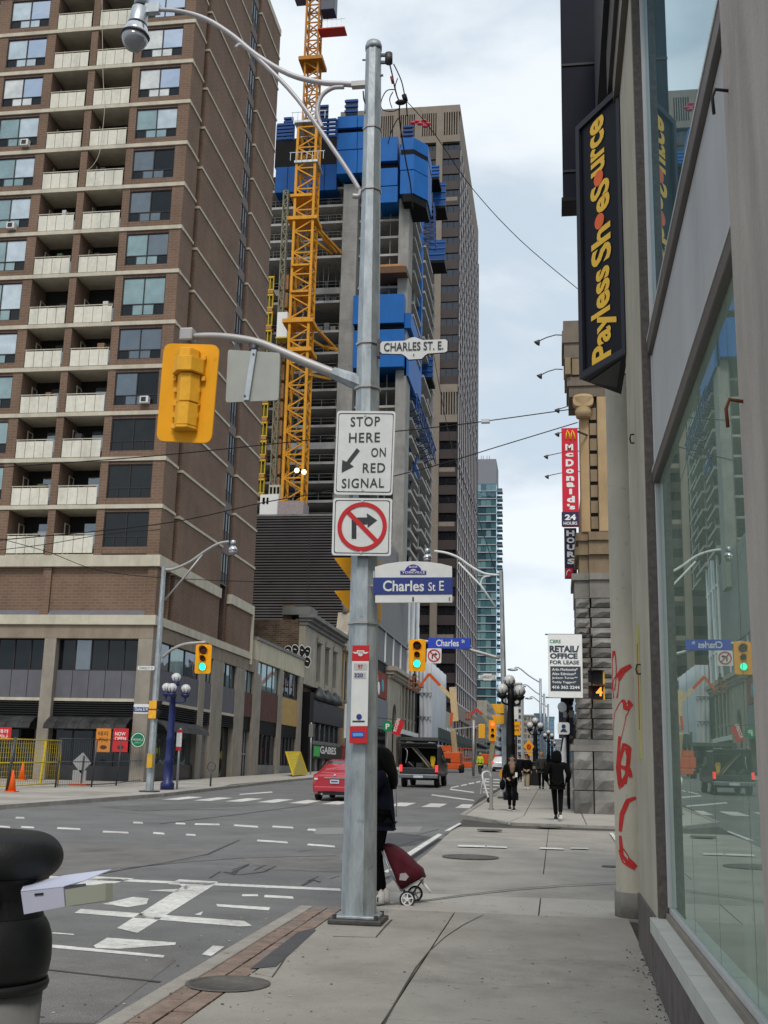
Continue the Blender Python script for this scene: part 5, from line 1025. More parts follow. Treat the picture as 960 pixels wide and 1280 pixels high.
# dark shop porch, white board, round camera lamp and person icon sign between the banner and the stone
q = thing('shop_porch', 'dark timber porch posts and beam hung beneath the lease banner', 'porch', (.5, 38, gz(38)))
for y in (37.2, 38.6, 40.0): MB().box(.34, .42, y, y+.09, gz(y), 4.1).build('post', blackm, q)
MB().box(.18, .62, 37, 44, 4.1, 4.3).build('beam', blackm, q); MB().box(.1, .6, 40.5, 44, 2.9, 3.9).build('fascia', M('navy_fascia', (.03, .035, .05), .5), q)
X0, X1, Z0, Z1 = rect(697, 903, 712, 918, 37); s = thing('icon_sign', 'white rounded sign with a blue person symbol hanging under the porch', 'sign', ((X0+X1)/2, 37, Z0))
rbox(X0, X1, Z0, Z1, 37, .1, .07).build('board', white, s); nv = M('icon_blue', (.03, .07, .14), .5); cx_ = (X0+X1)/2
MB().cyl((cx_, 36.995, Z0+.25), (cx_, 36.985, Z0+.25), .065, n=16).build('head_symbol', nv, s); MB().prism([(cx_-.11, 36.995, Z0+.08), (cx_+.11, 36.995, Z0+.08), (cx_+.05, 36.995, Z0+.17), (cx_-.05, 36.995, Z0+.17)], (0, -.01, 0)).build('shoulder_symbol', nv, s); MB().bar((cx_, 37.05, Z1), (cx_+.2, 37.05, Z1+.35), .03).build('bracket', grill, s)
p = PY(37.4, 703, 884); s = thing('flood_lamp', 'round silver lamp on a grey box above the person symbol sign', 'lamp', p); MB().lathe(p, [(.05, .18), (.13, .12), (.17, 0), (.15, -.02)], 16, axis=(.4, 1, .2)).build('shade', steel, s); MB().box(p.x+.02, p.x+.38, 37.4, 37.6, p.z-.32, p.z-.1).build('housing', wgrey, s)
p = G(703, 985); s = thing('folding_board', 'white draped standing board beside the dark porch', 'board', p); MB().loft([[(p.x+dx*w, 40.4+dy*w, p.z+h) for dx, dy in ((-.1, -.1), (.1, -.1), (.12, .1), (-.1, .12))] for h, w in ((0, 1.2), (.8, 1.1), (1.4, 1.3), (1.75, .7), (1.95, .3))]).build('cover', white, s); MB().box(p.x-.02, p.x+.02, 40.38, 40.42, p.z+1.9, p.z+2.1).build('hook', frame, s)
# cornice gooseneck lamps
for i, (x, y) in enumerate(((672, 428), (675, 470), (697, 513), (697, 543), (683, 571), (684, 596))):
    Y = 34.6+i*3.2 if i > 1 else 35+i*3; p = PY(Y, x, y); e = Vector((BX-.25 if i < 2 else 1.34, Y, p.z+.22))
    pos = ['nearest and highest', 'second from the top', 'third from the top', 'fourth from the top', 'fifth from the top', 'lowest'][i]
    s = thing('gooseneck_lamp', pos+' of the six thin arm lamps reaching out from the bank', 'lamp', e, 'arm lamps along the bank front'); MB().tube([e, e+Vector((-.3*(e.x-p.x), 0, .02)), p+Vector((.35*(e.x-p.x), 0, .16)), p+Vector((.05, 0, .05))], .018, 6).build('arm', grill, s); MB().lathe(p, [(.03, .1), (.07, .03), (.12, -.05)], 8, axis=(.6, 0, .8)).build('lamp_head', grill, s)
# restaurant blade banners
bred = M('banner_red', (.55, .02, .04), .55, var=.05); bnavy = M('banner_navy', (.025, .025, .07), .55, var=.05); gold = M('arch_gold', (.85, .50, .03), .5, var=.02)
def blade(px, Y, m, nm, lab):
    X0, X1, Z0, Z1 = rect(*px, Y); s = thing(nm, lab, 'banner', (X1, Y, Z0)); MB().box(X0, X1, Y, Y+.12, Z0, Z1).build('panel', m, s); return s, X0, X1, Z0, Z1
s, X0, X1, Z0, Z1 = blade((702.5, 535, 723, 658), 33.9, bred, 'blade_banner', 'front red vertical McDonald\'s banner with golden arches and navy 24 HOURS foot')
q_ = rect(702.5, 640, 723.5, 658, 33.88); MB().box(q_[0]-.01, q_[1], 33.86, 33.9, q_[2], q_[3]).build('navy_foot', bnavy, s); ltxt('24', 706, 643, 720, 650, 33.855, white, s, .04); ltxt('HOURS', 704.5, 652, 721.5, 656, 33.855, white, s, .02)
for i, (ch, y0, y1) in enumerate((('M', 555, 563), ('c', 566, 571), ('D', 574, 583), ('o', 586, 592), ('n', 595, 601), ('a', 603, 609), ('l', 611, 618), ('d', 620, 628), ("'s", 630, 637))):
    w = 5.5 if ch != 'l' else 2; c_ = 711.5+i*.3; ltxt(ch, c_-w*.9, y0, c_+w*.9, y1, 33.895, white, s, .05)
am = MB()
for k in (0, 1):
    X_ = rect(706.5+k*6.2, 538, 712.2+k*6.2, 549, 33.89); am.tube([(X_[0]+.02, 33.885, X_[2]), (X_[0]+.04, 33.885, X_[2]+.17), ((X_[0]+X_[1])/2, 33.885, X_[3]), (X_[1]-.02, 33.885, X_[2]+.17), (X_[1], 33.885, X_[2])], .022, 6)
am.build('golden_arches', gold, s)
MB().bar((X1, 33.95, Z1-.1), (X1+.3, 34.4, Z1-.1), .05).build('bracket', grill, s)
s, X0, X1, Z0, Z1 = blade((705.5, 660, 721, 723), 37.5, bnavy, 'blade_banner', 'rear navy vertical banner reading HOURS with a red foot, hung below the red banner')
for i, ch in enumerate('HOURS'): ltxt(ch, 708+i*.3, 663+i*8.8, 718+i*.3, 670+i*8.8, 37.49, white, s, .05)
q_ = rect(705.8, 710.5, 716.5, 722, 37.47); MB().box(q_[0], q_[1], 37.45, 37.49, q_[2], q_[3]).build('red_foot', bred, s); am = MB().tube([(q_[0]+.06, 37.44, q_[2]+.06), (q_[0]+.09, 37.44, q_[2]+.2), (q_[0]+.15, 37.44, q_[3]-.05), (q_[0]+.21, 37.44, q_[2]+.2)], .02, 6); am.build('golden_arches', white, s); MB().bar((X1-.02, 37.6, Z1-.2), (X1+.25, 37.6, Z1-.2), .05).build('bracket', grill, s)
# lease banner
Y = 33.8; X0, X1, Z0, Z1 = rect(685, 793, 728, 872, Y); s = thing('lease_banner', 'white RETAIL/OFFICE FOR LEASE banner with a slate panel of names beside the rough stone', 'banner', (X1, Y, Z0))
MB().box(X0, X1, Y, Y+.05, Z0, Z1).build('panel', white, s); slate = M('slate_print', (.045, .06, .08), .6); q_ = rect(688, 833, 726, 864, Y); MB().box(q_[0], q_[1], Y-.006, Y-.001, q_[2], q_[3]).build('slate_panel', slate, s)
ltxt('CBRE', 687, 799.5, 701, 804, Y-.002, M('logo_green', (.02, .22, .14), .5), s, .02); ltxt('RETAIL/', 687, 807, 724, 815.5, Y-.002, slate, s, .05); ltxt('OFFICE', 687.5, 816.5, 722, 823.5, Y-.002, slate, s, .05); ltxt('FOR LEASE', 687.5, 825.5, 724, 830.5, Y-.002, slate, s, .03)
for i, tx in enumerate(('Arlin Markowitz*', 'Alex Edmison*', 'Jackson Turner**', 'Teddy Taggart*')): ltxt(tx, 690, 835+i*5.4, 722-(2 if i in (1, 3) else 0), 838.6+i*5.4, Y-.007, white, s, .015)
ltxt('416 362 2244', 690, 857, 724.5, 861, Y-.007, white, s, .03)
for z in (Z0, Z1): MB().bar((X0-.08, Y+.03, z), (X1+.3, Y+.03, z), .035).build('bar', grill, s)
MB().bar((X1+.3, Y+.03, Z1), (X1+.3, 34.4, Z1), .035).build('bracket', grill, s)
# pedestrian countdown signal
Y = 33.3; X0, X1, Z0, Z1 = rect(735, 838, 756, 875, Y); s = thing('pedestrian_signal', 'pedestrian signal with an orange countdown 4 in front of the rough stone pier', 'traffic light', (X1, Y, Z0)); hsg = M('signal_yellow', (.62, .36, .02), .5, var=.06); zm = (Z0+Z1)/2
for z0, z1 in ((Z0, zm-.02), (zm+.02, Z1)):
    MB().box(X0+.14, X1, Y, Y+.25, z0, z1).build('housing', hsg, s, bevel=.02); MB().prism([(X0+.14, Y-.002, z0+.02), (X0, Y-.22, z0+.06), (X0, Y-.22, z1-.02), (X0+.14, Y-.002, z1-.02)], (.02, 0, 0)).build('visor', blk, s); MB().box(X0+.145, X1-.05, Y-.012, Y-.001, z0+.01, z1-.01).build('lens', blk, s); MB().prism([(X0, Y-.22, z1-.02), (X1-.1, Y-.25, z1-.02), (X1, Y, z1-.01), (X0+.14, Y, z1-.01)], (0, 0, .015)).build('visor', blk, s)
ltxt('4', 745, 859, 753, 870, Y-.014, M('led_orange', (1, .16, .02), .4, emit=2.0, var=0), s, .03); MB().bar((X1, Y+.1, Z1-.05), (X1+.5, Y+1.0, Z1-.05), .06).build('bracket', steel, s)
# ================================================================ STREET FURNITURE
polem = M('galvanised_pole', (.37, .41, .43), .5, metal=.5, var=.26, scale=11, stain=.28, stretch=(1, 1, .3), spots=.22, bump=.15, bscale=50); armm = M('arm_steel', (.36, .35, .34), .5, metal=.4, var=.12); sigy = M('signal_yellow_body', (.80, .40, .03), .55, var=.10, scale=8, stain=.2, spots=.2); sigy2 = M('signal_yellow_plate', (.82, .36, .006), .5, var=.07, stain=.16, spots=.15)
rede = M('sign_border_red', (.50, .025, .03), .5, var=.03); navy = M('street_sign_navy', (.012, .03, .19), .45, var=.04); bluesg = M('street_sign_blue', (.008, .045, .42), .45, var=.04); refl = M('reflective_white', (.66, .67, .66), .5, var=.06, scale=9, stain=.08)
def quadpx(pts, Y, t, name, mat, parent, bevel=0): return MB().prism([PY(Y, *p) for p in pts], (0, t, 0)).build(name, mat, parent, bevel=bevel)
YP = 11.45; YS = 11.22
base = Vector((-1.925, YP, gz(YP))); top = Vector((-2.018, YP, 9.83))
P = thing('steel_pole', 'tall octagonal galvanised pole in the foreground carrying the lamp arm and hanging signal', 'pole', base)
MB().cyl(base+Vector((0, 0, .05)), top, .178, .092, n=8, smooth=False).build('shaft', polem, P)
MB().lathe(top, [(.097, -.05), (.1, 0), (.085, .05), (.03, .075)], 16).build('cap', polem, P)
MB().box(base.x-.26, base.x+.26, YP-.26, YP+.26, base.z, base.z+.045).build('base_plate', M('base_plate_dark', (.09, .085, .08), .6, metal=.5, var=.3, scale=9), P, bevel=.01)
MB().box(base.x-.21, base.x+.21, YP-.21, YP+.21, base.z+.046, base.z+.075).build('base_flange', polem, P, bevel=.008)
for dx in (-.2, .2):
    for dy in (-.2, .2): MB().cyl((base.x+dx, YP+dy, base.z+.045), (base.x+dx, YP+dy, base.z+.085), .022, n=6, smooth=False).build('bolt', grill, P)
def ppt(x, y, Y=YP): return PY(Y, x, y)
def smooth(pts, k=4):
    pts = [Vector(p) for p in pts]; out = []
    for i in range(len(pts)-1):
        p0 = pts[max(i-1, 0)]; p1 = pts[i]; p2 = pts[i+1]; p3 = pts[min(i+2, len(pts)-1)]
        for j in range(k): t = j/k; out.append(.5*((2*p1)+(p2-p0)*t+(2*p0-5*p1+4*p2-p3)*t*t+(3*p1-p0-3*p2+p3)*t**3))
    return out+[pts[-1]]
for y, dd in ((163, .1), (240, .11), (432, .13), (487, .135), (780, .16)): c = base.lerp(top, (PY(YP, 455, y).z-base.z)/(top.z-base.z)); MB().cyl(c-Vector((0, 0, .012)), c+Vector((0, 0, .012)), dd+.012, n=8, smooth=False).build('band', armm, P)
LA = thing('street_lamp_arm', 'long curved lamp arm with a glass bowl lamp atop the foreground pole', 'street lamp', ppt(458, 106))
MB().tube(smooth([ppt(*p) for p in ((459, 107), (430, 105), (400, 103), (362, 93), (322, 70), (290, 44), (258, 24), (225, 14), (196, 12))]), .036, 10, r2=.026).build('arm', M('lamp_arm_paint', (.42, .40, .41), .5, metal=.3, var=.08), LA)
MB().tube(smooth([ppt(*p) for p in ((451, 240), (428, 203), (372, 124), (330, 80), (308, 60), (300, 56), (295, 60))]), .026, 9).build('brace', MATS['lamp_arm_paint'], LA)
MB().tube(smooth([ppt(*p) for p in ((430, 109), (416, 110), (403, 119), (397, 134), (398, 148), (403, 160))]), .026, 9).build('curl', MATS['lamp_arm_paint'], LA); MB().tube(smooth([ppt(*p) for p in ((451, 238), (449, 245), (441, 245))]), .03, 9).build('foot', MATS['lamp_arm_paint'], LA)
MB().box(ppt(440, 100).x, ppt(460, 100).x, YP-.04, YP+.04, ppt(450, 109).z, ppt(450, 103).z).build('clamp', armm, LA)
lx = ppt(170, 40); ax_ = (.10, 0, 1)
MB().lathe(lx, [(.07, .34), (.10, .32), (.115, .12), (.12, .10)], 18, axis=ax_).build('ballast_can', steel, LA); MB().lathe(lx, [(.09, .5), (.085, .36)], 12, axis=ax_).build('photocell', steel, LA)
MB().lathe(lx, [(.10, .11), (.135, .06), (.155, -.01), (.165, -.04)], 22, axis=ax_).build('reflector', M('reflector_chrome', (.62, .62, .64), .16, metal=.9, var=.05), LA); MB().lathe(lx, [(.165, -.042), (.178, -.05), (.172, -.062), (.16, -.064)], 22, axis=ax_).build('rim', grill, LA)
gb = glass('lamp_bowl', (.20, .20, .21), 2.0, (.95, .97, 1), .08); MB().lathe(lx, [(.16, -.066), (.155, -.12), (.13, -.18), (.09, -.225), (.04, -.25), (.0, -.255)], 22, axis=ax_).build('bowl', gb, LA); MB().box(ppt(182, 10).x, ppt(200, 10).x, YP-.04, YP+.04, ppt(190, 17).z, ppt(190, 6).z).build('socket', steel, LA)
# hanging signal seen from behind
A = thing('signal_arm', 'bent grey mast arm holding the large yellow signal over the street', 'signal arm', ppt(447, 476))
MB().tube(smooth([ppt(*p) for p in ((447, 478), (422, 469), (385, 454), (350, 439), (322, 428), (290, 422), (262, 420), (238, 421))]), .062, 12, r2=.036).build('arm', armm, A); MB().cyl(ppt(452, 480), ppt(416, 466), .095, .066, n=8, smooth=False).build('sleeve', polem, A)
MB().box(ppt(226.5, 420).x, ppt(243, 420).x, YP-.08, YP+.08, ppt(235, 428).z, ppt(235, 412).z).build('end_clamp', armm, A, bevel=.02); MB().cyl(ppt(236, 428), ppt(236, 442), .03).build('hanger', armm, A)
pass
S = thing('traffic_signal', 'large yellow traffic signal hung from the foreground arm, seen from behind', 'traffic light', ppt(236, 440))
def rq(pts, Y, t, r=.1, k=5):     # quad of pixels with rounded corners
    P_ = [PY(Y, *p) for p in pts]; out = []
    for i in range(4):
        p, a, b = P_[i], P_[i-1], P_[(i+1) % 4]; u = p+(a-p).normalized()*r; v = p+(b-p).normalized()*r
        for j in range(k+1): s_ = j/k; out.append((1-s_)**2*u+2*s_*(1-s_)*p+s_**2*v)
    return MB().prism(out, (0, t, 0))
rq([(205, 429), (274.5, 431), (264, 554), (195, 551)], YS+.1, .03).build('backplate', sigy2, S)
def octback(x0, x1, y0, y1, dx, Y, dep, name):
    a0, a1, b0, b1 = PY(Y, x0+dx, y0), PY(Y, x1+dx, y0), PY(Y, x0, y1), PY(Y, x1, y1); lo, hi = [], []
    for s_, (l, r_) in ((lo, (b0, b1)), (hi, (a0, a1))):
        for f, d in ((0, 0), (.0, -.35*dep), (.28, -dep), (.72, -dep), (1, -.35*dep), (1, 0)): q = l.lerp(r_, f); s_.append(q+Vector((0, d, 0)))
    return MB().loft([lo, hi], False).build(name, sigy, S, bevel=.008)
octback(218, 256, 452, 470, 1.5, YS+.095, .20, 'upper_housing'); octback(222, 250, 440, 451, 1, YS+.095, .15, 'housing_top'); octback(222, 250, 471, 506, 2, YS+.095, .15, 'middle_housing'); octback(219, 247, 507, 535, 2, YS+.095, .15, 'lower_housing'); octback(217.5, 247, 535.5, 539, .2, YS+.095, .155, 'lower_rim')
for x, y in ((219, 474), (255, 474), (220, 460), (256, 448), (220, 488), (249, 488), (219, 505), (248, 505), (218, 520), (246, 520), (217, 533)): c = PY(YS+.08, x, y); MB().box(c.x-.02, c.x+.02, c.y-.03, c.y, c.z-.025, c.z+.025).build('hinge', sigy, S)
B_ = thing('blank_sign', 'blank pale back of a square sign hanging beside the yellow signal on the foreground arm', 'sign', ppt(315, 430))
rq([(285, 437), (350, 441), (348, 500), (282, 503)], YS+.16, .012, .03).build('plate', M('sign_back_aluminium', (.36, .37, .34), .6, metal=.2, var=.08, stain=.12), B_); quadpx([(314, 437), (320.5, 437), (311, 500), (304, 500)], YS+.12, .035, 'channel', steel, B_, .004)
MB().cyl(PY(YP, 317, 431), PY(YP, 317, 442), .05).build('clamp', grill, B_); 
for x, y in ((317, 443), (306, 495)): c = PY(YS+.12, x, y); MB().cyl(c, c-Vector((0, .012, 0)), .012, n=8).build('bolt', grill, B_)
# regulatory signs
def sign_board(px, Y, r, name, lab, m=refl, border=True, inset=.022):
    x = [PY(Y, *p) for p in px]; t = thing(name, lab, 'sign', ((x[0].x+x[2].x)/2, Y, x[2].z)); rq(px, Y, .008, r).build('plate', m, t)
    rq(px, Y+.009, .004, r).build('edge', grill, t)
    if border:
        c = sum(x, Vector())/4; P2 = [p+(c-p).normalized()*inset*1.4 for p in x]
        def rr(P_, k=4, r=r*.8):
            out = []
            for i in range(4):
                p, a, b = P_[i], P_[i-1], P_[(i+1) % 4]; u = p+(a-p).normalized()*r; v = p+(b-p).normalized()*r
                for j in range(k+1): s_ = j/k; out.append((1-s_)**2*u+2*s_*(1-s_)*p+s_**2*v)
            return out
        o_, i_ = rr(P2), rr([p+(c-p).normalized()*.011 for p in P2]); n = len(o_); dy = Vector((0, -.002, 0))
        MB().add([p+dy for p in o_+i_], [(i, (i+1) % n, n+(i+1) % n, n+i) for i in range(n)]).build('border', blk, t)
    return t
s1 = sign_board([(421.5, 513.5), (494.5, 514), (490.5, 619), (417.5, 618)], YS, .035, 'regulatory_sign', 'white STOP HERE ON RED SIGNAL sign with a slanting arrow on the foreground pole')
charc = M('sign_legend', (.045, .045, .05), .5)
for s, r in (('STOP', (438.3, 521, 475, 533)), ('HERE', (436.3, 541, 475, 553)), ('ON', (464, 559.8, 482.3, 571.3)), ('RED', (453.5, 579, 481.5, 590.8)), ('SIGNAL', (427.3, 598, 480, 610))): ltxt(s, *r, YS-.001, charc, s1, .012, spacing=1.12)
MB().prism([PY(YS-.005, *p) for p in ((446, 560), (449.7, 563.5), (437.2, 579.5), (442, 583), (427, 590.5), (427.8, 575), (433, 577.2))], (0, .003, 0)).build('arrow', charc, s1)
for x, y in ((456.5, 519.5), (453, 613)): MB().cyl(PY(YS, x, y), PY(YS, x, y)-Vector((0, .008, 0)), .013, n=8).build('bolt', steel, s1)
s2 = sign_board([(416.5, 622.5), (490.5, 623), (488.5, 695), (414.5, 694)], YS, .035, 'regulatory_sign', 'white no right turn sign with a red ring and slash below the STOP HERE sign')
c = PY(YS, 452.7, 658.3); R1 = (PY(YS, 483.7, 658).x-c.x); ring((c.x, c.z), R1*.83, R1, YS-.009, YS-.006, 40).build('red_ring', rede, s2)
for pts in (((439.5, 673.5), (445.5, 673.5), (445.5, 656), (439.5, 650)), ((439.5, 650), (445.5, 656), (459, 655.5), (459, 646.8), (446, 646.8)), ((458.5, 641.5), (471.5, 650.3), (459.5, 659.8))): MB().prism([PY(YS-.003, *p) for p in pts], (0, .002, 0)).build('arrow', charc, s2)
MB().prism([PY(YS-.006, *p) for p in ((432.5, 641.5), (436.5, 637.5), (473, 675), (469, 679))], (0, .0025, 0)).build('slash', rede, s2)
for x, y in ((453, 626.5), (451.5, 690.5)): MB().cyl(PY(YS, x, y), PY(YS, x, y)-Vector((0, .012, 0)), .014, n=8).build('bolt', steel, s2)
# small flag shaped street name sign
K = lambda a, b: (460+a/6.4, 300+b/6.4)
ol = [K(*p) for p in ((97, 830), (112, 812), (290, 806), (340, 782), (375, 776), (412, 790), (440, 800), (620, 794), (636, 808), (634, 888), (615, 898), (480, 908), (455, 922), (430, 950), (325, 956), (300, 930), (270, 912), (112, 908), (96, 892))]
s3 = thing('street_name_sign', 'white acorn topped CHARLES ST. E. sign high on the right of the foreground pole', 'sign', PY(YS+.1, *K(97, 860)))
cc_ = PY(YS+.1, *K(366, 862)); OP = [PY(YS+.1, *p) for p in ol]
MB().prism([cc_+(p-cc_)*1.035+Vector((0, .004, 0)) for p in OP], (0, .02, 0)).build('edge', blk, s3); MB().prism([p for p in OP], (0, .003, 0)).build('plate', refl, s3)
ltxt('CHARLES ST. E.', *K(128, 817), *K(603, 884), YS+.096, charc, s3, .012); ltxt('1', *K(362, 912), *K(370, 930), YS+.096, charc, s3)
MB().box(PY(YS+.1, *K(75, 800)).x, PY(YS+.1, *K(96, 800)).x, YS+.08, YS+.16, PY(YS+.1, *K(80, 935)).z, PY(YS+.1, *K(80, 795)).z).build('bracket', grill, s3)
# blue street name sign with arched top
K = lambda a, b: (400+a/5.3333, 680+b/5.3333)
s4 = thing('street_name_sign', 'arched white and navy Charles St E sign with purple emblem on the foreground pole', 'sign', PY(YS, *K(360, 390)))
MB().prism([PY(YS, *K(*p)) for p in ((368, 392), (366, 152), (440, 132), (530, 119), (625, 115), (720, 119), (810, 132), (880, 150), (882, 390))], (0, .02, 0)).build('plate', refl, s4, bevel=.003)
quadpx([K(354, 223), K(884, 221), K(884, 334), K(354, 337)], YS-.008, .026, 'navy_band', navy, s4, .003)
ltxt('Charles', *K(420, 243), *K(694, 316), YS-.009, refl, s4, .02); ltxt('St', *K(722, 256), *K(770, 314), YS-.009, refl, s4, .01); ltxt('E', *K(795, 246), *K(826, 311), YS-.009, refl, s4, .01)
ltxt('1', *K(615, 354), *K(626, 382), YS-.001, charc, s4, .02); ltxt('x', *K(857, 354), *K(870, 378), YS-.001, charc, s4, .02)
purp = M('emblem_purple', (.05, .035, .28), .5); c = PY(YS, *K(621, 190)); r_ = PY(YS, *K(675, 190)).x-c.x
MB().prism([(c.x+r_*math.cos(math.pi*i/12)*q*1.05, YS-.005, c.z+r_*math.sin(math.pi*i/12)*q) for q, rg in ((1, range(13)), (.5, range(12, -1, -1))) for i in rg], (0, .003, 0)).build('emblem_arch', purp, s4)
quadpx([K(535, 178), K(708, 178), K(708, 202), K(535, 202)], YS-.007, .004, 'emblem_band', purp, s4); ltxt('BLOOR', *K(594, 146), *K(650, 160), YS-.0055, refl, s4, .02) ; ltxt('YORKVILLE', *K(545, 182), *K(700, 197), YS-.0075, refl, s4, .02)
MB().cyl(ppt(462, 733), PY(YS+.02, *K(366, 280)), .02).build('bracket', armm, s4); MB().cyl(PY(YS+.03, *K(360, 180)), PY(YS+.03, *K(360, 370)), .012).build('bracket', armm, s4)
# transit stop plate
K = lambda a, b: (320+a/5.3333, 740+b/5.3333); YT = YS-.0
s5 = thing('transit_stop_sign', 'tall red and white bus stop plate showing 97 and 320 on the foreground pole', 'sign', PY(YT, 449, 930))
for n_, q, m in (('red_head', (641, 355, 755, 460), rede), ('white_panel', (634, 461, 752, 894), refl), ('red_foot', (624, 896, 742, 1008), rede)):
    quadpx([K(q[0]+(6 if n_ == 'white_panel' else 2), q[1]), K(q[2], q[1]), K(q[2]-(8 if n_ == 'white_panel' else 2), q[3]), K(q[0]-(4 if n_ == 'white_panel' else 2), q[3])], YT-.001, .012, n_, m, s5, .002)
for q, tx, rr_ in (((652, 476, 741, 520), '97', (680, 484, 712, 512)), ((650, 536, 733, 577), '320', (656, 542, 714, 568))): quadpx([K(q[0], q[1]), K(q[2], q[1]), K(q[2], q[3]), K(q[0], q[3])], YT-.004, .002, 'route_box', M('route_grey', (.48, .48, .47), .5), s5); ltxt(tx, *K(rr_[0], rr_[1]), *K(rr_[2], rr_[3]), YT-.0045, rede if tx == '97' else navy, s5, .02)
c = PY(YT-.004, *K(697, 405)); MB().prism([(c.x+dx*.0095, c.y, c.z+dz*.0095) for dx, dz in ((-9, 1), (-4, .6), (-4, 2.5), (4, 2.5), (4, .6), (9, 1), (6, -1.2), (3.2, -.8), (2.2, -2.8), (0, -3.8), (-2.2, -2.8), (-3.2, -.8), (-6, -1.2))], (0, .002, 0)).build('winged_emblem', refl, s5); ltxt('TTC', *K(680, 396), *K(716, 412), YT-.0045, rede, s5, .02)
c = PY(YT-.004, *K(687, 832)); MB().cyl(c, c-Vector((0, .002, 0)), .028, n=20).build('access_disc', navy, s5); quadpx([K(643, 857), K(724, 857), K(724, 868), K(643, 868)], YT-.004, .002, 'text_bar', charc, s5); quadpx([K(638, 932), K(722, 932), K(722, 970), K(638, 970)], YT-.005, .003, 'blue_box', bluesg, s5); quadpx([K(645, 940), K(714, 940), K(714, 962), K(645, 962)], YT-.0065, .001, 'blue_box_inner', M('pale_blue', (.12, .35, .6), .5), s5)
for q in ((470, 782), (445, 1010), (465, 1010)): pass
# second signal head behind the pole, visors showing
s6 = thing('traffic_signal', 'yellow signal head behind the foreground pole, two visors showing at its left', 'traffic light', PY(11.8, 455, 771)); Y = 11.75
for y0, y1 in ((697.5, 731), (738.5, 772)):
    a, b, c, d = (PY(Y, 417.5, y0), PY(Y, 446, y0-1), PY(Y, 446, y1), PY(Y, 440, y1-3)); MB().prism([a, b, c, d], (0, .24, 0)).build('visor', sigy2, s6); MB().box(PY(Y, 446.5, y0).x, PY(Y, 472.5, y0).x, Y-.02, Y+.27, PY(Y, 460, y1+1).z, PY(Y, 460, y0+1).z).build('housing', sigy, s6, bevel=.01)
MB().box(-2.0, -1.9, 11.5, 11.74, PY(Y, 455, 737).z, PY(Y, 455, 733).z).build('bracket', armm, s6)
# ---------- pole top bracket, insulators and cable tangle
wirem = M('cable_black', (.01, .01, .011), .7)
q = thing('cable_bracket', 'small steel bracket and black cable bundle hanging beside the top of the foreground pole', 'bracket', ppt(482, 75))
for y in (69, 78): MB().bar(ppt(476, y), ppt(488, y), .03).build('bar', grill, q)
MB().cyl(ppt(486, 67), ppt(486, 79), .045, n=10).build('insulator', grill, q); MB().bar(ppt(453, 75), ppt(461, 75), .015).build('stud', grill, q); MB().bar(ppt(474, 95), ppt(479, 94), .02).build('stud', grill, q)
def wire(pts, r, Ys, name='cable', parent=None, m=wirem, sm=5): 
    return MB().tube(smooth([PY(Ys if not isinstance(Ys, (list, tuple)) else Ys[0]+(Ys[1]-Ys[0])*i/(len(pts)-1), *p) for i, p in enumerate(pts)], sm), r, 6).build(name, m, parent)
wire([(487, 80), (490, 92), (492, 102), (494, 112), (497, 122), (500, 127)], .008, 11.5, parent=q); wire([(492, 80), (497, 90), (502, 102), (505, 115), (506, 122)], .007, 11.55, parent=q)
wire([(500, 127), (499, 140), (500, 155), (503, 175), (508, 205), (513, 230), (516, 262)], .008, [11.5, 12.0], parent=q); wire([(494, 112), (484, 113), (478, 122), (476, 132), (480, 138), (492, 139), (500, 135)], .006, 11.5, parent=q); wire([(497, 98), (494, 108), (496, 118)], .006, 11.5, parent=q); wire([(491, 115), (487, 124), (490, 135)], .006, 11.5, parent=q)
wire([(500, 146), (495, 152), (489, 165), (485, 180)], .006, 11.6, parent=q); wire([(454, 114), (455, 125), (458, 132), (456, 142)], .008, 11.4, parent=q); wire([(508, 128), (509, 145)], .008, 11.5, parent=q)
MB().sph(ppt(501, 128), .045, 8, (1.5, .8, .7)).build('splice_box', wirem, q); MB().cyl(ppt(489, 96), ppt(491, 104), .016, n=8).build('insulator', M('insulator_red', (.18, .03, .03), .5), q); MB().cyl(ppt(505, 119), ppt(507, 126), .03, n=8).build('splice_box', wirem, q)
def owire(pts, r, Ys, lab): o = wire(pts, r, Ys, 'overhead_wire'); tag(o, lab, 'wire'); return o
owire([(506, 124), (540, 163), (590, 235), (650, 300), (722, 361)], .005, [11.5, 13], 'overhead wire sagging from the foreground pole top down to the wedge sign')
owire([(-10, 585), (180, 571), (330, 556), (415, 547), (545, 534), (610, 526), (718, 511)], .016, [30, 33], 'upper thin span wire crossing the street from the brick tower to the bank'); c = PY(32, 608, 527); MB().box(c.x-.15, c.x+.1, 31.9, 32.05, c.z-.05, c.z+.05).build('wire_clamp', steel).__setitem__('label', 'small pale clamp on the upper span wire between tower and bank'); bpy.data.objects['wire_clamp']['category'] = 'clamp'
owire([(-10, 676), (200, 655), (330, 628), (420, 612), (540, 583), (630, 556), (722, 528)], .016, [30, 33.5], 'lower thin span wire crossing the street from the brick tower to the bank')
owire([(-5, 672), (60, 690), (120, 712), (200, 722), (340, 728)], .014, [40, 42], 'thin wire sagging past the podium brick panels to the left lamp pole'); owire([(-5, 688), (60, 680), (130, 668), (200, 662)], .014, 40, 'short thin wire crossing the lowest left balconies'); owire([(127.5, 0), (128, 50), (129, 100), (131, 130), (128, 165), (124, 192), (116, 207), (107, 214)], .016, 52.6, 'loose pale rope hanging down across the upper balconies').data.materials.__setitem__(0, cream)
owire([(540, 432), (565, 560), (595, 640), (620, 716)], .02, [60, 44.6], 'thin black wire dropping across the office tower to the lamp pole beyond')
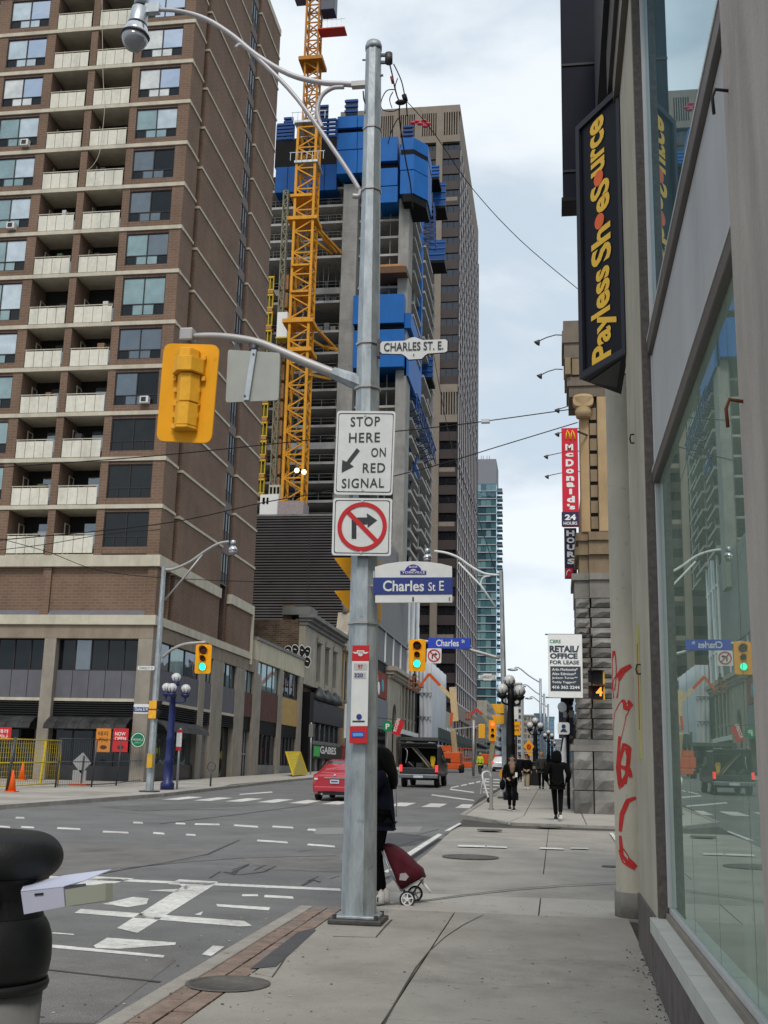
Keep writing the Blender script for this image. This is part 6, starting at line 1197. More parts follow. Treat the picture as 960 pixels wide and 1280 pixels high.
# ---------- lamp poles across the junction
def lamp_head(p, parent, s=1.0):
    MB().lathe(p, [(.06, .34), (.10, .32), (.11, .14)], 12).build('ballast_can', steel, parent); MB().lathe(p, [(.1, .13), (.16, .02), (.19, -.06), (.17, -.08)], 14).build('reflector', MATS['reflector_chrome'], parent); MB().lathe(p, [(.165, -.085), (.15, -.16), (.09, -.23), (.0, -.26)], 14).build('bowl', gb, parent)
def sig_front(px, Y, lab, lit, parent=None):
    X0, X1, Z0, Z1 = rect(*px, Y); s = thing('traffic_signal', lab, 'traffic light', ((X0+X1)/2, Y, Z0)); rbox(X0, X1, Z0, Z1, Y, .03, .08).build('backplate', sigy2, s); MB().box(X0+.15, X1-.15, Y+.031, Y+.25, Z0+.1, Z1-.1).build('housing', sigy, s)
    h = Z1-Z0; cx = (X0+X1)/2
    for k, (f, r, m) in enumerate(((.80, .16, 'dark'), (.52, .11, 'dark'), (.24, .14, 'dark'))):
        z = Z0+h*f; col = M('lens_dark', (.06, .02, .015), .3) if not (lit == 'green' and k == 2) and not (lit == 'red' and k == 0) else (M('lens_green_lit', (.02, .95, .55), .3, emit=1.3, var=0) if lit == 'green' else M('lens_red_lit', (1, .08, .02), .3, emit=2.5, var=0))
        MB().lathe((cx, Y-.005, z), [(r, 0), (r*.8, .03), (0, .05)], 18, axis=(0, -1, 0)).build('lens', col, s)
        n = 14; v = []
        for j in range(n+1):
            a = R(-35+250*j/n); 
            for rr, dy in ((r+.005, 0), (r+.012, 0), (r+.012, -.22-.06*math.sin(a)), (r+.002, -.22-.06*math.sin(a))): v.append((cx+rr*math.cos(a), Y-.003+dy*(.4+.6*max(0, math.sin(a))), z+rr*math.sin(a)))
        MB().add(v, [(4*j+a_, 4*j+(a_+1) % 4, 4*j+4+(a_+1) % 4, 4*j+4+a_) for j in range(n) for a_ in range(4)]).build('visor', sigy2, s)
    return s
def visor_pair(px, Y, lab, flip=1):
    X0, X1, Z0, Z1 = rect(*px, Y); s = thing('pedestrian_signal', lab, 'traffic light', ((X0+X1)/2, Y, Z0)); zm = (Z0+Z1)/2; m_ = (X0+X1)/2+.08*flip*-1
    for z0, z1 in ((Z0, zm-.03), (zm+.03, Z1)):
        if flip > 0: MB().prism([(X0, Y, z1), (m_, Y, z1), (m_, Y, z0)], (0, .26, 0)).build('visor', sigy2, s); MB().box(m_+.002, X1, Y-.02, Y+.28, z0, z1).build('housing', sigy, s)
        else: MB().prism([(X1, Y, z1), (m_, Y, z1), (m_, Y, z0)], (0, .26, 0)).build('visor', blk, s); MB().box(X0, m_-.002, Y-.02, Y+.28, z0, z1).build('housing', sigy, s)
    return s
def lamp_pole(bx, Y, ztop, lab, xt):
    b = Vector((bx, Y, gz(Y))); t = Vector((xt, Y, ztop)); s = thing('lamp_pole', lab, 'street lamp', b); MB().cyl(b, t, .15, .085, n=8, smooth=False).build('shaft', polem, s); MB().box(bx-.3, bx+.3, Y-.3, Y+.3, b.z, b.z+.05).build('base_plate', grill, s); return s
# left
Y = 41.5; s = lamp_pole(-15.0, Y, PY(Y, 205, 709).z, 'grey lamp pole on the left corner with the green signal on its arm', -15.02); z = lambda x, y: PY(41.5, x, y)
MB().tube(smooth([z(*p) for p in ((206, 712), (218, 711), (238, 702), (255, 690), (272, 680), (286, 677))]), .055, 8).build('lamp_arm', armm, s); MB().tube([z(206, 750), z(230, 722), z(253, 693)], .04, 7).build('brace', armm, s); lamp_head(z(291, 686), s)
MB().tube(smooth([z(*p) for p in ((203, 822), (215, 812), (232, 805), (258, 803))]), .06, 8).build('signal_arm', armm, s)
sig_front((244, 805.5, 264, 842), 41.4, 'yellow signal showing green on the left corner arm over the podium', 'green'); 
visor_pair((186, 876, 200, 898), 41.3, 'yellow pedestrian signal with black visors low on the left corner pole', -1)
X0, X1, Z0, Z1 = rect(172, 831.5, 193, 838.5, 41.3); s = thing('street_name_sign', 'tiny white street name sign on the left corner pole', 'sign', (X1, 41.3, Z0)); rbox(X0, X1, Z0+.03, Z1-.03, 41.3, .03, .04).build('plate', refl, s); ltxt('CHARLES ST. W', 174, 833.5, 191, 836.5, 41.295, charc, s)
X0, X1, Z0, Z1 = rect(167, 880, 186, 892, 41.3); s = thing('street_name_sign', 'white and navy Charles street sign beside the left corner pedestrian signal', 'sign', (X1, 41.3, Z0)); rbox(X0, X1, Z0, Z1, 41.3, .03, .06).build('plate', refl, s); MB().box(X0-.01, X1, 41.28, 41.299, Z0+.07, Z1-.12).build('navy_band', navy, s); ltxt('Charles St W', 168.5, 884.5, 185, 888.5, 41.275, refl, s, .02)
c = PY(41.3, 188, 951); b = MB().box(c.x-.1, c.x+.1, 41.2, 41.35, c.z-.25, c.z+.25).build('push_button', M('button_yellow', (.6, .35, .03), .6)); tag(b, 'yellow crossing push button plate on the left corner pole', 'push button')
# right
Y = 44.6; s = lamp_pole(-1.92, Y, PY(Y, 626, 714).z, 'grey lamp pole on the far pavement holding the blue Charles sign arm', -2.1); z = lambda x, y: PY(44.6, x, y)
MB().tube(smooth([z(*p) for p in ((624, 719), (606, 717), (590, 709), (573, 697), (557, 691), (543, 689))]), .05, 8).build('lamp_arm', refl, s); MB().tube([z(621, 761), (z(602, 733)), z(573, 703)], .038, 7).build('brace', refl, s); MB().tube(smooth([z(*p) for p in ((613, 720), (604, 722), (601, 730), (603, 736))]), .035, 7).build('curl', refl, s); lamp_head(z(534, 696), s)
MB().tube(smooth([z(*p) for p in ((625, 823), (590, 813), (560, 806), (533, 802), (521, 800))]), .065, 8).build('signal_arm', armm, s)
sig_front((511, 799.5, 532, 839), 44.4, 'yellow signal showing green beside the blue Charles sign', 'green')
X0, X1, Z0, Z1 = rect(535, 797.5, 588, 810.5, 44.3); s = thing('street_name_sign', 'bright blue Charles St sign hanging from the arm beside the centre signal', 'sign', (X0, 44.3, Z0)); rbox(X0, X1, Z0, Z1, 44.3, .05, .02).build('plate', bluesg, s); ltxt('Charles', 545, 799.5, 573.5, 808, 44.295, refl, s, .02); ltxt('St', 577, 799.5, 581, 803.5, 44.295, refl, s, .02)
s = sign_board([(533.5, 810.5), (552, 810.5), (551.5, 829), (533, 829)], 44.3, .05, 'regulatory_sign', 'small white no right turn sign under the blue Charles sign', refl, False); c = PY(44.3, 542.5, 819.5); ring((c.x, c.z), .20, .25, 44.285, 44.29, 24).build('red_ring', rede, s)
MB().bar((c.x-.16, 44.287, c.z+.16), (c.x+.16, 44.287, c.z-.16), .004, .045, (1, 0, 1)).build('slash', rede, s); MB().box(c.x-.09, c.x-.04, 44.29, 44.295, c.z-.13, c.z+.08).build('arrow', charc, s); MB().prism([(c.x-.04, 44.29, c.z+.03), (c.x-.04, 44.29, c.z+.08), (c.x+.05, 44.29, c.z+.08), (c.x+.05, 44.29, c.z+.13), (c.x+.14, 44.29, c.z+.055), (c.x+.05, 44.29, c.z-.02), (c.x+.05, 44.29, c.z+.03)], (0, .004, 0)).build('arrow', charc, s)
X0, X1, Z0, Z1 = rect(598, 842, 621, 850.5, 44.4); s = thing('street_name_sign', 'small white street name sign on the pole beyond the crossing', 'sign', (X1, 44.4, Z0)); rbox(X0, X1, Z0+.06, Z1-.06, 44.4, .03, .05).build('plate', refl, s); rbox((X0+X1)/2-.18, (X0+X1)/2+.18, Z0, Z1, 44.395, .03, .05).build('crest', refl, s); ltxt('CHARLES ST. E', 600.5, 844.5, 618.5, 848, 44.39, charc, s)
visor_pair((614.5, 880, 630, 905), 44.3, 'yellow pedestrian signal, visors pointing left, on the pole beyond the crossing', 1)
c = PY(44.3, 629, 967); b = MB().box(c.x-.13, c.x+.13, 44.2, 44.35, c.z-.15, c.z+.15).build('push_button', M('button_orange', (.6, .25, .03), .6)); tag(b, 'orange crossing push button box on the pole beyond the crossing', 'push button')
# ---------- globe lamp standards
globe = M('globe_glass', (.58, .58, .57), .25, var=.04); postb = M('post_black', (.008, .008, .010), .5, spec=.2); postn = M('post_navy', (.01, .02, .11), .4, var=.1)
def globe_lamp(x, Y, ztop, globes, m, lab, r=.25):
    g = gz(Y); s = thing('globe_street_lamp', lab, 'street lamp', (x, Y, g), 'globe lamps along the street')
    MB().lathe((x, Y, g), [(.28, 0), (.28, .25), (.2, .32), (.19, 1.0), (.22, 1.05), (.17, 1.2), (.155, 1.9), (.18, 1.95), (.15, 2.05), (.12, ztop-g-.5), (.15, ztop-g-.42), (.06, ztop-g)], 12).build('post', m, s)
    for gx, gy, gzz in globes:
        a = MB().tube(smooth([(x, Y, gzz-.55), (x+gx*.5, Y+gy*.5, gzz-.55), (x+gx, Y+gy, gzz-.48), (x+gx, Y+gy, gzz-.30)], 3), .04, 6).build('arm', m, s)
        MB().lathe((x+gx, Y+gy, gzz), [(.07, -.36), (.16, -.30), (.2, -.2), (.12, -.22)], 12).build('cradle', m, s); gl = MB().sph((x+gx, Y+gy, gzz), r, 18).build('globe', globe, s)
        cg = MB()
        for k in range(4):
            an = math.pi*k/4; cg.tube([(x+gx+math.cos(an)*r*1.04*math.cos(t), Y+gy+math.sin(an)*r*1.04*math.cos(t), gzz+r*1.04*math.sin(t)) for t in [R(-75+75*j/4) for j in range(5)]], .012, 5)
            cg.tube([(x+gx-math.cos(an)*r*1.04*math.cos(t), Y+gy-math.sin(an)*r*1.04*math.cos(t), gzz+r*1.04*math.sin(t)) for t in [R(-75+75*j/4) for j in range(5)]], .012, 5)
        cg.build('cage', m, gl)
Y = 43.2; b = PY(Y, 638.5, 950); zc = [PY(Y, 636, 850).z, PY(Y, 629, 862).z, PY(Y, 650, 863.5).z]
globe_lamp(b.x, Y, zc[0]-.25, [(-.05, .1, zc[0]), (-.30, -.25, zc[1]), (.34, -.1, zc[2]), (.1, .45, zc[2])], postb, 'black post with four white globes just behind the woman in the long coat', .21)
Y = 44.3; b = PY(Y, 209, 985); zc = [PY(Y, 214, 847).z, PY(Y, 214, 861).z]
globe_lamp(b.x, Y, zc[0]-.3, [(.05, .1, zc[0]), (.08, -.42, zc[1]), (.48, .1, zc[1]), (-.36, .2, zc[1]+.05)], postn, 'navy blue post with four white globes on the left corner by the round green sign', .20)
for px, py_, Y, lab in ((669, 905, 72, 'second black globe lamp along the right pavement, over the far walkers'), (685.5, 918, 108, 'third black globe lamp along the right pavement'), (690, 928, 150, 'farthest black globe lamp along the right pavement')):
    b = PY(Y, px, py_); globe_lamp(b.x, Y, b.z-.2, [(0, .1, b.z+.2), (-.32, -.2, b.z-.1), (.32, -.1, b.z-.1)], postb, lab, .2)
for (x, y, lx_, ly, Y, lab) in ((675.5, 848, 641, 837, 106, 'nearest tall arm lamp in the right hand row down the street'), (680, 867, 652, 858, 127, 'middle tall arm lamp in the right hand row down the street'), (685, 880, 661, 873, 146, 'farthest tall arm lamp in the right hand row down the street')):
    t_ = PY(Y, x, y); s = thing('arm_street_lamp', lab, 'street lamp', (t_.x, Y, gz(Y)), 'arm lamps down the street'); MB().cyl((t_.x, Y, gz(Y)), t_, .16, .12, n=8).build('shaft', polem, s); e = PY(Y, lx_, ly); MB().tube(smooth([t_-Vector((0, 0, .4)), t_.lerp(e, .4)+Vector((0, 0, -.1)), t_.lerp(e, .8)+Vector((0, 0, .35)), e]), .07, 6).build('arm', polem, s); MB().sph(e, .3, 10, (1.7, .6, .45)).build('lamp_head', steel, s)
# ---------- mid distance signals and signs
s = thing('traffic_signal', 'yellow back of a signal over the far roadway, left of the red light', 'traffic light', PY(88, 602, 922)); X0, X1, Z0, Z1 = rect(598, 905, 606.5, 923, 88); MB().box(X0, X1, 88, 88.25, Z0, Z1).build('housing', sigy, s, bevel=.04); MB().bar((X1, 88.1, Z1-.1), PY(88, 560, 912), .1).build('arm', armm, s); MB().cyl((PY(88, 592, 900).x, 88.1, gz(88)), PY(88, 592, 900), .1).build('post', armm, s)
s = sig_front((611, 900, 620.5, 926), 92, 'far yellow signal showing red over the roadway', 'red'); MB().bar(PY(92.2, 615, 906), PY(92.2, 640, 903), .09).build('arm', armm, s)
s = thing('warning_sign', 'yellow square plates hung on the black globe lamp post', 'sign', PY(52, 645, 918)); X0, X1, Z0, Z1 = rect(639.5, 902, 650.5, 919, 52); MB().box(X0, X1, 52, 52.05, Z0, Z1).build('plate', sigy2, s); ltxt('TRAFFIC', 641, 906, 649.5, 909, 51.99, charc, s); ltxt('LANE', 641.5, 911, 649, 914, 51.99, charc, s); X0, X1, Z0, Z1 = rect(641, 884, 648, 899, 52.4); MB().box(X0, X1, 52.4, 52.45, Z0, Z1).build('plate', refl, s); MB().cyl(PY(52.5, 645, 884), (PY(52.5, 645, 950).x, 52.5, gz(52.5)), .05).build('post', grill, s)
c = PY(64, 661, 933); s = thing('warning_sign', 'yellow diamond sign with crossed plates beside the second black globe lamp', 'sign', (c.x, 64, gz(64))); MB().prism([(c.x, 64, c.z+.36), (c.x-.3, 64, c.z), (c.x, 64, c.z-.36), (c.x+.3, 64, c.z)], (0, .04, 0)).build('plate', sigy2, s); MB().box(c.x-.2, c.x+.2, 63.95, 63.99, c.z-.5, c.z-.36).build('plate', sigy2, s); ring((c.x, c.z), .06, .12, 63.93, 63.97, 16).build('symbol', rede, s); MB().cyl((c.x, 64.1, c.z-.5), (c.x, 64.1, gz(64)), .05).build('post', grill, s)
# ---------- left corner bits
c = G(221, 986.5); Y = c.y; s = thing('bus_stop_pole', 'grey bus stop post with narrow red and white plate right of the blue lamp', 'sign', c); MB().cyl(c, (c.x, Y, PY(Y, 223, 910).z), .045).build('post', steel, s); X0, X1, Z0, Z1 = rect(220.5, 912, 227, 938, Y-.08); h = Z1-Z0; MB().box(X0, X1, Y-.08, Y-.05, Z0+h*.18, Z1-h*.15).build('white_panel', refl, s); MB().box(X0, X1, Y-.08, Y-.05, Z0, Z0+h*.175).build('red_foot', rede, s); MB().box(X0, X1, Y-.08, Y-.05, Z1-h*.145, Z1).build('red_head', rede, s)
c = G(263, 983); s = thing('bicycle_ring_post', 'slim grey ring topped post on the left pavement by the column', 'post', c); MB().cyl(c, c+Vector((0, 0, .75)), .04).build('post', grill, s); MB().tube([(c.x+.18*math.cos(t), c.y, c.z+.85+.2*math.sin(t)) for t in [2*math.pi*i/16 for i in range(17)]], .02, 6).build('ring', grill, s)
c = G(614, 1012); s = thing('bollard', 'slim grey bollard at the far kerb corner', 'bollard', c); MB().lathe(c, [(.09, 0), (.09, .03), (.055, .05), (.055, .95), (.03, 1.0)], 12).build('post', wgrey, s)
c = G(608, 1003); s = thing('bicycle_rack', 'white hoop post beside the slim bollard at the far kerb', 'bicycle rack', c); MB().tube(smooth([c+Vector((.12, 0, 0)), c+Vector((-.02, 0, .45)), c+Vector((-.14, 0, .95)), c+Vector((.1, .3, 1.0)), c+Vector((.14, .35, .5)), c+Vector((.16, .4, 0))]), .035, 8).build('hoop', refl, s); MB().sph(c+Vector((.12, -.05, .08)), .11, 10).build('foot', blk, s)
c = G(388, 968); s = thing('parking_sign_post', 'slim grey sign post standing before the old stone shop', 'sign', (c.x, c.y, c.z)); MB().cyl(c, PY(c.y, 389, 903), .05).build('post', steel, s); X0, X1, Z0, Z1 = rect(386, 905, 391.5, 921, c.y-.1); MB().box(X0, X1, c.y-.1, c.y-.07, Z0, Z1).build('plate', wgrey, s)
# construction barriers and cones
yb = M('barrier_yellow', (.55, .40, .02), .5, var=.12); cone_m = M('cone_orange', (.85, .13, .015), .5, var=.06)
def panel_fence(pts, m, lab, name='barrier_panel', cat='barrier', wires=16, mesh_m=None, r=.03):
    a, b, h = pts; a = Vector(a); b = Vector(b); s = thing(name, lab, cat, a); up_ = Vector((0, 0, h)); 
    f = MB()
    for p, q in ((a, a+up_), (b, b+up_)): MB().cyl(p, q, r).build('upright', m, s)
    for z in (.12, h*.52, h-.02): MB().cyl(a+Vector((0, 0, z)), b+Vector((0, 0, z)), r*.8).build('rail', m, s)
    n = wires
    for i in range(1, n): p = a.lerp(b, i/n); f.cyl(p+Vector((0, 0, .12)), p+Vector((0, 0, h)), .008, n=4)
    for i in range(1, 10): f.cyl(a+Vector((0, 0, .12+(h-.12)*i/10)), b+Vector((0, 0, .12+(h-.12)*i/10)), .006, n=4)
    stuff(f.build('wire_mesh', mesh_m or m, s)); return s
f0 = G(72, 983); f1 = G(-30, 989); h = PY(f0.y, 72, 925).z-f0.z
s = panel_fence((f1, f0, h), yb, 'yellow temporary fence panel at the left edge of the far pavement', wires=34)
MB().box(f0.x-.75, f0.x-.1, f0.y+.02, f0.y+.05, f0.z+.12, f0.z+h).build('inner_frame', M('barrier_mesh_yellow', (.42, .32, .03), .6), s) if False else None
MB().bar(f0+Vector((-.8, .1, .1)), f0+Vector((-.7, .1, h)), .08).build('upright', yb, s)
f2 = G(8, 990); MB().cyl(f2, f2+Vector((.15, 0, h*1.02)), .05).build('dark_upright', grill, s)
c1 = G(69, 984.5); c2 = G(145, 982); c3 = G(114, 984); c4 = G(185, 976)
s = thing('wire_fence', 'black see-through wire fence standing before the dark shop windows', 'fence', c1)
for c, t_ in ((c1, 925), (c3, 925), (c2, 925)): MB().cyl(c, (c.x+.1, c.y, PY(c.y, 100, t_).z), .035).build('post', grill, s)
fm = MB()
for p, q in ((c1, c3), (c3, c2), (c2, c4)):
    for z in (.1, 1.0, 1.9): MB().cyl(p+Vector((0, 0, z)), q+Vector((0, 0, z)), .018, n=6).build('rail', grill, s)
    for i in range(1, 16): u = p.lerp(q, i/16); fm.cyl(u, u+Vector((0, 0, 1.9)), .005, n=4)
stuff(fm.build('wire_mesh', grill, s))
def cone(x, y, lab, sc=1): c = G(x, y); s = thing('traffic_cone', lab, 'traffic cone', c); MB().box(c.x-.2*sc, c.x+.2*sc, c.y-.2*sc, c.y+.2*sc, c.z, c.z+.04).build('base', cone_m, s); MB().lathe(c, [(.16*sc, .04), (.03*sc, .74*sc), (.02*sc, .75*sc)], 16).build('cone', cone_m, s)
cone(14, 990, 'orange traffic cone at the foot of the yellow fence panel', 1.0); cone(27, 975, 'orange cone seen through the yellow fence panel', 1.1)
c = G(101, 982); s = thing('sign_on_stand', 'grey backed diamond sign on a portable stand with an orange foot', 'sign', c); d = PY(c.y, 102, 954); dm = M('sign_back_grey', (.30, .31, .31), .6, metal=.2); MB().prism([d+Vector((.42, 0, .02)), d+Vector((.02, 0, .45)), d+Vector((-.42, 0, .05)), d+Vector((0, 0, -.42))], (0, .02, 0)).build('diamond_plate', dm, s); e = PY(c.y, 99, 970); MB().box(e.x-.3, e.x+.3, c.y, c.y+.02, e.z-.24, e.z+.24).build('square_plate', dm, s); MB().bar(c, d+Vector((.1, -.03, .3)), .05).build('mast', grill, s); MB().box(c.x-.45, c.x+.35, c.y-.25, c.y+.1, c.z, c.z+.08).build('foot', cone_m, s)
a = PY(80, 367, 968); f0 = G(374, 969); s = thing('barrier_panel', 'yellow mesh panel leaning by the low beige block', 'barrier', f0)
v = [G(366, 971)+Vector((0, 0, .1)), G(384, 969)+Vector((0, 0, .1)), PY(f0.y, 375, 940), PY(f0.y, 357, 940)]
MB().prism(v, (0, .04, 0)).build('mesh', M('barrier_mesh_yellow', (.38, .30, .03), .6, var=.3, scale=8), s)
for i in range(4): MB().bar(v[i], v[(i+1) % 4], .08).build('frame_rail', yb, s)
# ================================================================ VEHICLES
paintr = M('car_red', (.36, .012, .025), .3, var=.03, coat=.8); tyre = M('tyre', (.018, .018, .018), .85, var=.1); chrome = M('chrome', (.7, .7, .7), .15, metal=1, var=0); cglass = glass('car_glass', (.03, .035, .04), 2.0, (.9, .97, 1), .03); tailr = M('tail_lamp', (.45, .02, .02), .25, var=0); paintk = M('truck_black', (.007, .008, .009), .4, coat=.25, var=.1)
def car(name, label, cat, origin, heading, st, col, length, wheels, rear_glass, tracks=.72, wr=.31):
    root = thing(name, label, cat, (0, 0, 0))
    def sec(y, zb, zk, zt, wb, wt):     # closed outline, left to right
        l = [(-wb*.92, y, zb), (-wb, y, zb+.12), (-wb*1.01, y, (zb+zk)/2), (-wb*.965, y, zk), (-wt, y, zk+(zt-zk)*.86), (-wt*.8, y, zt)]
        return l+[(-x, y_, z) for x, y_, z in reversed(l)]
    MB().loft([sec(*s) for s in st]).build('body', col, root)
    for x in (-tracks, tracks):
        for y in wheels:
            w = MB().lathe((x-.11, y, wr), [(wr*.8, 0), (wr, .03), (wr, .19), (wr*.8, .22)], 22, axis=(1, 0, 0)).build('wheel', tyre, root); MB().lathe((x-.115, y, wr), [(wr*.62, 0), (wr*.6, .02), (0, .03), (0, .2), (wr*.6, .21), (wr*.62, .23)], 18, axis=(1, 0, 0)).build('rim', steel, w)
    for o in rear_glass: MB().add(o, [list(range(len(o)))]).build('window', cglass, root)
    return root
def place(root, loc, rz=0): root.location = loc; root.rotation_euler = (math.atan(SLOPE)*math.cos(rz), -math.atan(SLOPE)*math.sin(rz), rz)
st = [(0, .42, .80, .86, .70, .58), (.05, .30, .86, .93, .80, .63), (.3, .22, .92, 1.03, .845, .64), (.62, .2, .94, 1.06, .85, .63), (.85, .2, .95, 1.2, .85, .60), (1.25, .2, .96, 1.42, .85, .55), (2.0, .2, .96, 1.46, .85, .56), (2.6, .2, .96, 1.42, .85, .56), (3.2, .2, .95, 1.06, .85, .62), (3.9, .22, .85, .92, .82, .6), (4.3, .35, .65, .7, .7, .5)]
CARO = G(388, 1001, RD)
car1 = car('red_sedan', 'red sedan driving away, half hidden behind the foreground pole', 'car', None, 0, st, paintr, 4.3, (.75, 3.35), [[(-.56, .66, 1.07), (.56, .66, 1.07), (.50, 1.2, 1.405), (-.50, 1.2, 1.405)]])
MB().add([(-.858, 1.2, 1.0), (-.858, 2.9, 1.0), (-.62, 2.5, 1.38), (-.62, 1.4, 1.38)], [(0, 1, 2, 3)]).build('window', cglass, car1); MB().add([(.858, 1.2, 1.0), (.858, 2.9, 1.0), (.62, 2.5, 1.38), (.62, 1.4, 1.38)], [(0, 1, 2, 3)]).build('window', cglass, car1)
for s_ in (-1, 1): MB().loft([[(s_*.60, -.005, .70), (s_*.80, .06, .72), (s_*.82, .12, .90), (s_*.60, .0, .86)], [(s_*.60, .1, .70), (s_*.8, .2, .72), (s_*.83, .3, .90), (s_*.60, .15, .86)]], False).build('tail_lamp', tailr, car1)
for s_ in (-1, 1): MB().box(s_*.62, s_*.74, -.02, .05, .74, .8).build('reverse_lamp', M('lamp_clear', (.7, .65, .6), .3), car1); MB().lathe((s_*.92, 2.55, .98), [(.02, 0), (.09, .05), (.09, .14), (.02, .18)], 10, axis=(0, -1, 0)).build('mirror', paintr, car1)
MB().box(-.38, .38, -.03, .02, .80, .83).build('chrome_strip', chrome, car1); pl = MB().box(-.16, .16, -.035, .0, .62, .75).build('licence_plate', M('plate_white', (.5, .55, .62), .5), car1); MB().box(-.12, .12, -.038, -.036, .665, .71).build('plate_text', navy, pl)
MB().box(-.74, .74, -.05, .12, .33, .52).build('bumper', paintr, car1, bevel=.04); MB().box(-.6, .6, -.02, .3, .22, .33).build('bumper_skirt', blk, car1); MB().cyl((-.45, -.06, .25), (-.45, .1, .25), .035).build('exhaust', chrome, car1)
MB().tube([(0, 1.6, 1.45), (0, 1.5, 1.56)], .012, 5).build('aerial', blk, car1); MB().sph((0, -.04, .90), .035, 8, (1.3, .3, 1)).build('badge', chrome, car1); MB().tube([(-.5, 1.2, 1.03), (.5, 1.2, 1.03)], .01, 4).build('shelf_line', blk, car1) if False else None
place(car1, (CARO.x+.86, CARO.y, CARO.z))
# pickup with open bed rack
PO = G(499, 984, RD); t = thing('pickup_truck', 'black pickup with its rear canopy open and hoses inside, driving away', 'truck', (0, 0, 0))
MB().loft([[(-.98, y, zb), (-1.0, y, zb+.35), (-.97, y, zt), (.97, y, zt), (1.0, y, zb+.35), (.98, y, zb)] for y, zb, zt in ((.02, .62, 1.1), (2.2, .6, 1.1))], False).build('bed', paintk, t) if False else None
MB().box(-1.0, -.93, .05, 2.3, .6, 1.15).build('bed_side', paintk, t, bevel=.02); MB().box(.93, 1.0, .05, 2.3, .6, 1.15).build('bed_side', paintk, t, bevel=.02); MB().box(-.93, .93, .0, 2.3, .62, .72).build('bed_floor', paintk, t); MB().box(-.92, .92, -.02, .05, .72, 1.0).build('tailgate', M('tailgate_dark', (.018, .02, .022), .4, coat=.25), t, bevel=.02)
MB().loft([[(-w, y, zb), (-w*1.0, y, 1.2), (-w*.83, y, zt), (w*.83, y, zt), (w, y, 1.2), (w, y, zb)] for y, zb, zt, w in ((2.35, .55, 1.95, .99), (4.2, .55, 1.95, 1.0), (4.7, .55, 1.35, 1.0), (5.7, .6, 1.25, .97))], False).build('cab', paintk, t)
MB().add([(-.8, 2.34, 1.35), (.8, 2.34, 1.35), (.72, 2.34, 1.85), (-.72, 2.34, 1.85)], [(0, 1, 2, 3)]).build('window', cglass, t); MB().add([(1.0, 2.6, 1.3), (1.0, 4.1, 1.3), (.87, 4.0, 1.85), (.87, 2.7, 1.85)], [(0, 1, 2, 3)]).build('window', cglass, t)
MB().box(-1.02, 1.02, -.2, .0, .48, .68).build('bumper', M('bumper_grey', (.16, .17, .18), .4, metal=.5), t, bevel=.03); MB().box(-.25, .25, -.22, -.2, .5, .62).build('licence_plate', MATS['plate_white'], t); MB().box(-.7, .7, .0, 3.5, .38, .5).build('chassis', blk, t)
for s_ in (-1, 1):
    MB().box(s_*.86, s_*1.0, -.03, .045, .80, 1.14).build('tail_lamp', M('tail_lamp_lit', (.9, .03, .03), .3, emit=.8, var=0), t); MB().box(s_*1.02, s_*1.3, 3.8, 3.9, 1.25, 1.5).build('mirror', blk, t)
    for y in (.95, 4.6): w = MB().lathe((s_*.86-.13, y, .4), [(.33, 0), (.4, .04), (.4, .24), (.33, .28)], 20, axis=(1, 0, 0)).build('wheel', tyre, t); MB().lathe((s_*.86-.14, y, .4), [(.22, 0), (.2, .02), (0, .05), (0, .24), (.2, .27), (.22, .3)], 14, axis=(1, 0, 0)).build('rim', steel, w)
# canopy box with open rear
MB().box(-.98, -.93, .2, 2.3, 1.16, 2.0).build('canopy_side', paintk, t); MB().box(.93, .98, .2, 2.3, 1.16, 2.0).build('canopy_side', paintk, t); MB().box(-.98, .98, .2, 2.3, 2.0, 2.05).build('canopy_roof', paintk, t); MB().box(-.9, .9, 2.2, 2.29, 1.16, 2.0).build('canopy_front', blk, t)
MB().prism([(-.95, .2, 2.05), (.95, .2, 2.05), (.95, -.65, 2.22), (-.95, -.65, 2.22)], (0, 0, .05)).build('canopy_hatch', M('hatch_grey', (.05, .055, .055), .5), t)
for y in (.3, 1.2, 2.1): MB().box(-1.0, 1.0, y, y+.06, 2.12, 2.18).build('roof_bar', steel, t)
MB().cyl((-.6, -.2, 2.26), (-.6, 2.6, 2.26), .06).build('roof_pipe', wgrey, t); MB().cyl((.55, -.2, 2.26), (.55, 2.6, 2.26), .05).build('roof_pipe', steel, t)
MB().tube(smooth([(-.75, .1, 2.0), (-.6, .05, 1.8), (-.7, .1, 1.2)]), .035, 6).build('strut', chrome, t); MB().tube([(-.35, .0, 2.05), (.15, .02, 1.5), (.55, .05, 1.02)], .05, 6).build('hose', M('hose_tan', (.42, .36, .25), .6), t); MB().tube([(-.2, .0, 2.05), (.3, .02, 1.5), (.7, .05, 1.02)], .04, 6).build('hose', wgrey, t); MB().tube([(-.55, .1, 1.3), (-.25, .1, 1.02)], .03, 6).build('hose', wgrey, t)
MB().loft([[(.72+dx*w, .1+dy, z) for dx, dy in ((-.12, -.05), (.12, -.05), (.12, .15), (-.12, .15))] for z, w in ((.95, .9), (1.2, .7), (1.45, 1.1), (1.6, .8))]).build('yellow_tool', M('tool_yellow', (.75, .5, .02), .5), t)
for x, z, m in ((-.5, 1.0, blk), (0, .95, wgrey), (.3, 1.05, M('crate_brown', (.1, .07, .04), .8))): MB().box(x-.2, x+.2, .5, 1.0, .73, z+.3).build('cargo_box', m, t)
place(t, (PO.x+1.0, PO.y, PO.z))
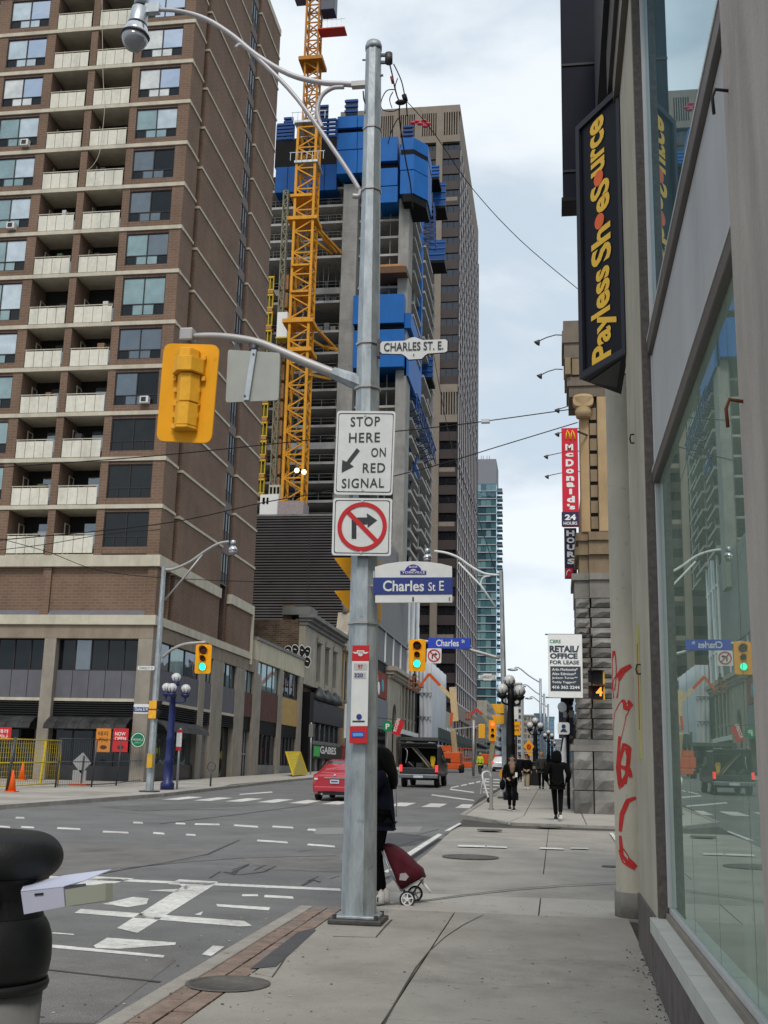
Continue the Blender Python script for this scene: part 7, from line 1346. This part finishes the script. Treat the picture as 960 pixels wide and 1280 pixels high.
# white car far ahead
CO = G(627, 986, RD); st2 = [(0, .4, .85, .9, .7, .6), (.06, .28, .92, 1.0, .83, .68), (.4, .25, 1.0, 1.35, .88, .62), (.8, .22, 1.0, 1.55, .9, .6), (3.0, .22, 1.0, 1.58, .9, .6), (3.7, .25, .98, 1.05, .9, .65), (4.5, .4, .7, .8, .75, .6)]
pw = M('car_white', (.65, .66, .68), .3, coat=.6, var=.02); c2_ = car('white_car', 'white car with lit tail lamps far down the street beside the lamp pole', 'car', None, 0, st2, pw, 4.5, (.85, 3.5), [[(-.56, .32, 1.12), (.56, .32, 1.12), (.52, .68, 1.48), (-.52, .68, 1.48)]])
for s_ in (-1, 1): MB().box(s_*.62, s_*.84, -.03, .1, .85, 1.05).build('tail_lamp', MATS['tail_lamp_lit'], c2_)
MB().box(-.7, .7, -.05, .1, .3, .5).build('bumper', blk, c2_); MB().box(-.2, .2, -.03, .03, .7, .82).build('licence_plate', MATS['plate_white'], c2_)
c0 = G(624, 978, RD); place(c2_, (-5.9, 122, gz(122, RD)))
c3_ = car('parked_car', 'small dark car at the far end of the roadway', 'car', None, 0, st2, paintk, 4.5, (.85, 3.5), [[(-.56, .32, 1.12), (.56, .32, 1.12), (.52, .68, 1.48), (-.52, .68, 1.48)]]); place(c3_, (-9.0, 165, gz(165, RD)))
# ---------------- boom lift
lifto = M('lift_orange', (.55, .09, .02), .5, var=.1); liftc = M('lift_cream', (.55, .42, .24), .5, var=.1); liftd = M('lift_dull', (.30, .10, .05), .6, var=.1)
t = thing('boom_lift', 'orange boom lift with a folded cream arm raised beside the wrapped scaffold', 'boom lift', (-11, 108, gz(108, RD))); Y = 108
g_ = gz(Y, RD); bx = PY(Y, 563, 955).x
MB().box(bx-1.1, bx+.9, Y, Y+3, g_+.9, g_+1.9).build('turntable', lifto, t, bevel=.08); MB().box(bx-1.0, bx+1.0, Y-.1, Y+2.6, g_+.35, g_+.85).build('chassis', lifto, t, bevel=.05); MB().box(bx-.9, bx+.1, Y-.03, Y, g_+1.95, g_+2.5).build('counterweight', lifto, t)
for x in (-.95, .95):
    for y in (.2, 2.3): w = MB().lathe((bx+x-.15, Y+y, g_+.42), [(.34, 0), (.42, .05), (.42, .25), (.34, .3)], 16, axis=(1, 0, 0)).build('wheel', tyre, t)
p = [PY(Y, *q) for q in ((558, 953), (566, 912), (569, 884), (564, 872), (536, 842), (524, 858))]
MB().bar((bx+.4, Y+.5, g_+1.9), p[1], .38, .36).build('riser', liftc, t); MB().bar(p[1]+Vector((-.2, 0, .3)), p[2]+Vector((-.3, 0, -.5)), .22).build('linkage', lifto, t); MB().bar(p[2]+Vector((0, .3, -1.3)), p[3]+Vector((.1, .3, 1.0)), .62, .5).build('knuckle', liftc, t)
MB().bar(p[3]+Vector((0, .3, 0)), p[4].lerp(p[3], .5)+Vector((0, .3, 0)), .36).build('boom', liftc, t); MB().bar(p[3].lerp(p[4], .5)+Vector((0, .3, 0)), p[4]+Vector((0, .3, 0)), .28).build('boom', lifto, t); MB().bar(p[4]+Vector((0, .3, 0)), p[5]+Vector((0, .3, 0)), .22).build('jib', lifto, t)
X0, X1, Z0, Z1 = rect(512, 847, 524, 861, Y); MB().box(X0, X1, Y-.4, Y+.6, Z0, Z0+.1).build('basket_floor', liftd, t)
for x in (X0, (X0+X1)/2, X1): MB().box(x-.04, x+.04, Y-.4, Y-.33, Z0, Z1).build('basket_post', liftd, t)
for z in (Z0+.5, Z1): MB().box(X0, X1, Y-.42, Y-.34, z, z+.07).build('basket_rail', liftd, t)
w_ = MB().loft([[((X0+X1)/2+dx*w, Y+dy*w, z) for dx, dy in ((-.2, -.15), (.2, -.15), (.2, .15), (-.2, .15))] for z, w in ((Z0+.1, .7), (Z0+.9, .9), (Z0+1.35, 1), (Z0+1.5, .35), (Z0+1.6, .5), (Z0+1.78, .4))]); tag(w_.build('person', M('dark_cloth', (.03, .035, .03), .9)), 'worker in dark clothes standing in the orange lift basket', 'person')
t = thing('boom_lift', 'far boom lift with a red jib and olive arm beside the far signals', 'boom lift', (-8, 150, gz(150, RD))); Y = 150; g_ = gz(Y, RD)
p = [PY(Y, *q) for q in ((612, 962), (616, 930), (619, 914), (603, 893), (595, 886), (588, 895))]; ol_ = M('lift_olive', (.26, .25, .14), .6)
MB().bar(p[0], p[1], .6, .5).build('riser', ol_, t); MB().bar(p[1], p[2], .3).build('linkage', lifto, t); MB().bar(p[2], p[3], .34).build('boom', ol_, t); MB().bar(p[3], p[4], .3).build('jib', MATS['signal_red'], t); MB().bar(p[4], p[5], .26).build('jib', MATS['signal_red'], t)
X0, X1, Z0, Z1 = rect(582, 890, 588.5, 900, Y)
MB().box(X0, X1, Y, Y+1, Z0, Z0+.2).build('basket_floor', liftd, t); [MB().box(x, x+.12, Y, Y+.1, Z0, Z1).build('basket_post', liftd, t) for x in (X0, (X0+X1)/2, X1)]; MB().box(X0, X1, Y, Y+.1, Z1-.1, Z1).build('basket_rail', liftd, t)
bx = PY(Y, 612, 955).x; MB().box(bx-1.2, bx+1.2, Y, Y+3, g_+.5, g_+1.8).build('chassis', lifto, t, bevel=.08); [MB().lathe((bx+x-.15, Y+.3, g_+.42), [(.34, 0), (.42, .05), (.42, .25), (.34, .3)], 12, axis=(1, 0, 0)).build('wheel', tyre, t) for x in (-1, 1)]
for (px_, Y, lab) in ((566, 118, 'orange parked lift machine just right of the boom lift'), (582, 128, 'second orange lift machine under the dark covered walkway')):
    p = PY(Y, px_, 955); t = thing('scissor_lift', lab, 'lift', (p.x, Y, gz(Y, RD))); g_ = gz(Y, RD); MB().box(p.x-.9, p.x+.9, Y, Y+2.4, g_+.3, g_+.9).build('chassis', lifto, t, bevel=.05); MB().box(p.x-.8, p.x+.8, Y+.1, Y+2.3, g_+1.3, g_+1.45).build('platform', lifto, t); [MB().bar((p.x-.7, Y+.3, g_+.9), (p.x+.7, Y+.3, g_+1.3), .1).build('scissor_arm', liftd, t) for k in (0,)]
    r_ = MB(); [r_.box(p.x-.8+k*.39, p.x-.76+k*.39, Y+.1, Y+.14, g_+1.45, g_+2.4) for k in range(5)]; r_.box(p.x-.8, p.x+.8, Y+.1, Y+.14, g_+2.35, g_+2.4); r_.build('railing', lifto, t); [MB().lathe((p.x+x-.12, Y+.4, g_+.25), [(.2, 0), (.25, .05), (.25, .2), (.2, .24)], 12, axis=(1, 0, 0)).build('wheel', tyre, t) for x in (-.8, .8)]
# covered walkway by the office tower
t = thing('covered_walkway', 'dark scaffold covered walkway along the foot of the office tower', 'scaffold', (-16, 150, gz(150)))
MB().box(-19.3, -14.2, 140, 205, gz(150)+3.0, gz(150)+3.4).build('deck', M('deck_dark', (.07, .08, .08), .8), t); MB().box(-14.3, -14.15, 140, 205, gz(150)+3.4, gz(150)+4.6).build('hoarding', M('hoarding_green', (.06, .08, .075), .8), t)
for k in range(14): y = 140.5+k*4.8; MB().box(-14.35, -14.2, y, y+.15, gz(y), gz(150)+3).build('post', steel, t); MB().bar((-14.28, y, gz(150)+3), (-14.28, y+2.2, gz(y)+.4), .07).build('brace', grill, t)
# ================================================================ PEOPLE
skinm = M('skin', (.42, .24, .17), .6, var=.05); hairb = M('hair_black', (.004, .0035, .0035), .6, var=.3, scale=20, stretch=(4, 4, .5), spec=.08, bump=.5, bscale=60); blackc = M('cloth_black', (.005, .005, .0055), .95, spec=.06, var=.25, scale=12, bump=.4, bscale=30); navyc = M('cloth_navy', (.007, .009, .017), .9, spec=.1, var=.3, scale=9, bump=.5, bscale=18); tanc = M('cloth_tan', (.34, .25, .15), .9, var=.12, scale=14); greenc = M('cloth_olive', (.035, .037, .03), .9, var=.15); shoew = M('shoe_white', (.6, .6, .58), .6, var=.05); shoeb = M('shoe_black', (.02, .02, .02), .6)
def skin(name, nodes, edges, mat, parent, root=0, sub=1, jit=0):
    me = bpy.data.meshes.new(name); me.from_pydata([n[:3] for n in nodes], edges, []); ob = bpy.data.objects.new(name, me); COL.objects.link(ob)
    sk = ob.modifiers.new('s', 'SKIN'); sk.use_smooth_shade = True; sk.branch_smoothing = .6
    for i, n in enumerate(nodes):
        d = me.skin_vertices[0].data[i]; r = n[3]; d.radius = (r, r) if not isinstance(r, tuple) else r; d.use_root = (i == root)
    ss = ob.modifiers.new('u', 'SUBSURF'); ss.levels = sub; ss.render_levels = sub
    dg = bpy.context.evaluated_depsgraph_get(); m2 = bpy.data.meshes.new_from_object(ob.evaluated_get(dg)); bpy.data.objects.remove(ob)
    m2.materials.clear(); m2.materials.append(mat); m2.name = name
    o = bpy.data.objects.new(name, m2); COL.objects.link(o); o.parent = parent; ORG[o] = Vector((0, 0, 0)); return o
def person(label, J, top_m, leg_m, shoe_m, hair_m, coat=1.0, coat_len=0, hood=False, hair_long=0, sub=1, group=None, scarf=None, face=True):
    # J: joints, figure faces +Y in its own space
    D = dict(pel=(0, 0, .95), chest=(0, 0, 1.30), neck=(0, .0, 1.48), head=(0, .03, 1.62), sl=(-.18, 0, 1.42), sr=(.18, 0, 1.42), el=(-.23, -.03, 1.14), er=(.23, -.03, 1.14), wl=(-.23, .06, .90), wr=(.23, .06, .90), hl=(-.09, 0, .92), hr=(.09, 0, .92), kl=(-.09, .03, .50), kr=(.09, .03, .50), al=(-.09, 0, .09), ar=(.09, 0, .09))
    D.update(J); V = {k: Vector(v) for k, v in D.items()}
    r = thing('person', label, 'person', (0, 0, 0), group)
    hd = V['head']
    nodes = [(*V['pel'], (.13, .10)), (*((V['pel']+V['chest'])/2), (.12, .09)), (*V['chest'], (.14, .10)), (*V['neck'], .055), (*(hd+Vector((0, -.01, -.07))), (.06, .07)), (*hd, (.075, .092)), (*(hd+Vector((0, -.01, .07))), (.068, .085)), (*(hd+Vector((0, -.01, .115))), (.035, .045))]
    E_ = [(0, 1), (1, 2), (2, 3), (3, 4), (4, 5), (5, 6), (6, 7)]
    def limb(a, pts):
        i0 = a
        for p, rr in pts: nodes.append((*p, rr)); E_.append((i0, len(nodes)-1)); i0 = len(nodes)-1
        return i0
    for s_ in 'lr':
        w = V['w'+s_]; e = V['e'+s_]; d = (w-e).normalized(); limb(2, [(V['s'+s_], .055), (e, .038), (w, .025), (w+d*.05, .034), (w+d*.09, .03)])
        a = V['a'+s_]; k = V['k'+s_]; f = Vector((0, 1, 0))*.13; limb(0, [(V['h'+s_], .085), (k, .055), (a, .038), (a+f*.4+Vector((0, 0, -.04)), .04), (a+f+Vector((0, 0, -.055)), .03)])
    body = skin('body', nodes, E_, skinm, r, 0, sub)
    # five fingers to each hand, thumb leaving the side of the palm
    for s_, sg in (('l', -1), ('r', 1)):
        fb = MB()
        w = V['w'+s_]; d = (w-V['e'+s_]).normalized(); b = w+d*.085; sd_ = Vector((0, 1, 0)) if abs(d.y) < .8 else Vector((0, 0, 1)); sd_ = (sd_-d*sd_.dot(d)).normalized(); inn = d.cross(sd_)*-sg
        for k, (o_, ln) in enumerate(((-.026, .06), (-.009, .075), (.009, .08), (.026, .07))): p0 = b+sd_*o_; fb.tube([p0-d*.01, p0+d*ln*.5+inn*.006, p0+d*ln*.85+inn*.03], .009, 6, r2=.006)
        p0 = w+d*.04+sd_*.028; fb.tube([p0, p0+sd_*.03+d*.025, p0+sd_*.035+d*.06], .011, 6, r2=.008)
        fb.build('fingers', skinm, r)
    if face:
        f_ = MB(); f_.lathe(hd+Vector((0, .083, -.005)), [(.018, 0), (.014, .014), (.004, .026)], 8, axis=(0, 1, .1)); f_.sph(hd+Vector((-.078, 0, 0)), .024, 8, (.4, .8, 1.1)); f_.sph(hd+Vector((.078, 0, 0)), .024, 8, (.4, .8, 1.1)); f_.build('nose_and_ears', skinm, r)
        for sx_ in (-1, 1): MB().sph(hd+Vector((sx_*.032, .082, .022)), .013, 8, (1.2, .6, .7)).build('eye', blk, r)
        MB().sph(hd+Vector((0, .083, -.042)), .02, 8, (1.2, .4, .3)).build('mouth', M('lips', (.3, .10, .08), .6), r)
    c = coat
    jn = [(*V['pel'], (.155*c, .12*c)), (*((V['pel']+V['chest'])/2), (.15*c, .12*c)), (*V['chest'], (.175*c, .13*c)), (*(V['neck']-Vector((0, 0, .02))), (.08, .075))]; je = [(0, 1), (1, 2), (2, 3)]
    for s_ in 'lr':
        n0 = len(jn); jn += [(*V['s'+s_], .075*c), (*V['e'+s_], .062*c), (*V['w'+s_], .045*c)]; je += [(2, n0), (n0, n0+1), (n0+1, n0+2)]
    coat_len = max(coat_len, .13)
    if coat_len: n0 = len(jn); jn += [(*(V['pel']-Vector((0, 0, coat_len*.5))), (.175*c, .13*c)), (*(V['pel']-Vector((0, .0, coat_len))), (.19*c, .14*c))]; je += [(0, n0), (n0, n0+1)]
    skin('jacket', jn, je, top_m, r, 0, sub)
    ln = [(*(V['pel']+Vector((0, 0, .06))), (.145, .118))]; le = []
    for s_ in 'lr': n0 = len(ln); ln += [(*V['h'+s_], .098), (*V['k'+s_], .068), (*(V['a'+s_]+Vector((0, 0, .03))), .056)]; le += [(0, n0), (n0, n0+1), (n0+1, n0+2)]
    skin('trousers', ln, le, leg_m, r, 0, sub)
    for s_ in 'lr':
        a = V['a'+s_]; q = [[(a.x+x*w, a.y+y_, a.z+z) for x, z in ((-.045, -.09), (-.045, -.02*k), (-.02, .03*k), (.02, .03*k), (.045, -.02*k), (.045, -.09))] for y_, w, k in ((-.08, .7, 1), (-.04, 1, 2.2), (.03, 1.05, 1.6), (.10, 1.05, .5), (.17, .6, .1))]
        so_ = MB().loft(q).build('shoe', shoe_m, r); MB().loft([[(a.x+x*w, a.y+y_, a.z+z) for x, z in ((-.05, -.092), (-.05, -.065), (.05, -.065), (.05, -.092))] for y_, w in ((-.085, .7), (-.03, 1), (.1, 1.05), (.175, .6))]).build('sole', shoew if shoe_m is not shoew else M('sole_grey', (.35, .35, .35), .7), so_)
    if hood: 
        hh = MB()
        secs = []
        for z, rx, ry, oy in ((-.17, .115, .11, -.02), (-.10, .13, .125, -.02), (0, .125, .125, -.02), (.07, .11, .115, -.02), (.12, .07, .08, -.02), (.14, .02, .02, -.02)): secs.append([(hd.x+rx*math.cos(t_), hd.y+oy+ry*math.sin(t_) if math.sin(t_) < .8 else hd.y+oy+ry*.55, hd.z+z) for t_ in [2*math.pi*i/16 for i in range(16)]])
        hh.loft(secs).build('hood', top_m, r)
    else:
        secs = []
        prof = [(.135, .02, .02), (.12, .07, .08), (.075, .098, .108), (0, .10, .105), (-.06, .096, .095)]
        if hair_long: prof += [(-.13, .12, .10), (-.13-hair_long*.5, .14, .09), (-.13-hair_long, .10, .05)]
        for z, rx, ry in prof:
            cut = z < .075
            secs.append([(hd.x+rx*math.cos(t_), hd.y-.015+(ry*math.sin(t_) if (not cut or math.sin(t_) < .1) else ry*.1), hd.z+z-.005) for t_ in [2*math.pi*i/20 for i in range(20)]])
        MB().loft(secs).build('hair', hair_m, r)
    if scarf: MB().lathe(V['neck']+Vector((0, .02, -.04)), [(.09, -.03), (.115, .0), (.115, .05), (.08, .09)], 14).build('scarf', scarf, r)
    return r
def stand(r, loc, rz): r.location = loc; r.rotation_euler = (0, 0, rz)
# man walking away, hands in pockets
r = person('man in a black hooded coat walking away on the right pavement', dict(pel=(0, 0, .96), chest=(0, .02, 1.33), neck=(0, .03, 1.49), head=(0, .05, 1.63), sl=(-.20, 0, 1.42), sr=(.20, 0, 1.42), el=(-.31, -.08, 1.14), er=(.31, -.08, 1.14), wl=(-.24, .10, .96), wr=(.24, .10, .96), hl=(-.09, 0, .93), hr=(.09, 0, .93), kl=(-.06, .10, .52), kr=(.08, -.02, .50), al=(-.03, .18, .09), ar=(.06, -.24, .17)), blackc, blackc, shoeb, hairb, coat=1.28, hood=True, face=False)
g_ = G(697, 1026); stand(r, g_, R(3)); MB().box(.03, .10, -.345, -.33, .07, .16).build('shoe_heel', shoew, r)
# woman approaching
r = person('woman in a dark coat and patterned scarf walking toward the camera, holding a phone', dict(wl=(-.10, .24, 1.06), wr=(.16, .22, 1.0), el=(-.26, .0, 1.12), er=(.27, .0, 1.10), kl=(-.07, .12, .52), al=(-.05, .10, .10), kr=(.08, .0, .50), ar=(.06, -.16, .12)), blackc, blackc, shoeb, M('hair_dark', (.02, .015, .012), .6), coat=1.12, coat_len=.12, scarf=M('scarf_tan', (.20, .13, .09), .9, var=.5, scale=25), hair_long=.03)
g_ = G(640, 1014); stand(r, g_, R(186)); r.scale = (.94, .94, .94)
MB().loft([[(x*w, .12+y*.03, z) for x, y in ((-1, -1), (1, -1), (1, 1), (-1, 1))] for z, w in ((1.14, .035), (1.22, .06), (1.38, .085), (1.47, .05))]).build('scarf_front', MATS['scarf_tan'], r); MB().box(-.15, -.08, .30, .32, 1.05, 1.19).build('phone_in_hand', shoew, r); MB().tube([(.24, .05, 1.4), (.30, .1, 1.1), (.30, .1, .85)], .02, 6).build('bag_strap', blackc, r); MB().sph((.30, .06, .80), .15, 12, (.6, 1, 1.1)).build('shoulder_bag', blackc, r)
MB().sph(Vector((0, .0, 1.70)), .105, 14, (1, 1.05, .6)).build('knit_cap', blackc, r)
# far walkers
def far(px, y, lab, top, leg, hair, rz, hs=1.0, **k):
    r = person(lab, dict(kl=(-.08, .09, .51), al=(-.07, .14, .1), kr=(.08, .0, .5), ar=(.08, -.16, .12)), top, leg, k.pop('shoe', shoeb), hair, coat=1.15, **k); stand(r, G(px, y), R(rz)); r.scale = (hs,)*3
far(658.5, 987.5, 'walker in a dark jacket and tan trousers facing the camera, left of the black bin', blackc, tanc, hairb, 180, .97, shoe=shoew)
far(677, 987.5, 'walker in an olive jacket between the tan trousered walker and the hooded man', greenc, blackc, M('cap_orange', (.45, .2, .04), .8), 180, 1.02)
far(686, 980, 'distant dark figure just left of the hooded man', blackc, blackc, hairb, 0, 1.0, hood=True, face=False); far(650, 978, 'distant dark figure behind the woman in the scarf', navyc, blackc, hairb, 180, .95)
far(600, 969, 'far construction worker in a yellow vest by the orange lifts', M('vest_yellow', (.5, .55, .03), .7), navyc, M('helmet_yellow', (.6, .4, .02), .5), 180, 1.0)
c = G(668, 982); b = thing('litter_bin', 'black litter bin standing between the two far walkers', 'litter bin', c); MB().box(c.x-.35, c.x+.35, c.y, c.y+.6, c.z, c.z+1.15).build('body', blk, b, bevel=.04); MB().box(c.x-.37, c.x+.37, c.y-.02, c.y+.62, c.z+1.16, c.z+1.3).build('lid', blk, b, bevel=.05); MB().box(c.x-.2, c.x+.2, c.y-.03, c.y-.021, c.z+.9, c.z+1.05).build('slot', wgrey, b)
# woman behind the pole with her shopping trolley (faces left)
r = person('woman with long black hair behind the foreground pole holding a paper to her face', dict(pel=(0, -.02, .93), chest=(0, -.02, 1.27), neck=(0, .02, 1.44), head=(0, .06, 1.56), sl=(-.18, -.02, 1.38), sr=(.18, -.02, 1.38), el=(-.22, .12, 1.16), er=(.22, .06, 1.10), wl=(-.10, .26, 1.38), wr=(.12, .24, 1.28), kl=(-.08, .06, .49), kr=(.08, .05, .49), al=(-.08, .02, .09), ar=(.08, -.02, .09)), navyc, blackc, shoew, hairb, coat=1.12, hair_long=.12, sub=2, face=True)
wp = G(473, 1130); stand(r, (wp.x-.0, wp.y+.08, wp.z), R(92)); MB().loft([[(rx*math.cos(t_), -.03+oy+ry*math.sin(t_), z) for t_ in [2*math.pi*i/20 for i in range(20)]] for z, rx, ry, oy in ((1.22, .05, .03, -.10), (1.29, .10, .06, -.09), (1.40, .125, .085, -.06), (1.50, .12, .105, -.01), (1.60, .108, .12, .03), (1.66, .08, .09, .05), (1.69, .03, .03, .05))]).build('hair_back', hairb, r); MB().prism([(-.16, .26, 1.46), (-.02, .30, 1.46), (-.02, .24, 1.60), (-.16, .20, 1.60)], (0, .004, 0)).build('paper_in_hand', shoew, r); MB().tube([(.17, -.12, 1.42), (.19, -.15, 1.15), (.16, -.15, .92)], .008, 6).build('cord', shoew, r)
for s_ in (-1, 1):
    for k in range(3): MB().box(s_*.08-.052, s_*.08+.052, .0+k*.035, .012+k*.035, .025, .075).build('shoe_stripe', blk, r)
Y = 13.0; t = thing('shopping_trolley', 'maroon two wheeled shopping trolley leaning behind the woman at the pole', 'trolley', PY(Y, 511, 1132)); bagm = M('trolley_maroon', (.075, .008, .016), .75, var=.3, scale=9, bump=.7, bscale=8)
pl_ = [(480, 1056), (484, 1054.5), (492, 1056), (502, 1062), (512, 1071), (521, 1080), (528, 1086), (531, 1096), (523, 1100), (514, 1104), (503, 1111), (498, 1103), (493, 1090), (487, 1076)]
cc3 = sum((PY(Y, *p) for p in pl_), Vector())/len(pl_); secs = []
for dy, q in ((-.02, .55), (.0, .86), (.06, 1.0), (.16, 1.03), (.26, 1.0), (.32, .85), (.34, .5)): secs.append([cc3+(PY(Y, *p)-cc3)*(q*(1+.02*math.sin(i*2.3+dy*20)))+Vector((0, dy-.16, 0)) for i, p in enumerate(pl_)])
MB().loft(secs).build('bag', bagm, t); MB().prism([PY(Y-.185, *p) for p in ((500, 1092), (507, 1091), (511, 1096), (507, 1101), (499, 1100))], (0, .01, 0)).build('logo_patch', M('patch_grey', (.35, .32, .33), .7), t)
for dy in (-.12, .16):
    MB().tube([PY(Y, 479, 1062)+Vector((0, dy, 0)), PY(Y, 491, 1092)+Vector((0, dy, 0)), PY(Y, 504, 1113)+Vector((0, dy, 0))], .009, 7).build('frame_tube', steel, t); MB().tube([PY(Y, 504, 1112)+Vector((0, dy, 0)), PY(Y, 520, 1102)+Vector((0, dy, 0)), PY(Y, 531, 1096)+Vector((0, dy, 0))], .009, 7).build('frame_tube', steel, t)
    c = PY(Y, 511.5 if dy < 0 else 516, 1122 if dy < 0 else 1119.5)+Vector((0, dy*1.35, 0)); w = MB(); n = 24
    w = MB().lathe(c+Vector((0, -.012, 0)), [(.070, 0), (.085, .003), (.085, .022), (.070, .025)], 24, axis=(0, 1, 0)); wh = w.build('wheel', tyre, t) if False else None
    v = []; 
    for rr, yy in ((.068, -.012), (.086, -.012), (.086, .012), (.068, .012)): v += [(c.x+rr*math.cos(2*math.pi*i/n), c.y+yy, c.z+rr*math.sin(2*math.pi*i/n)) for i in range(n)]
    wh = MB().add(v, [(k*n+i, k*n+(i+1) % n, ((k+1) % 4)*n+(i+1) % n, ((k+1) % 4)*n+i) for k in range(4) for i in range(n)]).build('wheel', tyre, t)
    for k in range(5): a = 2*math.pi*k/5+.3; MB().bar(c, c+Vector((.068*math.cos(a), 0, .068*math.sin(a))), .016, .012, (0, 1, 0)).build('spoke', refl, wh)
    MB().cyl(c-Vector((0, .016, 0)), c+Vector((0, .016, 0)), .02, n=12).build('hub', refl, wh); ring((c.x, c.z), .058, .069, c.y-.011, c.y+.011, 24).build('rim', refl, wh)
MB().cyl(PY(Y, 512, 1121)+Vector((0, -.16, 0)), PY(Y, 515, 1120)+Vector((0, .2, 0)), .008).build('axle', grill, t); MB().tube([PY(Y, 526, 1100), PY(Y, 534, 1110), PY(Y, 539, 1116)], .016, 7).build('rest_foot', refl, t); MB().tube([PY(Y, 515, 1118), PY(Y, 522, 1108), PY(Y, 529, 1099)], .01, 6).build('strut', grill, t); MB().tube([PY(Y, 496, 1095), PY(Y, 503, 1110), PY(Y, 509, 1120)], .014, 6).build('strut', grill, t)
MB().tube([PY(Y, 480, 1062), PY(Y, 476, 1048)+Vector((0, .02, 0)), PY(Y, 474, 1040)+Vector((0, .02, 0))], .009, 6).build('handle', grill, t)
# ================================================================ LITTER BIN AT THE LEFT EDGE
bink = M('bin_charcoal', (.012, .013, .014), .5, var=.3, scale=6, bump=.15, bscale=120, spec=.3); bing = M('bin_grey', (.20, .20, .195), .6, var=.08)
BY_ = 4.25; bc = Vector((-2.31, BY_+.1, gz(BY_))); t = thing('litter_bin', 'black domed litter bin at the left edge with a box sticking out of its slot', 'litter bin', bc)
def zpx(y, Y=BY_): return PY(Y, 30, y).z-bc.z
def ell(z, rx, ry=None, n=56, ox=0, oy=0): ry = ry or rx; return [(bc.x+ox+rx*math.cos(2*math.pi*i/n), bc.y+oy+ry*math.sin(2*math.pi*i/n), bc.z+z) for i in range(n)]
MB().loft([ell(0, .30, .26), ell(.06, .33, .28), ell(zpx(1246), .345, .29)]).build('base_shell', bing, t)
MB().loft([ell(zpx(1245), .362, .30), ell(zpx(1238), .368, .305), ell(zpx(1232), .362, .30)]).build('band', bink, t)
MB().loft([ell(zpx(y_), .30+.068*q_, .25+.05*q_) for y_, q_ in ((1231, .8), (1222, .92), (1208, 1), (1194, 1), (1182, .96), (1172, .88), (1163, .74), (1156, .56), (1150, .34), (1146, .1), (1144, -.15))]).build('body_shell', bink, t)
MB().loft([ell(zpx(1150), .325, .27, ox=-.0), ell(zpx(1128), .315, .265, ox=-.01), ell(zpx(1100), .335, .28, ox=-.0)], False).build('neck', bink, t)
hz0, hz1 = zpx(1106), zpx(1044); hh = hz1-hz0
MB().loft([ell(hz0+hh*.5+hh*.5*math.sin(a_)*(1 if a_ < 0 else 1.05), .265+.12*math.cos(a_), .22+.085*math.cos(a_)) for a_ in [R(-90+10*i) for i in range(19)]]+[ell(hz1+.012, .14, .11), ell(hz1+.016, .02, .02)]).build('hood', bink, t)
MB().box(bc.x+.0, bc.x+.25, bc.y-.25, bc.y-.18, bc.z+zpx(1141), bc.z+zpx(1108)).build('slot', blk, t)
Yb = 4.12; bx_ = thing('cardboard_box', 'crushed pale cardboard box with an open flap jutting from the litter bin slot', 'box', PY(Yb, 80, 1130)); cardl = M('card_lilac', (.40, .41, .50), .7, var=.06); cardg = M('card_grey', (.27, .28, .23), .75, var=.06)
a, b, c, d = PY(Yb, 26, 1115), PY(Yb, 79, 1109), PY(Yb, 81, 1133), PY(Yb, 30, 1143)
MB().prism([a, b, c, d], (.02, .16, 0)).build('box_side', cardl, bx_)
MB().prism([PY(Yb-.001, 81, 1112), PY(Yb, 132, 1104), PY(Yb, 132, 1126), PY(Yb-.001, 83, 1133)], (.02, .02, 0)).build('box_end', cardg, bx_); MB().prism([PY(Yb+.03, 79, 1110), PY(Yb+.03, 131, 1104), PY(Yb+.20, 131, 1104), PY(Yb+.20, 79, 1110)], (0, 0, -.004)).build('box_base', cardg, bx_) if False else None
MB().prism([PY(Yb, 26, 1114.5), PY(Yb, 80, 1108.5), PY(Yb+.1, 104, 1102), PY(Yb+.18, 139, 1087.5), PY(Yb+.2, 80, 1095), PY(Yb+.18, 30, 1106)], (0, 0, .003)).build('flap', M('card_flap', (.50, .53, .66), .65, var=.04), bx_); quadpx([(43, 1117), (54, 1116), (54, 1118.5), (43, 1119.5)], Yb-.004, .003, 'handle_slot', blk, bx_)
